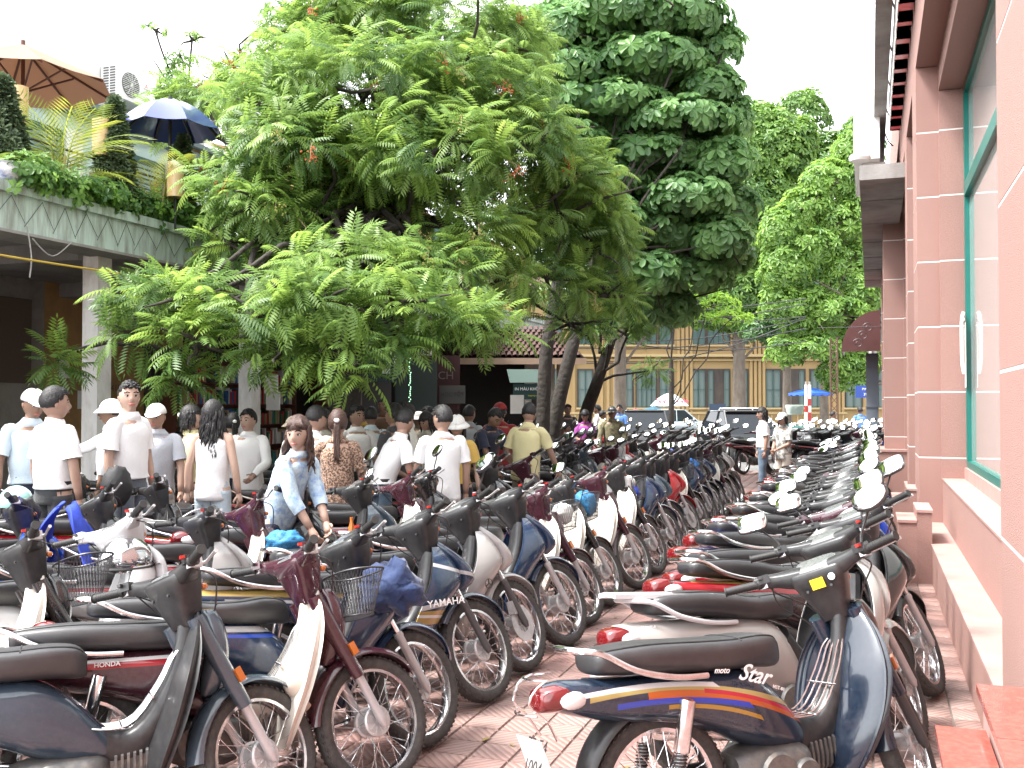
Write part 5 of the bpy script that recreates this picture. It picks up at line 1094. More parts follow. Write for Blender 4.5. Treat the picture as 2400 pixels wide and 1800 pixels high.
tr_, TP, TD = tree('feathery_tree', 'big feathery leaved tree with drooping compound leaves and red berries over the crowd', tb_, fk_, [np.array(at(742 * k_, 13.7, 1.2)), np.array(at(760 * k_, 13.5, 2.6)), fk_],
     blobs(FB_ + [(b[0] + 10, b[1] + 12, b[2] * .9, b[3] * .8, b[4] + 1.3) for b in FB_[7:23]] + [(700, 480, 120, 50, 13), (900, 450, 140, 60, 13.5), (800, 400, 140, 60, 13), (620, 420, 110, 50, 13.2)]), T_pinnate(), 9, .45, LF, 5.6, r=.26, young=.32, parts_n=285, spread=(45, 100))
g = G()
for q in range(150):
    i = RNG.integers(len(TP)); p = TP[i]
    if p[2] < 3.2: continue
    e = p + TD[i] * .12 + (0, 0, -.05); k2 = RNG.integers(7, 14)
    for j in range(k2):
        b = e + RNG.normal(size=3) * .05 + (0, 0, -.12); 
        for s_ in range(3): g.ell(b + RNG.normal(size=3) * .016, (.011, .011, .011), 5, 4, mi=int(q % 3 != 0 and p[2] > 4.2))
    g.tube([p, e, e + (0, 0, -.12)], .005, 4, mi=2)
g.v = [v - tb_ for v in g.v]
stuff(put('berries', g.mesh('berries', [mat('berry_green', (.30, .30, .08), .5), mat('berry_red', (.50, .12, .045), .45), mat('twig', (.35, .24, .15), .8)]), tr_))
# second, darker feathery tree with forked black trunks
b2 = np.array(at(1275 * k_, 24)); tree('forked_tree', 'forked dark tree with feathery leaves right of the kiosk', b2, np.array(at(1295 * k_, 23.5, 2.9)), [np.array(at(1262 * k_, 24, 1.2)), np.array(at(1290 * k_, 23.6, 2.2)), np.array(at(1320 * k_, 23.4, 3.2))],
     blobs([(1330, 620, 90, 70, 22), (1240, 640, 80, 60, 23), (1400, 690, 60, 40, 22), (1350, 720, 45, 25, 22), (1410, 800, 35, 30, 24), (1290, 560, 90, 70, 23)], depthk=.8), T_pinnate(9), 8, .38, LF, 5.0, r=.19, young=.15)
# broad leaved tree with tiers
LT_ = leaf_mat('leaf_broad', (.075, .175, .06), (.20, .37, .11), .45, .45)
UB = [(1200, 70, 110, 50), (1330, 35, 130, 45), (1480, 40, 110, 45), (1560, 90, 45, 35), (1230, 145, 110, 38), (1400, 140, 140, 42), (1530, 190, 60, 32), (1300, 225, 150, 38), (1480, 260, 120, 38), (1580, 260, 40, 40), (1240, 310, 90, 40), (1410, 330, 120, 40),
      (1560, 350, 70, 45), (1330, 400, 100, 38), (1480, 430, 100, 42), (1590, 440, 50, 42), (1560, 520, 70, 42), (1430, 510, 110, 40), (1330, 480, 80, 50), (1490, 590, 90, 38), (1390, 600, 80, 42), (1600, 560, 35, 30), (1200, 220, 80, 60, 21.5), (1350, 290, 200, 60, 21.5), (1450, 380, 160, 60, 21.5), (1400, 180, 180, 60, 21.5), (1380, 90, 180, 60, 21.5), (1500, 500, 110, 60, 21.5), (1380, 450, 120, 60, 21.5), (1310, 560, 80, 60, 21), (1440, 660, 70, 40, 21), (1250, 30, 100, 40, 21), (1160, 130, 70, 60, 21)]
bt = np.array(at(1185 * k_, 18.2)); f3 = np.array(at(1330 * k_, 19.4, 5.2))
tt, _, _ = tree('broadleaf_tree', 'tall tiered tree with big oval leaves in rosettes rising behind the feathery tree', bt, f3, [np.array(at(1195 * k_, 18.2, 1.2)), np.array(at(1232 * k_, 18.4, 2.6)), np.array(at(1275 * k_, 19, 4.0)), f3],
     blobs([((b[0] + 9 * math.sin(i * 2.3), b[1] + 7 * math.cos(i * 1.7), b[2], b[3] * 1.3, b[4] if len(b) > 4 else 20 + .6 * math.sin(i * 3.1))) for i, b in enumerate(UB)], depthk=.9), T_whorl(8, .30, .10, .35), 1, .80, LT_, 19, r=.15, young=.3, whorl=True, parts_n=260, part_name='leaf_rosette')
g = G(); st2 = [np.array(at(1165 * k_, 17.8, -.1)), np.array(at(1172 * k_, 17.8, 1.2)), np.array(at(1180 * k_, 17.9, 2.6)), np.array(at(1205 * k_, 18.2, 4.0)), np.array(at(1230 * k_, 19, 6.5))]
g.tube(st2, [.15, .13, .12, .10, .08], 12, 3); g.v = [v - bt for v in g.v]; put('trunk', g.mesh('trunk', m_bark, 60), tt)
# far trees
LG = leaf_mat('leaf_light', (.07, .165, .03), (.22, .38, .06), .45, .4); LD = leaf_mat('leaf_deep', (.03, .085, .025), (.09, .21, .045), .45, .3)
def far_tree(lab, base_u, z, B, r, stem, mt, size=.5, dens=1.5, T=T_whorl(7, .5, .12, .5), young=.4, bark=m_bark2, tilt=0):
    b = np.array(at(base_u * k_, z)); f = np.array(at((base_u + tilt) * k_, z, stem))
    tree('tree', lab, b, f, [b + (0, 0, stem * .5), f], blobs(B, z, .7), T, 1, size, mt, dens, m_b=bark, r=r, young=young, whorl=True)
far_tree('tall light green tree with a thick brown trunk before the yellow building', 1597, 56, [(1600, 640, 85, 70), (1540, 600, 80, 70), (1660, 600, 60, 60), (1620, 520, 80, 70), (1690, 500, 50, 60), (1560, 690, 70, 30), (1690, 330, 70, 90), (1650, 260, 45, 45), (1650, 420, 80, 80), (1740, 300, 30, 50), (1600, 450, 90, 80), (1560, 540, 90, 70), (1500, 620, 80, 60), (1640, 340, 70, 80), (1450, 560, 80, 70), (1430, 660, 60, 45), (1500, 680, 60, 30), (1620, 700, 70, 26), (1670, 670, 40, 40), (1350, 700, 60, 60)], .42, 7.5, LG, .75, 8.0, young=.3)
far_tree('bright green bushy tree hanging over the blue parasol on the right', 1930, 44, [(1850, 330, 50, 60), (1800, 400, 70, 60), (1750, 450, 60, 50), (1830, 480, 70, 60), (1760, 540, 70, 50), (1840, 580, 60, 60), (1740, 660, 60, 45), (1810, 680, 80, 50), (1760, 760, 75, 38), (1820, 800, 60, 38), (1850, 740, 40, 50), (1730, 700, 40, 30), (1860, 280, 25, 30), (1860, 420, 40, 90), (1700, 580, 60, 70), (1860, 640, 40, 80), (1690, 500, 50, 60), (1700, 760, 45, 40), (1830, 830, 50, 26), (1690, 660, 50, 50), (1870, 780, 30, 50)], .3, 5, LG, .6, 10.0, young=.5)
far_tree('dark green tree in the shade between the two light green trees', 1700, 50, [(1720, 620, 50, 60), (1690, 690, 45, 40), (1640, 720, 40, 30)], .25, 6, LD, .7, 7)
far_tree('mass of deep green trees filling the background on the right', 1780, 62, [(1560, 420, 120, 120), (1680, 380, 110, 130), (1800, 420, 110, 140), (1700, 560, 130, 130), (1830, 600, 80, 130), (1600, 600, 110, 90), (1740, 250, 60, 60), (1860, 320, 50, 80), (1660, 270, 50, 50), (1800, 720, 90, 60)], .3, 7, LG, .85, 5.0, young=.15)
far_tree('pale yellow green feathery tree low across the street', 1450, 34, [(1470, 620, 80, 38), (1420, 640, 60, 38), (1530, 660, 70, 28), (1580, 690, 50, 16), (1440, 580, 60, 30), (1500, 690, 60, 14)], .12, 3.2, leaf_mat('leaf_lime', (.09, .24, .02), (.30, .48, .05), .5, .45),   .45, 7, T_whorl(9, .42, .05, .7), young=.5, bark=m_bark)
far_tree('dark tree filling the gap behind the trunks left of the yellow building', 1340, 40, [(1330, 600, 100, 80), (1280, 680, 60, 50), (1400, 560, 90, 80), (1470, 500, 80, 60), (1330, 480, 120, 70), (1250, 560, 80, 80), (1180, 470, 100, 100), (1540, 560, 60, 40)], .3, 6, LD, .7, 8.0)
far_tree('thin twiggy tree against the sky behind the air conditioner', 400, 19, [(370, 190, 45, 40), (430, 240, 70, 35), (390, 130, 35, 25), (470, 190, 45, 40), (340, 215, 30, 25), (330, 60, 25, 12), (410, 80, 25, 14), (600, 20, 40, 22), (520, 110, 20, 14), (660, 30, 50, 25)], .1, 7, LG, .24, 16, T_whorl(9, .6, .12, .6), young=.45, bark=m_bark)
# ------------------------------------------------------------------ terrace plants
LP_ = leaf_mat('leaf_palm', (.06, .14, .025), (.26, .30, .035), .4, .45); LC = leaf_mat('leaf_conifer', (.05, .085, .045), (.12, .18, .08), .7, .15); LS_ = leaf_mat('leaf_shrub', (.05, .14, .03), (.22, .40, .07), .5, .4)
def palm(lab, u, z, L_, n, seed):
    r = random.Random(seed); p = at(u * k_, z, 4.05); t = thing('palm_plant', lab, 'plant', tuple(p), 0, 'palms on the terrace')
    V = []; F = []
    for i in range(21):
        q = .2 + .8 * i / 20; x = q; z_ = .75 * q - .75 * q ** 2.2; sc = math.sin(math.pi * (.15 + .80 * (1 - q))) ** .7
        for s_ in (-1, 1):
            d = np.array((.55, s_ * .75, .05 - .25 * q)); k = len(V); b = np.array((x, 0, z_)); V += [b, b + d * .17 * sc + (0.009, 0, 0), b + d * .36 * sc + (0, 0, -.05), b + d * .17 * sc - (0.009, 0, 0)]; F.append((k, k + 1, k + 2, k + 3))
    for i in range(24):
        k = len(V); q0, q1 = i / 24, (i + 1) / 24; f = lambda q: np.array((q, 0, .75 * q - .75 * q ** 2.2)); V += [f(q0) + (0, .008, 0), f(q0) - (0, .008, 0), f(q1) - (0, .006, 0), f(q1) + (0, .006, 0)]; F.append((k, k + 1, k + 2, k + 3))
    for i in range(n):
        me = fastmesh('frond', np.array(V) * L_ * r.uniform(.8, 1.25), F, LP_, False, np.full(len(V), r.uniform(.1, .95)))
        put('frond', me, t, M=Matrix.Translation((r.uniform(-.08, .08), r.uniform(-.08, .08), 0)) @ Matrix.Rotation(i * 2.4 + r.uniform(-.3, .3), 4, 'Z') @ Matrix.Rotation(rad(-r.uniform(5, 62)), 4, 'Y'))
    g = G()
    for i in range(7): g.tube([(0, 0, -.1), (r.uniform(-.1, .1), r.uniform(-.1, .1), .45)], [.02, .012], 6)
    put('stems', g.mesh('stems', mat('palm_stem', (.42, .36, .14), .6)), t)
palm('large yellow green palm between the two brass lanterns', 122, 11.3, .95, 17, 3); palm('smaller palm with sharp yellow fronds under the blue umbrella', 340, 12.6, .78, 15, 5)
def conifer(lab, u, z, h, w, base=4.0):
    p = np.array(at(u * k_, z, base)); t = thing('conifer', lab, 'shrub', tuple(p), 0, 'clipped conifers on the terrace'); n = int(900 * h)
    q = RNG.random(n) ** .8; a = RNG.random(n) * 2 * math.pi; rr = w * (1 - q) ** .75 * (.7 + .32 * RNG.random(n)) * (1 + .18 * np.sin(a * 4 + q * 9)); P = np.c_[rr * np.cos(a), rr * np.sin(a), q * h]
    D = np.c_[np.cos(a), np.sin(a), .9 + 0 * a]; R = rotm(np.cross(D, RNG.normal(size=(n, 3))), D); V, F, tn = stamp(T_whorl(5, .06, .018, 1.2), P, R, RNG.uniform(.8, 1.5, n), RNG.random(n))
    stuff(put('foliage', fastmesh('foliage', V, F, LC, True, tn), t)); put('trunk', G().tube([(0, 0, -.15), (0, 0, h * .9)], [.04, .008], 7).mesh('trunk', m_bark), t)
conifer('dark conifer at the left edge of the terrace below the tan parasol', 0, 10.6, 1.15, .30); conifer('pointed grey green conifer between the brass lantern and the blue umbrella', 243, 12, 1.35, .27); conifer('slim conifer in front of the blue umbrella', 392, 13.0, .85, .14, 4.3)
def shrub(lab, u, z, w, h, mt=LS_, n=420, base=4.0, hang=.0):
    p = np.array(at(u * k_, z, base)); t = thing('terrace_shrub', lab, 'plant', tuple(p), 0, 'bushy plants along the terrace edge')
    d = RNG.normal(size=(n, 3)); d /= np.linalg.norm(d, axis=1)[:, None]; P = d * (w, w, h) * (.45 + .9 * RNG.random(n) ** 2)[:, None] * (1 + .35 * np.sin(d[:, 0] * 6 + u) * np.cos(d[:, 1] * 5))[:, None] + (0, 0, h * .45); P[:, 0] += .06
    R = rotm(np.cross(d, RNG.normal(size=(n, 3))), d + (0, 0, .8)); V, F, tn = stamp(T_whorl(5, .085, .03, .6), P, R, RNG.uniform(.5, 1.3, n), np.clip(RNG.normal(.3 + .12 * math.sin(u), .25, n), 0, 1)); stuff(put('foliage', fastmesh('foliage', V, F, mt, True, tn), t))
    put('stems', G().tube([(0, 0, -.1), (.03, 0, h)], .012, 5).tube([(0, .05, -.1), (-.1, .1, h * .8)], .01, 5).mesh('stems', m_bark), t)
for i, (u, z, w, h, l_) in enumerate(((40, 10.4, .26, .2, 'low leafy plant beside the blue and white pot'), (90, 10.8, .28, .18, 'light green plant at the foot of the big palm'), (145, 11.1, .26, .17, 'ferny plant trailing over the fascia right of the big palm'), (190, 11.4, .25, .18, 'bright small leaved plant left of the pointed conifer'),
    (262, 12.0, .22, .15, 'low plant growing around the patterned bowl'), (305, 12.3, .26, .2, 'dense leafy plant left of the smaller palm'), (370, 12.9, .3, .25, 'leafy plant at the end of the terrace where the tree begins'), (418, 13.4, .3, .3, 'dark bushy plant below the blue umbrella'), (225, 11.7, .2, .12, 'yellow green creeper over the fascia edge'))): shrub(l_, u, z, w, h, n=int(900 * w), hang=.1)
m_por = mat('porcelain', (.62, .62, .64), .25, coat=.5, noise=((.03, .06, .22), 9, 1.0))
def pot(lab, u, z, r_, h_, b=3.93):
    p = at(u * k_, z, b); tag(put('porcelain_pot', G().rev([(r_ * .6, 0), (r_ * .95, h_ * .35), (r_, h_ * .7), (r_ * .9, h_ * .9), (r_ * 1.05, h_), (r_ * .9, h_), (r_ * .8, h_ * .8)], (0, 0, 0), 20, axis='z').mesh('porcelain_pot', m_por), loc=p), lab, 'pot', 'porcelain pots on the terrace')
pot('blue and white porcelain pot at the left end of the terrace edge', 5, 10.2, .16, .22); pot('wide patterned porcelain bowl at the foot of the pointed conifer', 250, 11.95, .20, .16, 3.86); pot('small blue and white pot half hidden by the tree leaves', 440, 13.6, .15, .2, 3.86)
# ------------------------------------------------------------------ people
def fnoise(P, f=3.0, seed=0.0):
    x, y, z = P[:, 0] * f + seed, P[:, 1] * f - seed, P[:, 2] * f
    return np.sin(x * 2.1 + 1.7 * np.sin(z * 1.3 + y)) * .5 + np.sin(z * 3.1 + 1.3 * np.sin(y * 2.7 + x * 1.9)) * .35 + np.sin((x + y - z) * 5.3) * .15
def skin_mat(n, c): return mat('skin_' + n, c, .5, noise=((c[0] * .88, c[1] * .8, c[2] * .76), 12, .4))
m_sk = skin_mat('mid', (.36, .225, .17)); m_skl = skin_mat('light', (.45, .30, .235)); m_skd = skin_mat('tan', (.27, .16, .11))
m_hair = mat('hair_black', (.012, .011, .012), .55, bump=(90, .006)); m_hairb = mat('hair_brown', (.05, .022, .015), .55, bump=(90, .006))
m_eyew = mat('eye_white', (.7, .7, .68), .3); m_eyed = mat('eye_dark', (.01, .008, .006), .2); m_lip = mat('lips', (.45, .14, .12), .5)
def cloth(n, c, noise=None, rough=.85): return mat('cloth_' + n, c, rough, noise=noise, bump=(55, .004), sheen=.2)
CL = dict(white=cloth('white', (.78, .78, .79)), offwhite=cloth('offwhite', (.70, .69, .66)), paleblue=cloth('pale_blue', (.55, .66, .74)), grey=cloth('grey', (.38, .40, .44)), black=cloth('black', (.015, .015, .02)),
          navy=cloth('navy', (.015, .02, .045)), charcoal=cloth('charcoal', (.04, .04, .045)), yellow=cloth('pale_yellow', (.66, .60, .34)), ochre=cloth('ochre', (.55, .36, .08)), khaki=cloth('khaki', (.22, .19, .14)), red=cloth('dark_red', (.22, .012, .015)),
          purple=cloth('purple', (.32, .06, .30)), jeans=cloth('jeans', (.06, .10, .15), ((.14, .20, .27), 8, .6)), jeansl=cloth('pale_jeans', (.45, .55, .62)), blue=cloth('mid_blue', (.08, .20, .50)), green=cloth('grey_green', (.12, .16, .13)), brown=cloth('brown', (.12, .06, .035)),
          leopard=cloth('leopard', (.42, .27, .19), ((.06, .03, .02), 62, 2.0)), camo=cloth('camouflage', (.56, .54, .50), ((.16, .17, .17), 15, 2.0)), camog=cloth('green_camouflage', (.20, .18, .10), ((.07, .06, .03), 12, 1.5)), floral=cloth('floral', (.52, .64, .70), ((.20, .32, .55), 17, 1.1)), beige=cloth('beige', (.50, .46, .40)), slate=cloth('slate', (.10, .12, .15)))
UVH = {}
def head_geo():
    if 'h' in UVH: return UVH['h']
    n, m = 28, 22; a = np.linspace(0, 2 * math.pi, n, endpoint=False); rows = []
    for p in np.linspace(-math.pi / 2 + .02, math.pi / 2 - .02, m): rows.append(np.c_[math.cos(p) * np.cos(a), math.cos(p) * np.sin(a), np.full(n, math.sin(p))])
    D = np.array(rows); P = D * (.104, .081, .124); x, y, z = D[..., 0], D[..., 1], D[..., 2]
    jaw = np.clip(-z, 0, 1); P[..., 1] *= 1 - .30 * jaw ** 1.3; P[..., 0] *= np.where(x < 0, 1 - .28 * jaw, 1 - .06 * jaw); P[..., 0] += .010 * jaw
    gs = lambda yy, zz, sy, sz: np.exp(-((y - yy) / sy) ** 2 - ((z - zz) / sz) ** 2) * (x > 0)
    P[..., 0] += .022 * gs(0, -.20, .13, .16) + .010 * gs(0, -.02, .10, .22) - .008 * (gs(.38, .03, .2, .12) + gs(-.38, .03, .2, .12)) + .007 * gs(0, -.50, .22, .08) + .008 * gs(0, -.80, .3, .15) + .004 * (gs(.4, .2, .25, .08) + gs(-.4, .2, .25, .08))
    UVH['h'] = (P, D); return UVH['h']
def ik(a, b, l1, l2, pole):
    d = b - a; L = min(np.linalg.norm(d), (l1 + l2) * .995); u = d / np.linalg.norm(d); b = a + u * L; x = (l1 * l1 - l2 * l2 + L * L) / (2 * L); h = math.sqrt(max(0, l1 * l1 - x * x)); p = pole - u * (pole @ u); p /= np.linalg.norm(p) + 1e-9
    return a + u * x + p * h, b
def hand(g, w, d, out, s=1.0, curl=.5):
    """palm and five bent fingers; w wrist, d pointing direction, out = palm normal"""
    d = d / np.linalg.norm(d); out = out - d * (out @ d); out /= np.linalg.norm(out) + 1e-9; sd_ = np.cross(d, out)
    g.tube([w - d * .03, w + d * .01, w + d * .05, w + d * .082], [.024 * s, .025 * s, .032 * s, .028 * s], 8, 2)
    for i, (o, l) in enumerate(((-.026, .070), (-.009, .078), (.009, .073), (.025, .058))):
        b = w + d * .075 + sd_ * o * s; c1 = b + (d * math.cos(curl * .5) + out * math.sin(curl * .5)) * l * .5 * s; c2 = c1 + (d * math.cos(curl * 1.4) + out * math.sin(curl * 1.4)) * l * .5 * s
        g.tube([b, c1, c2], [.0095 * s, .0085 * s, .0065 * s], 6, 2)
    b = w + d * .03 - sd_ * .026 * s; c1 = b + (d * .6 - sd_ * .7 + out * .4) * .035 * s; g.tube([b, c1, c1 + (d * .9 - sd_ * .2 + out * .35) * .032 * s], [.011 * s, .0095 * s, .007 * s], 6, 2)
def person(label, u, z, H, face, base=0.0, lean=0, turn=0, nod=0, top='white', sleeve='short', bottom='navy', hair='short', hat=None, skin=None, female=False, L=None, R=None, seated=False, group='people among the motorbikes', roll=0, stride=.0, hairm=None, untuck=False, collar=True, twist=0, bag=None):
    """face: heading of the chest in degrees from +X; L/R = wrist targets in body frame (x forward, y left, z up), metres for a 1.68 m figure"""
    p = at(u, z, base); k = H / 1.68; t = thing('person', label, 'person', tuple(p), rad(face), group); sk = skin or m_sk; hm = hairm or m_hair
    hip = np.array((0, 0, .90 if not seated else .80)); l = rad(lean); up = np.array((math.sin(l), 0, math.cos(l))); fw = np.array((math.cos(l), 0, -math.sin(l)))
    sw = .175 if not female else .150; chest = hip + up * .30; nk = hip + up * .50; sh = [hip + up * .475 + np.array((0, s_ * sw, 0)) for s_ in (-1, 1)]
    hx = rad(turn); hp = rad(nod) + l * .45; hd = np.array((math.cos(hx), math.sin(hx), 0)); hu = np.array((math.sin(hp) * math.cos(hx), math.sin(hp) * math.sin(hx), math.cos(hp)))
    hc = nk + up * .040 + hu * .128
    HM = Matrix(((hd[0], -math.sin(hx), 0, 0), (hd[1], math.cos(hx), 0, 0), (0, 0, 1, 0), (0, 0, 0, 1))) @ Matrix.Rotation(hp, 4, 'Y') @ Matrix.Rotation(rad(roll), 4, 'X'); HR = np.array(HM)[:3, :3]
    if seated: knees = [np.array((.36, s_ * .17, .62)) for s_ in (-1, 1)]; ank = [np.array((.30, s_ * .2, .10)) for s_ in (-1, 1)]
    else: knees = [np.array((.02 + s_ * stride * .5, s_ * .09, .48)) for s_ in (-1, 1)]; ank = [np.array((s_ * stride, s_ * .10, .08)) for s_ in (-1, 1)]
    dL = L or (.06, .26, .80); dR = R or (.06, -.26, .80); wr = []; el = []
    for s_, q in ((-1, dR), (1, dL)):
        a = sh[0 if s_ < 0 else 1]; e, w = ik(a + np.array((0, s_ * .02, -.02)), np.array(q, float), .27, .25, np.array((-.7, s_ * .55, -.5))); el.append(e); wr.append(w)
    # --- body: one surface
    g = G()
    tw, tc = (.135, .165) if not female else (.12, .145)
    g.loft([(*(hip - up * .06), .15, .10, .10, 2.2, 0), (*(hip + up * .10), tw, .095, .09, 2.2, 0), (*(hip + up * .30), tc, .105, .10, 2.2, 0), (*(hip + up * .44), tc * .98, .085, .09, 2.2, 0), (*(hip + up * .50), .09, .06, .06, 2, 0), (*(hip + up * .53), .055, .05, .055, 2, 0), (*(nk + up * .06 + hu * .02), .050, .052, .052, 2, 0), (*(hc - hu * .07), .047, .047, .055, 2, 0)], 14, 2, axis='z')
    for i in (0, 1):
        s_ = (-1, 1)[i]; g.tube([sh[i] - np.array((0, s_ * .06, .02)), sh[i] - np.array((0, 0, .015)), (sh[i] + el[i]) / 2, el[i], el[i] * .6 + wr[i] * .4, wr[i]], [.045, .048, .042, .037, .036, .026], 9, 2)
        g.tube([hip + np.array((0, s_ * .08, 0)), (hip + np.array((0, s_ * .09, 0)) + knees[i]) / 2, knees[i], knees[i] * .6 + ank[i] * .4, ank[i], ank[i] - (0, 0, .05)], [.09, .078, .055, .053, .035, .035], 9, 2)
        g.tube([ank[i] + (-.05, 0, -.045), ank[i] + (.04, 0, -.05), ank[i] + (.15, 0, -.062)], [.032, .036, .022], 8, 2)
    P, D = head_geo(); g.grid(P @ HR.T + hc, close_v=True)
    for s_ in (-1, 1): g.ell(hc + HR @ np.array((-.005, s_ * .078, -.005)), (.018, .009, .028), 8, 6, M=HR)
    for i in (0, 1):
        s_ = (-1, 1)[i]; d = wr[i] - el[i]; d = d / np.linalg.norm(d); inn = np.array((.2, -s_ * 1.0, -.1)); hand(g, wr[i], d, inn, 1.0, .7)
    g.v = [v * k for v in g.v]; body = put('body', g.mesh('body', sk, 180), t)
    F_ = lambda a: hc + HR @ np.array(a)
    g = G(); g2 = G(); g3 = G()
    for s_ in (-1, 1):
        g.ell(F_((.0875, s_ * .032, .006)), (.006, .016, .0075), 8, 5, M=HR); g2.ell(F_((.0925, s_ * .032, .006)), (.004, .009, .0075), 8, 5, M=HR); g2.tube([F_((.0925, s_ * .016, .009)), F_((.0945, s_ * .032, .0145)), F_((.084, s_ * .050, .008))], .0025, 5, 2)
        g2.tube([F_((.098, s_ * .013, .030)), F_((.096, s_ * .033, .038)), F_((.080, s_ * .056, .030))], .0042, 5, 2)
    g3.tube([F_((.0945, -.025, -.062)), F_((.104, 0, -.062)), F_((.0945, .025, -.062))], [.004, .0085, .004], 6, 2)
    for nm, q, mm in (('eye', g, m_eyew), ('eyebrows', g2, m_eyed), ('mouth', g3, m_lip)): q.v = [v * k for v in q.v]; put(nm, q.mesh(nm, mm, 180), body)
    # --- hair
    g = G(); x, y, z = D[..., 0], D[..., 1], D[..., 2]
    low = -.45 if hair != 'short' else -.28
    fr = .34 if hair != 'bangs' else .22
    inside = ((x > .20) & (z < fr + .25 * (x > .5) * (abs(y) < .9) * (hair == 'short'))) | (z < low + (.35 * np.clip(x, 0, 1) if hair == 'short' else 0)) | ((x > -.05) & (z < .05) & (hair == 'short'))
    th = 1.0 + np.where(inside, -.12, .10 if hair == 'short' else .15) + .03 * np.sin(y * 19 + z * 7 + x * 5)
    if hat: th = np.minimum(th, 1.05)
    HP = P * th[..., None]; HP[..., 2] += np.where(inside, 0, .006); g.grid(HP @ HR.T + hc, close_v=True)
    if hair == 'short' and not hat:
        for i in range(110):
            a = random.random() * 2 * math.pi; q = random.uniform(.25, 1.45); dd = np.array((math.cos(q) * math.cos(a), math.cos(q) * math.sin(a), math.sin(q)))
            if dd[0] > .6 and dd[2] < .55: continue
            b = F_(dd * (.104, .081, .124) * 1.04); e = F_(dd * (.104, .081, .124) * 1.13 + np.array((.025, .008, .0))); g.tube([b, (b + e) / 2, e], [.012, .008, .002], 4)
    if hair in ('long', 'curly', 'bangs', 'pony', 'bob'):
        ln = {'long': .30, 'curly': .34, 'bangs': .27, 'pony': .40, 'bob': .13}[hair]; n = {'pony': 16, 'curly': 80}.get(hair, 60); wv = {'curly': .020, 'long': .012, 'bangs': .015}.get(hair, .004)
        for i in range(n):
            if hair == 'pony': s0 = np.array((-.10, random.uniform(-.02, .02), .02)); dr = np.array((-.25, random.uniform(-.1, .1), -1)); l_ = ln * random.uniform(.8, 1)
            else:
                a = rad(random.uniform(68, 292)); s0 = np.array((.094 * math.cos(a), .084 * math.sin(a), random.uniform(-.05, .075))); dr = np.array((.22 * math.cos(a), .42 * math.sin(a), -1)); l_ = ln * random.uniform(.75, 1.05) * (.85 if math.cos(a) > 0 else 1)
            b = hc + HR @ s0; dd = HR @ dr; dd = dd * .4 + np.array((0, 0, -.9)) + np.array((-.10, 0, 0)) * (l > .2); dd /= np.linalg.norm(dd); ph = random.random() * 6
            pts = [b + dd * l_ * q + np.array((math.sin(ph + q * 9), math.cos(ph + q * 8), 0)) * wv * q ** .5 for q in np.linspace(0, 1, 8)]
            g.tube(pts, [.014, .016, .015, .014, .012, .010, .007, .003], 5)
    if hair == 'bangs':
        for i in range(13): yy = -.062 + .0105 * i; g.tube([F_((.050, yy * .6, .118)), F_((.092, yy * .8 + .01, .088)), F_((.100, yy * 1.2 + .012, .056))], [.012, .009, .003], 5, 2)
    g.v = [v * k for v in g.v]; put('hair', g.mesh('hair', hm, 180), body)
    if hat:
        kind, hmat = hat; g = G(); rows = []
        for q in np.linspace(0, 1, 9):
            a = np.linspace(0, 2 * math.pi, 24, endpoint=False); pz = rad(90 * q); rows.append(np.c_[.112 * math.cos(pz) * np.cos(a), .092 * math.cos(pz) * np.sin(a), .035 + .098 * math.sin(pz) + 0 * a])
        g.sheet([list(r) + [r[0]] for r in rows], .004)
        if kind == 'cap': g.sheet([[(.095 + r * (.085 * math.cos(a * 1.0)), .082 * math.sin(a) * (1 - .1 * r), .040 - .028 * r * math.cos(a)) for a in np.linspace(-1.35, 1.35, 9)] for r in (0, .5, 1)], .004)
        if kind == 'bucket': g.sheet([[((.110 + .055 * r) * math.cos(a), (.092 + .055 * r) * math.sin(a), .045 - .05 * r) for a in np.linspace(0, 2 * math.pi, 25)] for r in (0, .5, 1)], .004)
        if kind == 'wide': g.sheet([[((.110 + .10 * r) * math.cos(a), (.092 + .10 * r) * math.sin(a), .045 - .03 * r) for a in np.linspace(0, 2 * math.pi, 25)] for r in (0, .5, 1)], .004)
        g.v = [((v @ HR.T) + hc) * k for v in g.v]; put('hat', g.mesh('hat', hmat, 180), t)
    if hair == 'pony' or bag == 'clip': put('hair_clip', G().xf(Matrix.Identity(4)).ell(F_((-.118, 0, .035)) * k, (.012, .025, .02), 8, 6).mesh('hair_clip', m_wht), body)
    # --- clothes
    g = G(); e_ = .018; bl = -.12 if untuck else .02
    g.loft([(*(hip + up * bl), .176 if not female else .160, .132, .132, 2.3, 0), (*(hip + up * .10), tw + e_ + .010, .110 + e_, .105 + e_, 2.3, 0), (*(hip + up * .30), tc + e_ - .004, .110 + e_, .105 + e_, 2.3, 0), (*(hip + up * .42), tc + e_ - .010, .092 + e_, .092 + e_, 2.3, 0), (*(hip + up * .475), sw * .72, .070, .070, 2.1, 0), (*(hip + up * .505), .108, .078, .078, 2, 0), (*(hip + up * .532), .076, .070, .072, 2, 0), (*(nk + up * .045), .066, .064, .066, 2, 0)], 22, 4, axis='z')
    for i in (0, 1):
        if sleeve == 'none': continue
        s_ = (-1, 1)[i]; a, b, c = sh[i], el[i], wr[i]; d = (b - a)
        if sleeve == 'short': pts = [a - np.array((0, s_ * .07, .030)), a + (0, -s_ * .004, -.022), a + d * .3, a + d * .62, a + d * .78]; rr = [.050, .058, .060, .064, .070]
        else: pts = [a - np.array((0, s_ * .07, .030)), a + (0, -s_ * .004, -.022), a + d * .5, b, b * .55 + c * .45] + ([c] if sleeve == 'long' else []); rr = [.050, .057, .058, .054, .050] + ([.038] if sleeve == 'long' else [])
        g.tube(pts, rr, 14, 4, cap=False)
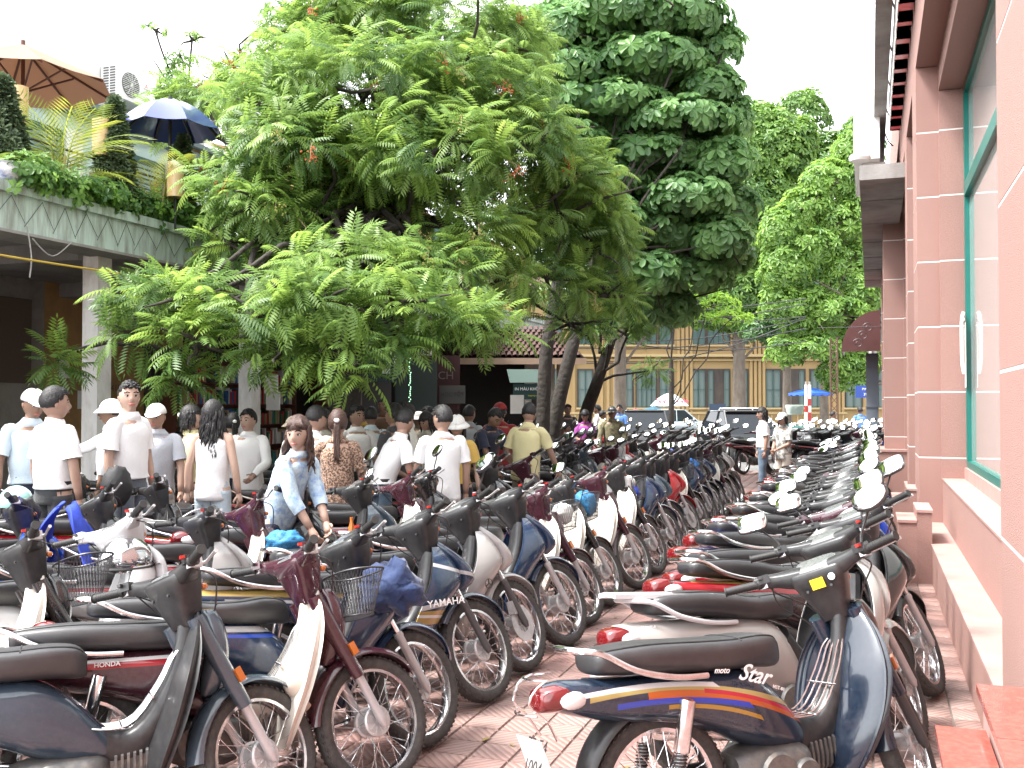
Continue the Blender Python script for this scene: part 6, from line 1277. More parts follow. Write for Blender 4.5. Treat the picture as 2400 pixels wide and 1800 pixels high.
    A = g.arr(); n_ = fnoise(A, 10, len(label)) * .009 + fnoise(A * (1, 1, .6), 24, 3) * .005; c0 = hip + up * .25; dv = A - c0; dv[:, 2] *= .2; dv /= np.linalg.norm(dv, axis=1)[:, None] + 1e-6; A = (A + dv * n_[:, None]) * k; g.v = [A]
    tp = put('shirt', g.mesh('shirt', CL[top], 180), t)
    if collar:
        g = G().sheet([[tuple((nk + up * (.022 + .028 * r) + np.array(((.066 - .004 * r) * math.cos(a) + .002, (.070 - .006 * r) * math.sin(a), -.016 * math.cos(a)))) * k) for a in np.linspace(.35, 2 * math.pi - .35, 17)] for r in (0, 1)], .005); put('collar', g.mesh('collar', CL[top], 180), tp)
    g = G(); g.loft([(*(hip + up * .055), tw + .020, .112, .105, 2.3, 0), (*(hip - up * .03), .158, .112, .118, 2.3, 0), (*(hip - up * .10), .150, .100, .110, 2.4, 0)], 20, 3, axis='z')
    for i in (0, 1):
        s_ = (-1, 1)[i]; h_ = hip + np.array((0, s_ * .078, -.03)); g.tube([h_, (h_ + knees[i]) / 2, knees[i], knees[i] * .5 + ank[i] * .5, ank[i] - (0, 0, .02)], [.098, .090, .070, .066, .066], 14, 4)
    A = g.arr(); A = (A + (fnoise(A, 8, 2) * .006)[:, None] * np.array((1, .6, 0))) * k; g.v = [A]; put('trousers', g.mesh('trousers', CL[bottom], 180), t)
    if not untuck and not female: put('belt', G().loft([(*((hip + up * .045) * k), (tw + .028) * k, .119 * k, .112 * k, 2.3, 0), (*((hip + up * .078) * k), (tw + .028) * k, .119 * k, .112 * k, 2.3, 0)], 20, 1, axis='z').mesh('belt', m_blk, 60), t)
    g = G()
    for i in (0, 1): g.loft([((ank[i][0] - .08) * k, ank[i][1] * k, .035 * k, .025 * k, .03 * k, .03 * k), ((ank[i][0] + .0) * k, ank[i][1] * k, .04 * k, .042 * k, .04 * k, .04 * k), ((ank[i][0] + .13) * k, ank[i][1] * k, .028 * k, .045 * k, .03 * k, .028 * k), ((ank[i][0] + .19) * k, ank[i][1] * k, .02 * k, .02 * k, .015 * k, .02 * k)], 12, 2)
    put('shoes', g.mesh('shoes', m_blk, 60), t); return t
cap = lambda m=m_wht: ('cap', m)
# near group on the left
VW = lambda deg: deg + 19.8          # heading relative to the picture: 0 = to the right, 90 = away, -90 = towards the camera
B_ = .0
person('man in a pale blue shirt and white cap holding a mint helmet', 75, 8.1, 1.66, VW(-50), .12, turn=8, nod=12, top='paleblue', bottom='navy', hat=cap(), skin=m_skd, R=(.10, -.28, .82), L=(.1, .24, .78))
person('man in a white shirt seen from behind next to the white column', 128, 7.6, 1.66, VW(60), .12, turn=-20, top='white', bottom='charcoal', R=(.05, -.25, .8), untuck=False, skin=m_sk)
person('tall young man in a white shirt and dark trousers looking back over his shoulder', 303, 8.2, 1.72, VW(-15), .12, turn=-42, nod=-3, top='white', bottom='slate', skin=m_skl, R=(.02, -.24, .80), L=(.06, .24, .8))
person('boy in a white cap and grey tee shirt beside the tall young man', 368, 8.9, 1.56, VW(-85), .10, turn=-3, nod=5, top='grey', bottom='beige', hat=cap(), skin=m_sk, untuck=True, collar=False, L=(.12, .26, .82), R=(.1, -.2, .85))
person('woman with a hair clip and pale yellow blouse behind the curly haired woman', 448, 9.4, 1.54, VW(20), .10, turn=0, top='yellow', bottom='navy', hair='bob', female=True, skin=m_skl, bag='clip', R=(.0, -.2, .72))
person('woman with long curly black hair in a white sleeveless top seen from behind', 500, 8.6, 1.56, VW(78), .12, turn=-8, top='white', sleeve='none', bottom='jeansl', hair='curly', female=True, skin=m_skl, untuck=True, collar=False, L=(-.02, .26, .78), R=(.02, -.26, .78))
person('man in a loose long sleeved white shirt in front of the second column', 583, 10.6, 1.60, VW(-100), .0, turn=-10, top='white', sleeve='long', bottom='charcoal', skin=m_skl, seated=False, L=(.30, .2, .98), R=(.30, -.2, .98), untuck=True)
person('young woman with long brown hair in a pale blue floral blouse leaning forward', 652, 7.1, 1.60, VW(-28), .0, lean=22, turn=-72, nod=-6, roll=0, top='floral', sleeve='mid', bottom='navy', hair='bangs', hairm=m_hairb, female=True, skin=m_skl, untuck=True, L=(.46, .02, .82), R=(.44, -.10, .78))
person('man in a white shirt bending over right of the floral blouse', 715, 9.3, 1.66, VW(70), .0, lean=16, turn=-25, nod=6, top='white', bottom='charcoal', skin=m_sk, R=(.40, -.22, .86), L=(.35, .2, .9))
person('woman with short black bobbed hair facing the camera between two white and brown backs', 762, 11.2, 1.60, VW(-110), .0, nod=14, top='beige', bottom='black', hair='bob', female=True, skin=m_skl)
person('woman with a long dark ponytail and white clip in a brown leopard print blouse', 792, 8.9, 1.60, VW(95), .0, top='leopard', bottom='black', hair='pony', hairm=m_hairb, female=True, skin=m_sk, collar=False, untuck=True, R=(.10, -.24, .84), L=(.22, .24, .88))
person('stocky man in a white shirt bending to the right with his back turned', 890, 9.6, 1.66, VW(25), .0, lean=24, turn=30, nod=10, top='white', bottom='jeans', skin=m_sk, R=(.42, -.18, .92), L=(.36, .2, .95))
person('man in a dark shirt half hidden behind the stocky man in white', 925, 10.6, 1.66, VW(150), .0, top='charcoal', bottom='black', skin=m_skd)
person('man in an off white shirt facing left near the dark doorway', 955, 11.4, 1.68, VW(195), .0, turn=5, nod=8, top='offwhite', sleeve='mid', bottom='brown', skin=m_sk, L=(.12, .2, .95), R=(.10, -.22, .95))
person('young man in a white tee shirt seen from behind amid the bikes', 1038, 9.4, 1.64, VW(105), .0, turn=30, top='white', bottom='jeans', skin=m_sk, collar=False, untuck=True, L=(.20, .24, .88), R=(.05, -.24, .8))
person('woman in a white bucket hat and yellow and black patterned top', 1072, 10.4, 1.55, VW(-95), .0, nod=12, top='ochre', bottom='black', hair='bob', hat=('bucket', m_wht), female=True, skin=m_skl, collar=False)
person('man in a dark navy polo shirt bending over his motorbike with a cigarette', 1128, 12.4, 1.66, VW(-40), .0, lean=18, turn=-10, nod=25, top='navy', bottom='black', skin=m_skd, L=(.40, .15, .88), R=(.40, -.15, .85))
person('man in a dark red tee shirt and red cap seen from behind', 1172, 13.2, 1.68, VW(95), .0, top='red', bottom='black', hat=cap(mat('cap_red', (.25, .02, .02), .8)), skin=m_skd, collar=False, untuck=True)
person('man in a pale yellow shirt and khaki trousers resting his hand on a motorbike seat', 1232, 11.8, 1.68, VW(65), .0, lean=8, turn=10, nod=15, top='yellow', bottom='khaki', skin=m_sk, untuck=True, R=(.30, -.34, .74), L=(.2, .2, .9))
person('woman in a purple blouse looking down at something in her hands under the trees', 1371, 19.5, 1.56, VW(-95), .0, nod=20, top='purple', bottom='black', hair='bob', female=True, skin=m_skd, L=(.26, .04, 1.0), R=(.26, -.04, 1.0))
person('person wearing a dark wide hat and green camouflage shirt standing astride a motorbike', 1435, 19, 1.62, VW(-95), .0, top='camog', sleeve='long', bottom='black', hat=('wide', m_blk), skin=m_skd, L=(.22, .26, .88), R=(.22, -.26, .88))
person('man in a white shirt walking beside the dark far tree', 1400, 27, 1.65, VW(170), .0, top='white', sleeve='long', bottom='black', skin=m_skd)
person('boy in a pale yellow top beside the man in white under the far tree', 1412, 26, 1.5, VW(10), .0, top='yellow', bottom='black', skin=m_skd)
person('man in a mid blue shirt standing behind the camouflage shirt', 1452, 28, 1.66, VW(-120), .0, top='blue', bottom='charcoal', skin=m_sk)
person('slim woman in a white tee shirt and flared jeans walking in the tiled aisle', 1788, 18.6, 1.60, VW(180), .0, turn=8, nod=6, top='white', bottom='jeans', hair='bob', female=True, skin=m_sk, collar=False, L=(.02, .2, .82), R=(.06, -.2, .80), stride=.05)
person('woman in a white cap and grey camouflage shirt in the aisle', 1835, 17.6, 1.52, VW(215), .0, turn=8, nod=10, top='camo', bottom='beige', hair='bob', hat=cap(), female=True, skin=m_sk, untuck=True, collar=False, L=(.24, .06, .98), R=(.24, -.06, .95))
person('dark clothed man under the far end of the dark trunks', 1305, 21.5, 1.55, VW(-80), .0, top='brown', bottom='black', skin=m_skd); person('person with black hair crouching by the cream kiosk post', 1328, 21.2, 1.25, VW(0), .0, top='beige', bottom='black', skin=m_skd)
person('man in an olive jacket sitting low on a motorbike near the lattice mast', 1952, 31, 1.45, VW(-10), .0, top='beige', sleeve='long', bottom='khaki', skin=m_skd, L=(.35, .2, .9), R=(.35, -.2, .9))
person('man in a bright blue shirt at the far right end of the bikes', 2018, 31, 1.60, VW(95), .0, top='blue', bottom='navy', skin=m_skd, lean=8)
person('person in a grey sleeveless top at the shop front', 1004, 14.6, 1.62, VW(200), .0, top='green', sleeve='none', bottom='black', skin=m_skd, collar=False); person('person in a pale cloth hat and olive shirt at the shop front', 982, 15, 1.55, VW(20), .0, top='khaki', bottom='black', hat=('bucket', CL['offwhite']), skin=m_skd)
person('person with a yellow top sitting in the dark shop', 850, 15.5, 1.45, VW(-90), .15, top='ochre', bottom='black', skin=m_skd); person('person in a dark top standing deep in the shop doorway', 898, 16.5, 1.6, VW(-100), .15, top='brown', bottom='black', skin=m_skd)
person('person wearing a grey cloth cap behind the man in white', 690, 11.4, 1.52, VW(160), .0, top='offwhite', bottom='black', hat=('bucket', CL['khaki']), skin=m_skd)
person('rider in a grey helmet hidden behind the tall young man reaching to the left', 262, 9.2, 1.60, VW(-170), .10, top='white', sleeve='mid', bottom='beige', skin=m_skd, R=(.50, -.05, 1.15), hat=('bucket', CL['offwhite']))
person('woman in a white blouse with a black ponytail right of the curly hair', 545, 11.2, 1.55, VW(120), .0, top='white', bottom='navy', hair='pony', female=True, skin=m_skl)
person('slim man in a white shirt talking behind the leopard print blouse', 835, 11.6, 1.64, VW(-60), .0, turn=20, top='white', bottom='charcoal', skin=m_sk)
person('man in a pale blue shirt turned away under the tree by the stocky man', 870, 12.6, 1.62, VW(100), .0, top='paleblue', bottom='charcoal', skin=m_skd)
person('woman in a beige blouse near the light string looking down', 1005, 12.6, 1.56, VW(-130), .0, nod=18, top='beige', bottom='black', hair='bob', female=True, skin=m_sk)
person('man in a grey tee shirt between the navy polo and the red tee shirt', 1100, 14.2, 1.64, VW(60), .0, top='grey', bottom='black', skin=m_skd)
person('man in a charcoal shirt standing deep under the trees left of the purple blouse', 1330, 23, 1.66, VW(-70), .0, top='charcoal', bottom='black', skin=m_skd)
# ------------------------------------------------------------------ the parked motorbikes
ORD = ['first', 'second', 'third', 'fourth', 'fifth', 'sixth', 'seventh', 'eighth', 'ninth', 'tenth', 'eleventh', 'twelfth', 'thirteenth', 'fourteenth', 'fifteenth', 'sixteenth', 'seventeenth', 'eighteenth', 'nineteenth', 'twentieth']
ORD += ['twenty-' + o for o in ORD[:9]] + ['thirtieth'] + ['thirty-' + o for o in ORD[:9]]
CN = {'maroon': 'maroon', 'black_cream': 'black and cream', 'navy': 'navy blue', 'gold': 'navy and gold', 'silver': 'silver', 'steel': 'blue grey', 'red': 'red', 'redstripe': 'black and red', 'blue': 'bright blue', 'black': 'black', 'white': 'white', 'star': 'dark blue', 'champagne': 'champagne'}
def lab(pal, kind, where): return '%s %s %s' % (CN[pal], {'cub': 'step-through', 'sport': 'underbone', 'scooter': 'scooter'}[kind], where)
m_logo = mat('logo_white', (.8, .8, .8), .4)
def decal(bk, s, size, x, y, z, m=m_logo, side=-1, slope=0.0, par='body_cover', sh=0.0, rot=None):
    """lettering on the right (side=-1) or left flank"""
    o = bk[1].get((par, 'body')) or bk[1][(par, 'front')]
    X = Vector((1, 0, slope)) if side < 0 else Vector((-1, 0, -slope))
    put('lettering', text_mesh(s, size, m, .0006, size * .012, sh), o, M=rot if rot is not None else frame(X, (0, 0, 1), (x, y, z)))
G1 = 'motorbikes in the front row along the tiled aisle'
X1 = -2.04
row1 = [ # kind, palette, wheel y, heading, steer, options, label tail
 ('cub', 'steel', 3.36, 46, 22, dict(rack=1, mirrors=0, lean=-8), 'with worn black handlebars and a front rack at the bottom left corner'),
 ('cub', 'maroon', 3.90, 44, 12, dict(basket=1, rack=1, outer=0, mirrors=0), 'with a cream leg shield and a beige cap hung on it'),
 ('sport', 'navy', 4.42, 47, 18, dict(mirrors=0), 'with silver fork legs between the basket bike and the blue jacket'),
 ('sport', 'gold', 5.20, 48, 18, dict(mirrors=0), 'lettered YAMAHA with gold flashes on its front cover'),
 ('sport', 'silver', 5.86, 49, 20, dict(mirrors=1, round=1, disc=1), 'with a red fork leg next to the gold flashed bike'),
 ('sport', 'navy', 6.58, 48, 16, dict(mirrors=0), 'with a tall pointed shield left of the basket with the white bag'),
 ('cub', 'maroon', 7.28, 47, 17, dict(basket=1, mirrors=0), 'with a white bag in its wire basket'),
 ('cub', 'black_cream', 8.02, 48, 18, dict(basket=1, mirrors=0, fender=0), 'with a bright blue netted bundle in its basket'),
 ('cub', 'maroon', 8.86, 48, 16, dict(mirrors=2), 'with a cream shield behind the blue netted bundle'),
 ('cub', 'black_cream', 9.66, 47, 20, dict(basket=1, mirrors=0), 'with a chrome basket holding blue cloth'),
 ('sport', 'navy', 10.5, 48, 17, dict(mirrors=0), 'before the grey bike that stands next to the red one'),
 ('sport', 'steel', 11.25, 48, 18, dict(mirrors=0), 'just in front of the red bike'),
 ('sport', 'red', 11.95, 48, 18, dict(mirrors=0, disc=1), 'the only all red bike in the front row'),
 ('cub', 'black_cream', 12.7, 47, 18, dict(basket=1, mirrors=0), 'with an empty basket just behind the red bike'),
 ('sport', 'navy', 13.4, 48, 18, dict(basket=1, mirrors=0), 'with a sky blue bundle in its basket'),
 ('sport', 'black', 14.05, 48, 17, dict(), 'second behind the sky blue bundle'),
 ('sport', 'navy', 14.7, 48, 19, dict(basket=1), 'with an empty black basket far up the front row'),
 ('cub', 'maroon', 15.35, 48, 17, dict(), 'third from the far end of the front row'),
 ('sport', 'black', 16.0, 49, 18, dict(), 'second from the far end of the front row'),
 ('sport', 'silver', 16.65, 49, 18, dict(), 'last of the front row beside the slim woman in white')]
bikes1 = []
for k, (kind, pal, y, ang, st, o, l_) in enumerate(row1):
    o = dict(o); o.pop('fender', None); ln = o.pop('lean', -9)
    bikes1.append(bike(kind, pal, X1 + random.uniform(-.03, .03) - (.20 if k == 0 else 0), y, ang - 2, lab(pal, kind, l_), G1, steer=st + 11, front=True, lean=ln, **o))
def rt(bk, name, grp, m):
    o = bk[1].get((name, grp)); 
    if o: o.material_slots[0].link = 'OBJECT'; o.material_slots[0].material = m
for nm in ('fork_leg',): rt(bikes1[4], nm, 'front', mat('fork_red', (.6, .02, .02), .35))
decal(bikes1[3], 'YAMAHA', .052, .94, -.206, .575, par='leg_shield', slope=.05)
decal(bikes1[1], 'HONDA', .026, .10, -.139, .648); decal(bikes1[1], 'ELECTRIC STARTER', .017, -.22, -.128, .650)
decal(bikes1[2], 'HONDA', .03, .20, -.144, .63)
# emblem on the silver cowl: three crossed bars in a ring
g = G().rev([(.026, 0), (.029, 0), (.029, .004), (.026, .004)], (0, 0, 0), 20, axis='z', closed=True)
for a in (90, 210, 330): g.box((.012 * math.cos(rad(a)), .012 * math.sin(rad(a)), .002), (.026, .006, .004), rz=rad(a))
put('emblem', g.mesh('emblem', m_blk, 0), bikes1[4][1][('leg_shield', 'body')], M=frame((1, .25, 0), (0, 0, 1), (.93, -.205, .56)))
# --- right-hand row, noses to the wall
G2 = 'motorbikes facing the pink wall on the right'
row2 = [('cub', 'star', -.685, 3.50, 45, -2, dict(scale=1.0, lean=-9, rack=1, guard=1, outer=1, mirrors=1, round=1), 'with orange and blue flashes and plate 35-F4 1004'),
 ('scooter', 'champagne', -.70, 4.45, 44, 8, dict(mirrors=3, round=0), 'with a big pale grab rail behind the nearest right hand bike'),
 ('sport', 'redstripe', -.62, 5.35, 42, 8, dict(mirrors=3), 'with a red side stripe third from the camera on the right'),
 ('cub', 'maroon', -.60, 6.0, 42, 10, dict(mirrors=3, round=1), 'with a round white mirror fourth from the camera on the right'),
 ('sport', 'navy', -.62, 6.6, 42, 4, dict(mirrors=3), 'fifth from the camera in the right hand row'),
 ('sport', 'blue', -.62, 7.2, 41, 10, dict(mirrors=3, round=1), 'with an oval mirror sixth from the camera on the right'),
 ('scooter', 'black', -.62, 7.85, 42, 2, dict(mirrors=3), 'seventh from the camera on the right'),
 ('sport', 'redstripe', -.62, 8.45, 41, 8, dict(mirrors=3, round=1), 'eighth from the camera on the right'),
 ('scooter', 'silver', -.60, 9.05, 43, 4, dict(), 'ninth from the camera on the right'), ('sport', 'black', -.62, 9.65, 42, 9, dict(round=1), 'tenth from the camera on the right'),
 ('cub', 'maroon', -.62, 10.25, 42, 5, dict(basket=1), 'with a basket eleventh from the camera on the right'), ('sport', 'navy', -.62, 10.85, 41, 5, dict(), 'twelfth from the camera on the right')]
r = random.Random(5)
for k in range(13): row2.append((r.choice(['sport', 'sport', 'cub', 'scooter']), r.choice(['black', 'redstripe', 'silver', 'navy', 'maroon', 'black', 'white', 'blue']), -.62 + r.uniform(-.06, .06), 11.45 + k * .6, 42 + r.uniform(-3, 3), r.uniform(-5, 15), dict(round=k % 2), ORD[k + 12] + ' from the camera in the right hand row'))
bikes2 = []
k_i = 0; rr_ = random.Random(8)
for kind, pal, x, y, ang, st, o, l_ in row2:
    if k_i > 2: x -= .12
    if k_i > 4: o['mirrors'] = rr_.choice([0, 1, 2, 3])
    k_i += 1; ln = o.pop('lean', -9); bikes2.append(bike(kind, pal, x, y, ang, lab(pal if not (kind == 'cub' and pal == 'maroon') else pal, kind, l_), G2, steer=st + (38 if k_i == 1 else 26), lean=ln, **o))
b = bikes2[0]
for s_, dz in (('35-F4', .035), ('1004', -.032)): put('lettering', text_mesh(s_, .066, m_wire, .0008), b[1][('number_plate', 'body')], M=frame((0, -1, 0), (.31, 0, .95), (-.479 + .32 * dz, 0, .475 + dz)))
decal(b, 'Star', .085, .36, -.138, .665, slope=-.28, sh=.5); decal(b, 'moto', .030, .22, -.139, .695, slope=-.1, sh=.4); decal(b, 'MST-01', .018, .49, -.11, .60, slope=-.35)
hs_ = b[1][('handlebar_cover', 'front')]; put('sticker', G().box((.818, .0, .955), (.006, .055, .040), M=Matrix.Rotation(rad(-12), 4, 'Y')).mesh('sticker', mat('sticker_yellow', (.85, .62, .02), .5), 0), hs_)
put('ignition_lock', G().rev([(0, -.012), (.014, -.012), (.014, .012), (0, .012)], (.818, -.065, .965), 14, axis='x').mesh('ignition_lock', m_chr), hs_)
put('key_hook', G().tube([(.90, -.02, .70), (.875, -.02, .70), (.865, -.02, .67), (.88, -.02, .655)], .006, 6, 3).mesh('key_hook', m_chr), b[1][('leg_shield', 'body')])
decal(bikes2[1], 'HONDA', .02, -.30, -.132, .70); 
g = G().sheet([[( -.42 + .46 * q, s_ * (.075 + .07 * q) , .835 - .03 * q + .012 * math.cos(s_ * 1.2)) for s_ in np.linspace(-1, 1, 9)] for q in (0, .3, .6, 1)], .02)
put('tail_wing', g.mesh('tail_wing', mat('wing_pale', (.66, .66, .68), .35, coat=.3)), bikes2[1][0])
# --- rows further back on the left, a dense field of machines
NAMES = ['second', 'third', 'fourth', 'fifth', 'sixth']; r = random.Random(21); POOL = ['black', 'maroon', 'navy', 'silver', 'redstripe', 'black_cream', 'silver', 'maroon', 'champagne', 'black', 'steel', 'red', 'black_cream', 'white', 'gold', 'blue', 'white', 'black_cream']
spec2 = {(0, 0): ('cub', 'black_cream', dict(mirrors=0, basket=1)), (0, 1): ('scooter', 'white', dict(mirrors=0)), (0, 2): ('sport', 'silver', dict(mirrors=0)), (0, 3): ('cub', 'maroon', dict(mirrors=0)), (0, 4): ('cub', 'black_cream', dict(basket=1, mirrors=3)), (0, 5): ('sport', 'steel', dict(mirrors=1)),
         (0, 6): ('cub', 'maroon', dict(mirrors=2)), (0, 7): ('sport', 'black', dict(mirrors=1, round=1)), (0, 8): ('sport', 'red', dict(mirrors=2)), (0, 9): ('sport', 'black', dict(round=1)), (1, 1): ('sport', 'blue', dict(mirrors=0)), (1, 2): ('sport', 'redstripe', dict(mirrors=0)), (1, 3): ('cub', 'redstripe', dict(mirrors=0)), (1, 5): ('sport', 'redstripe', dict()), (1, 6): ('sport', 'red', dict(mirrors=1))}
people = [(o.matrix_basis.translation.x, o.matrix_basis.translation.y) for o in SC.objects if o.get('category') == 'person']
nfield = 0
q_var = lambda r: r.random() < .35
for q, (x0, ya, yb, step) in enumerate([(-3.45, 3.75, 22, .66), (-4.85, 4.4, 22.5, .68), (-6.2, 5.6, 23, .74), (-7.5, 6.3, 21.5, .82)]):
    y = ya; k = 0
    while y < yb:
        kind, pal, o = spec2.get((q, k), (r.choice(['sport', 'sport', 'cub', 'cub', 'scooter']), r.choice(POOL), dict(mirrors=r.choice([0, 1, 2, 3, 3]), round=r.random() < .5, basket=r.random() < .18)))
        if kind == 'cub' and pal in ('gold', 'red'): pal = 'maroon'
        if q_var(r) and kind != 'cub': o['mat_headset'] = PAL[pal]['cowl']
        x = x0 + r.uniform(-.10, .10); an = 46 + r.uniform(-7, 7); a = rad(an); hit = False
        for px, py in people:
            for s_ in (.1, .5, .9, 1.3):
                if math.hypot(x - s_ * 0.9 * math.cos(a) - px, y - s_ * .9 * math.sin(a) - py) < .26: hit = True
        if q == 3 and math.hypot(x + 7.0, y - 12.0) < 1.2: hit = True
        tx, ty = TP_ = (-6.95, 11.9)
        if not hit:
            bike(kind, pal, x, y, an, lab(pal, kind, 'in the %s row back from the aisle, %s from the camera' % (NAMES[q], ORD[k])), 'motorbikes in the rows behind the front row', steer=r.uniform(12, 38), front=True, lean=r.uniform(-11, -5), **o); nfield += 1
        y += step * r.uniform(.9, 1.12); k += 1
# --- bikes at the far end across the mouth of the aisle
k = 0
for i in range(9):
    for j in range(4):
        x = -1.9 + i * .55 + r.uniform(-.1, .1); y = 24 + j * 1.9 + r.uniform(-.3, .3)
        if x > .0 and y < 27.0: continue
        kind, pal = r.choice(['sport', 'cub', 'scooter']), r.choice(['black', 'silver', 'white', 'navy', 'redstripe', 'black', 'blue', 'maroon'])
        bike(kind, pal, x, y, 60 + r.uniform(-20, 20), lab(pal, kind, 'in the far cluster, %s from the left in its %s line' % (ORD[i], ORD[j])), 'motorbikes in the far cluster by the street', steer=r.uniform(-10, 20), far=0, mirrors=3); k += 1
for i in range(12):
    x = -9.0 + i * .68; y = 24.5 + r.uniform(-.4, .4); kind, pal = r.choice(['sport', 'cub']), r.choice(['black', 'silver', 'maroon', 'navy', 'redstripe', 'red'])
    bike(kind, pal, x, y, 60 + r.uniform(-15, 15), lab(pal, kind, 'in the last line before the street, %s from the left' % ORD[i]), 'motorbikes in the last line before the street', steer=10, far=0, mirrors=3)
# two machines facing the other way in the near left corner
for pal, kind, x, y, an, l_, o in (('blue', 'sport', -6.7, 5.7, 200, 'below the man with the mint helmet at the left edge', dict(mirrors=0)), ('white', 'scooter', -5.7, 7.0, 215, 'with a curved pale body behind the blue raincoat', dict(mirrors=0)), ('redstripe', 'sport', -4.7, 5.9, 15, 'with its orange tail lamp towards the men on the left', dict(mirrors=0, guard=1))):
    bike(kind, pal, x, y, an, lab(pal, kind, l_), 'motorbikes in the near left corner', steer=12, **o)
# ------------------------------------------------------------------ things carried by the bikes
def lump(name, lbl, cat, c, s, m, seed=1, amp=.18, rz=0.0, n=22, group=None):
    a = np.linspace(0, 2 * math.pi, n, endpoint=False); rows = [np.c_[math.cos(p) * np.cos(a), math.cos(p) * np.sin(a), np.full(n, math.sin(p))] for p in np.linspace(-1.5, 1.5, 14)]
    D = np.array(rows); f = 1 + amp * fnoise(D.reshape(-1, 3), 3.2, seed).reshape(D.shape[:2]) + amp * .5 * fnoise(D.reshape(-1, 3), 8, seed).reshape(D.shape[:2]); P = D * f[..., None] * s
    return tag(put(name, G().grid(P, close_v=True).mesh(name, m, 180), loc=c, rz=rz), lbl, cat, group)
def on(bk, p): M = bk[0].matrix_world if False else (Matrix.Translation(bk[0].location) @ bk[0].rotation_euler.to_matrix().to_4x4()); return M @ Vector(p)
def onf(bk, p, st): return on(bk, steer_m(rad(st)) @ Vector(p))
m_jk = mat('jacket_blue', (.015, .035, .11), .8, bump=(30, .006), sheen=.2); m_net = mat('net_blue', (.03, .22, .45), .6, noise=((.01, .05, .12), 70, .9)); m_bag = mat('bag_white', (.74, .73, .71), .6, bump=(12, .01)); m_roy = mat('cloth_royal', (.02, .05, .42), .8, bump=(20, .006))
lump('folded_jacket', 'crumpled navy blue jacket draped between two bikes above the gold flashes', 'jacket', at(925, 4.72, .80), (.15, .12, .12), m_jk, 3, .30)
lump('plastic_bag', 'white bag inside the wire basket of a maroon bike', 'bag', onf(bikes1[6], (1.16, 0, .86), 28), (.08, .12, .085), m_bag, 5, .14)
lump('netted_bundle', 'bright blue netted bundle in the basket behind the white bag', 'bundle', onf(bikes1[7], (1.15, 0, .86), 29), (.10, .15, .11), m_net, 7, .2)
lump('cloth_bundle', 'royal blue cloth lying in the chrome basket', 'bundle', onf(bikes1[9], (1.15, 0, .82), 31), (.09, .14, .07), m_roy, 8, .2); lump('netted_bag', 'white netted bag on top of the royal blue cloth', 'bag', onf(bikes1[9], (1.15, 0, .93), 31), (.07, .10, .07), m_bag, 9, .16)
lump('blue_bundle', 'sky blue bundle in the basket far up the front row', 'bundle', onf(bikes1[14], (1.15, 0, .88), 29), (.10, .15, .10), mat('sky_cloth', (.04, .22, .62), .7, bump=(20, .006)), 4, .18)
lump('blue_netted_bag', 'blue netted bag in the basket in front of the woman in the floral blouse', 'bag', at(668, 6.3, .80), (.12, .10, .07), m_net, 6, .2)
tag(put('grey_trousers', G().sheet([[(x, .02 * math.sin(x * 40) + .06 * q, -.22 * q ** 1.2 + .01 * math.cos(x * 25)) for x in np.linspace(-.14, .14, 13)] for q in np.linspace(0, 1, 7)], .012).mesh('grey_trousers', m_bag, 180), loc=on(bikes1[9], (.9, 0, .98))), 'white cloth folded over handlebars near the chrome basket', 'cloth')
cp = G()
for q in (0,):
    rows = [np.c_[.10 * math.cos(rad(88 * s_)) * np.cos(a), .085 * math.cos(rad(88 * s_)) * np.sin(a), .11 * math.sin(rad(88 * s_)) + 0 * a] for s_ in np.linspace(0, 1, 8) for a in (np.linspace(0, 2 * math.pi, 22),)]
    cp.sheet(rows, .004); cp.sheet([[(.085 + r_ * .08 * math.cos(a), .08 * math.sin(a), .005 - .03 * r_) for a in np.linspace(-1.3, 1.3, 9)] for r_ in (0, .5, 1)], .004)
tag(put('beige_cap', cp.mesh('beige_cap', mat('cap_beige', (.62, .54, .47), .85), 60), M=Matrix.Translation(on(bikes1[1], (.855, -.115, .50))) @ Matrix.Rotation(rad(44), 4, 'Z') @ Matrix(((-.15, -.42, -.80, 0), (0, .88, -.46, 0), (-.98, .1, .15, 0), (0, 0, 0, 1))) @ Matrix.Scale(.82, 4)), 'beige baseball cap hanging on the cream leg shield', 'cap')
def helmet(lbl, c, m, rz=0, strap=None):
    t = thing('helmet', lbl, 'helmet', c, rz, 'helmets among the motorbikes'); rows = []
    a = np.linspace(0, 2 * math.pi, 28, endpoint=False)
    for q in np.linspace(-.25, 1, 12): pz = rad(89 * q); rows.append(np.c_[.135 * math.cos(pz) * np.cos(a), .115 * math.cos(pz) * np.sin(a), .125 * math.sin(pz) + 0 * a])
    put('shell', G().grid(rows, close_v=True).mesh('shell', m, 180), t); put('rim_band', G().tube([(.137 * math.cos(x), .117 * math.sin(x), -.03) for x in np.linspace(0, 2 * math.pi, 29)], .008, 6).mesh('rim_band', m_blk), t)
    put('peak', G().sheet([[(.12 + .05 * r_ * math.cos(x), .10 * math.sin(x), -.01 - .01 * r_) for x in np.linspace(-1, 1, 9)] for r_ in (0, .5, 1)], .006).mesh('peak', m, 60), t)
    if strap: put('strap', G().tube([(0, .05, -.03), (0, 0, -.09), (0, -.05, -.03)], .006, 5, 4).mesh('strap', strap), t)
    return t
helmet('polished grey silver helmet resting on the seat behind the black handlebars', (*at(298, 5.15)[:2], .86), mat('helmet_silver', (.55, .56, .58), .08, .9, coat=1), 1.0)
helmet('mint green and white helmet hanging from the hand of the capped man', (*at(40, 7.2)[:2], hgt(1178, 7.2)), mat('helmet_mint', (.35, .66, .60), .25, coat=.8), 2.0, mat('strap_mint', (.2, .6, .55), .5))
g = G()
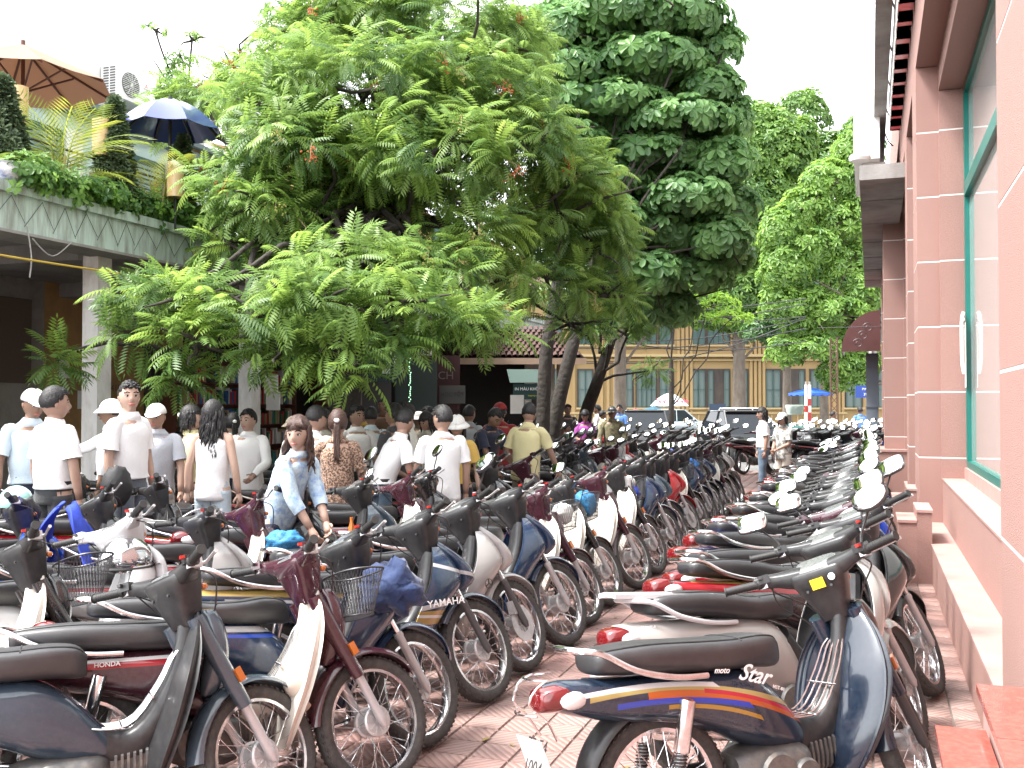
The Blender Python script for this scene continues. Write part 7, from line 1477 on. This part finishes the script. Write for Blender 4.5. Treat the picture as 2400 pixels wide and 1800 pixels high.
for s_ in (-1, 1): g.sheet([[(s_ * (.03 + .16 * q) + .02 * math.sin(v * 30 + q * 4), v * (1 + q) + .02 * math.cos(q * 9), .02 - .40 * q ** 1.3 + .015 * math.sin(v * 22)) for v in np.linspace(-.15, .15, 13)] for q in np.linspace(0, 1, 8)], .008)
tag(put('blue_raincoat', g.mesh('blue_raincoat', m_roy, 180), loc=(*at(155, 6.2)[:2], 1.02), rz=.6), 'royal blue raincoat draped over handlebars in front of the two men on the left', 'raincoat')
lump('black_backpack', 'black backpack hung on the pale scooter left of the tall young man', 'bag', (*at(275, 7.6)[:2], hgt(1140, 7.6)), (.10, .13, .16), mat('bag_black', (.02, .02, .022), .7, bump=(20, .006)), 2, .07)
tag(put('bottle', G().rev([(0, 0), (.02, .0), (.022, .1), (.01, .14), (.012, .17), (0, .17)], (0, 0, 0), 10, axis='z').mesh('bottle', m_amber), loc=on(bikes1[5], (-.15, .3, .80)), rz=.4), 'orange handled bottle lying among the bikes', 'bottle')
tag(put('tarpaulin', G().sheet([[(x, y, .95 - .25 * abs(y) - .1 * math.sin(x * 3)) for y in np.linspace(-.6, .6, 7)] for x in np.linspace(-1, 1, 9)], .01).mesh('tarpaulin', mat('tarp_green', (.02, .10, .08), .6), 180), loc=(*at(1895, 34)[:2], 0), rz=.3), 'dark green tarpaulin pulled over a bike by the marker posts', 'tarpaulin')
print("LABELS", [o["label"] for o in SC.objects if o.get("label") and not 4 <= len(o["label"].split()) <= 16])

fl = G(); rl_ = random.Random(4)
for k in range(70):
    x, y = rl_.uniform(-2.2, .1), rl_.uniform(3.4, 15); a = rl_.random() * 6; l = rl_.uniform(.02, .045); c, s_ = math.cos(a) * l, math.sin(a) * l
    fl.add([(x - c, y - s_, .004), (x + s_ * .35, y - c * .35, .012), (x + c, y + s_, .006), (x - s_ * .35, y + c * .35, .010)], [(0, 1, 2, 3)])
stuff(put('fallen_leaves', fl.mesh('fallen_leaves', mat('dry_leaf', (.22, .16, .05), .7), 0)))
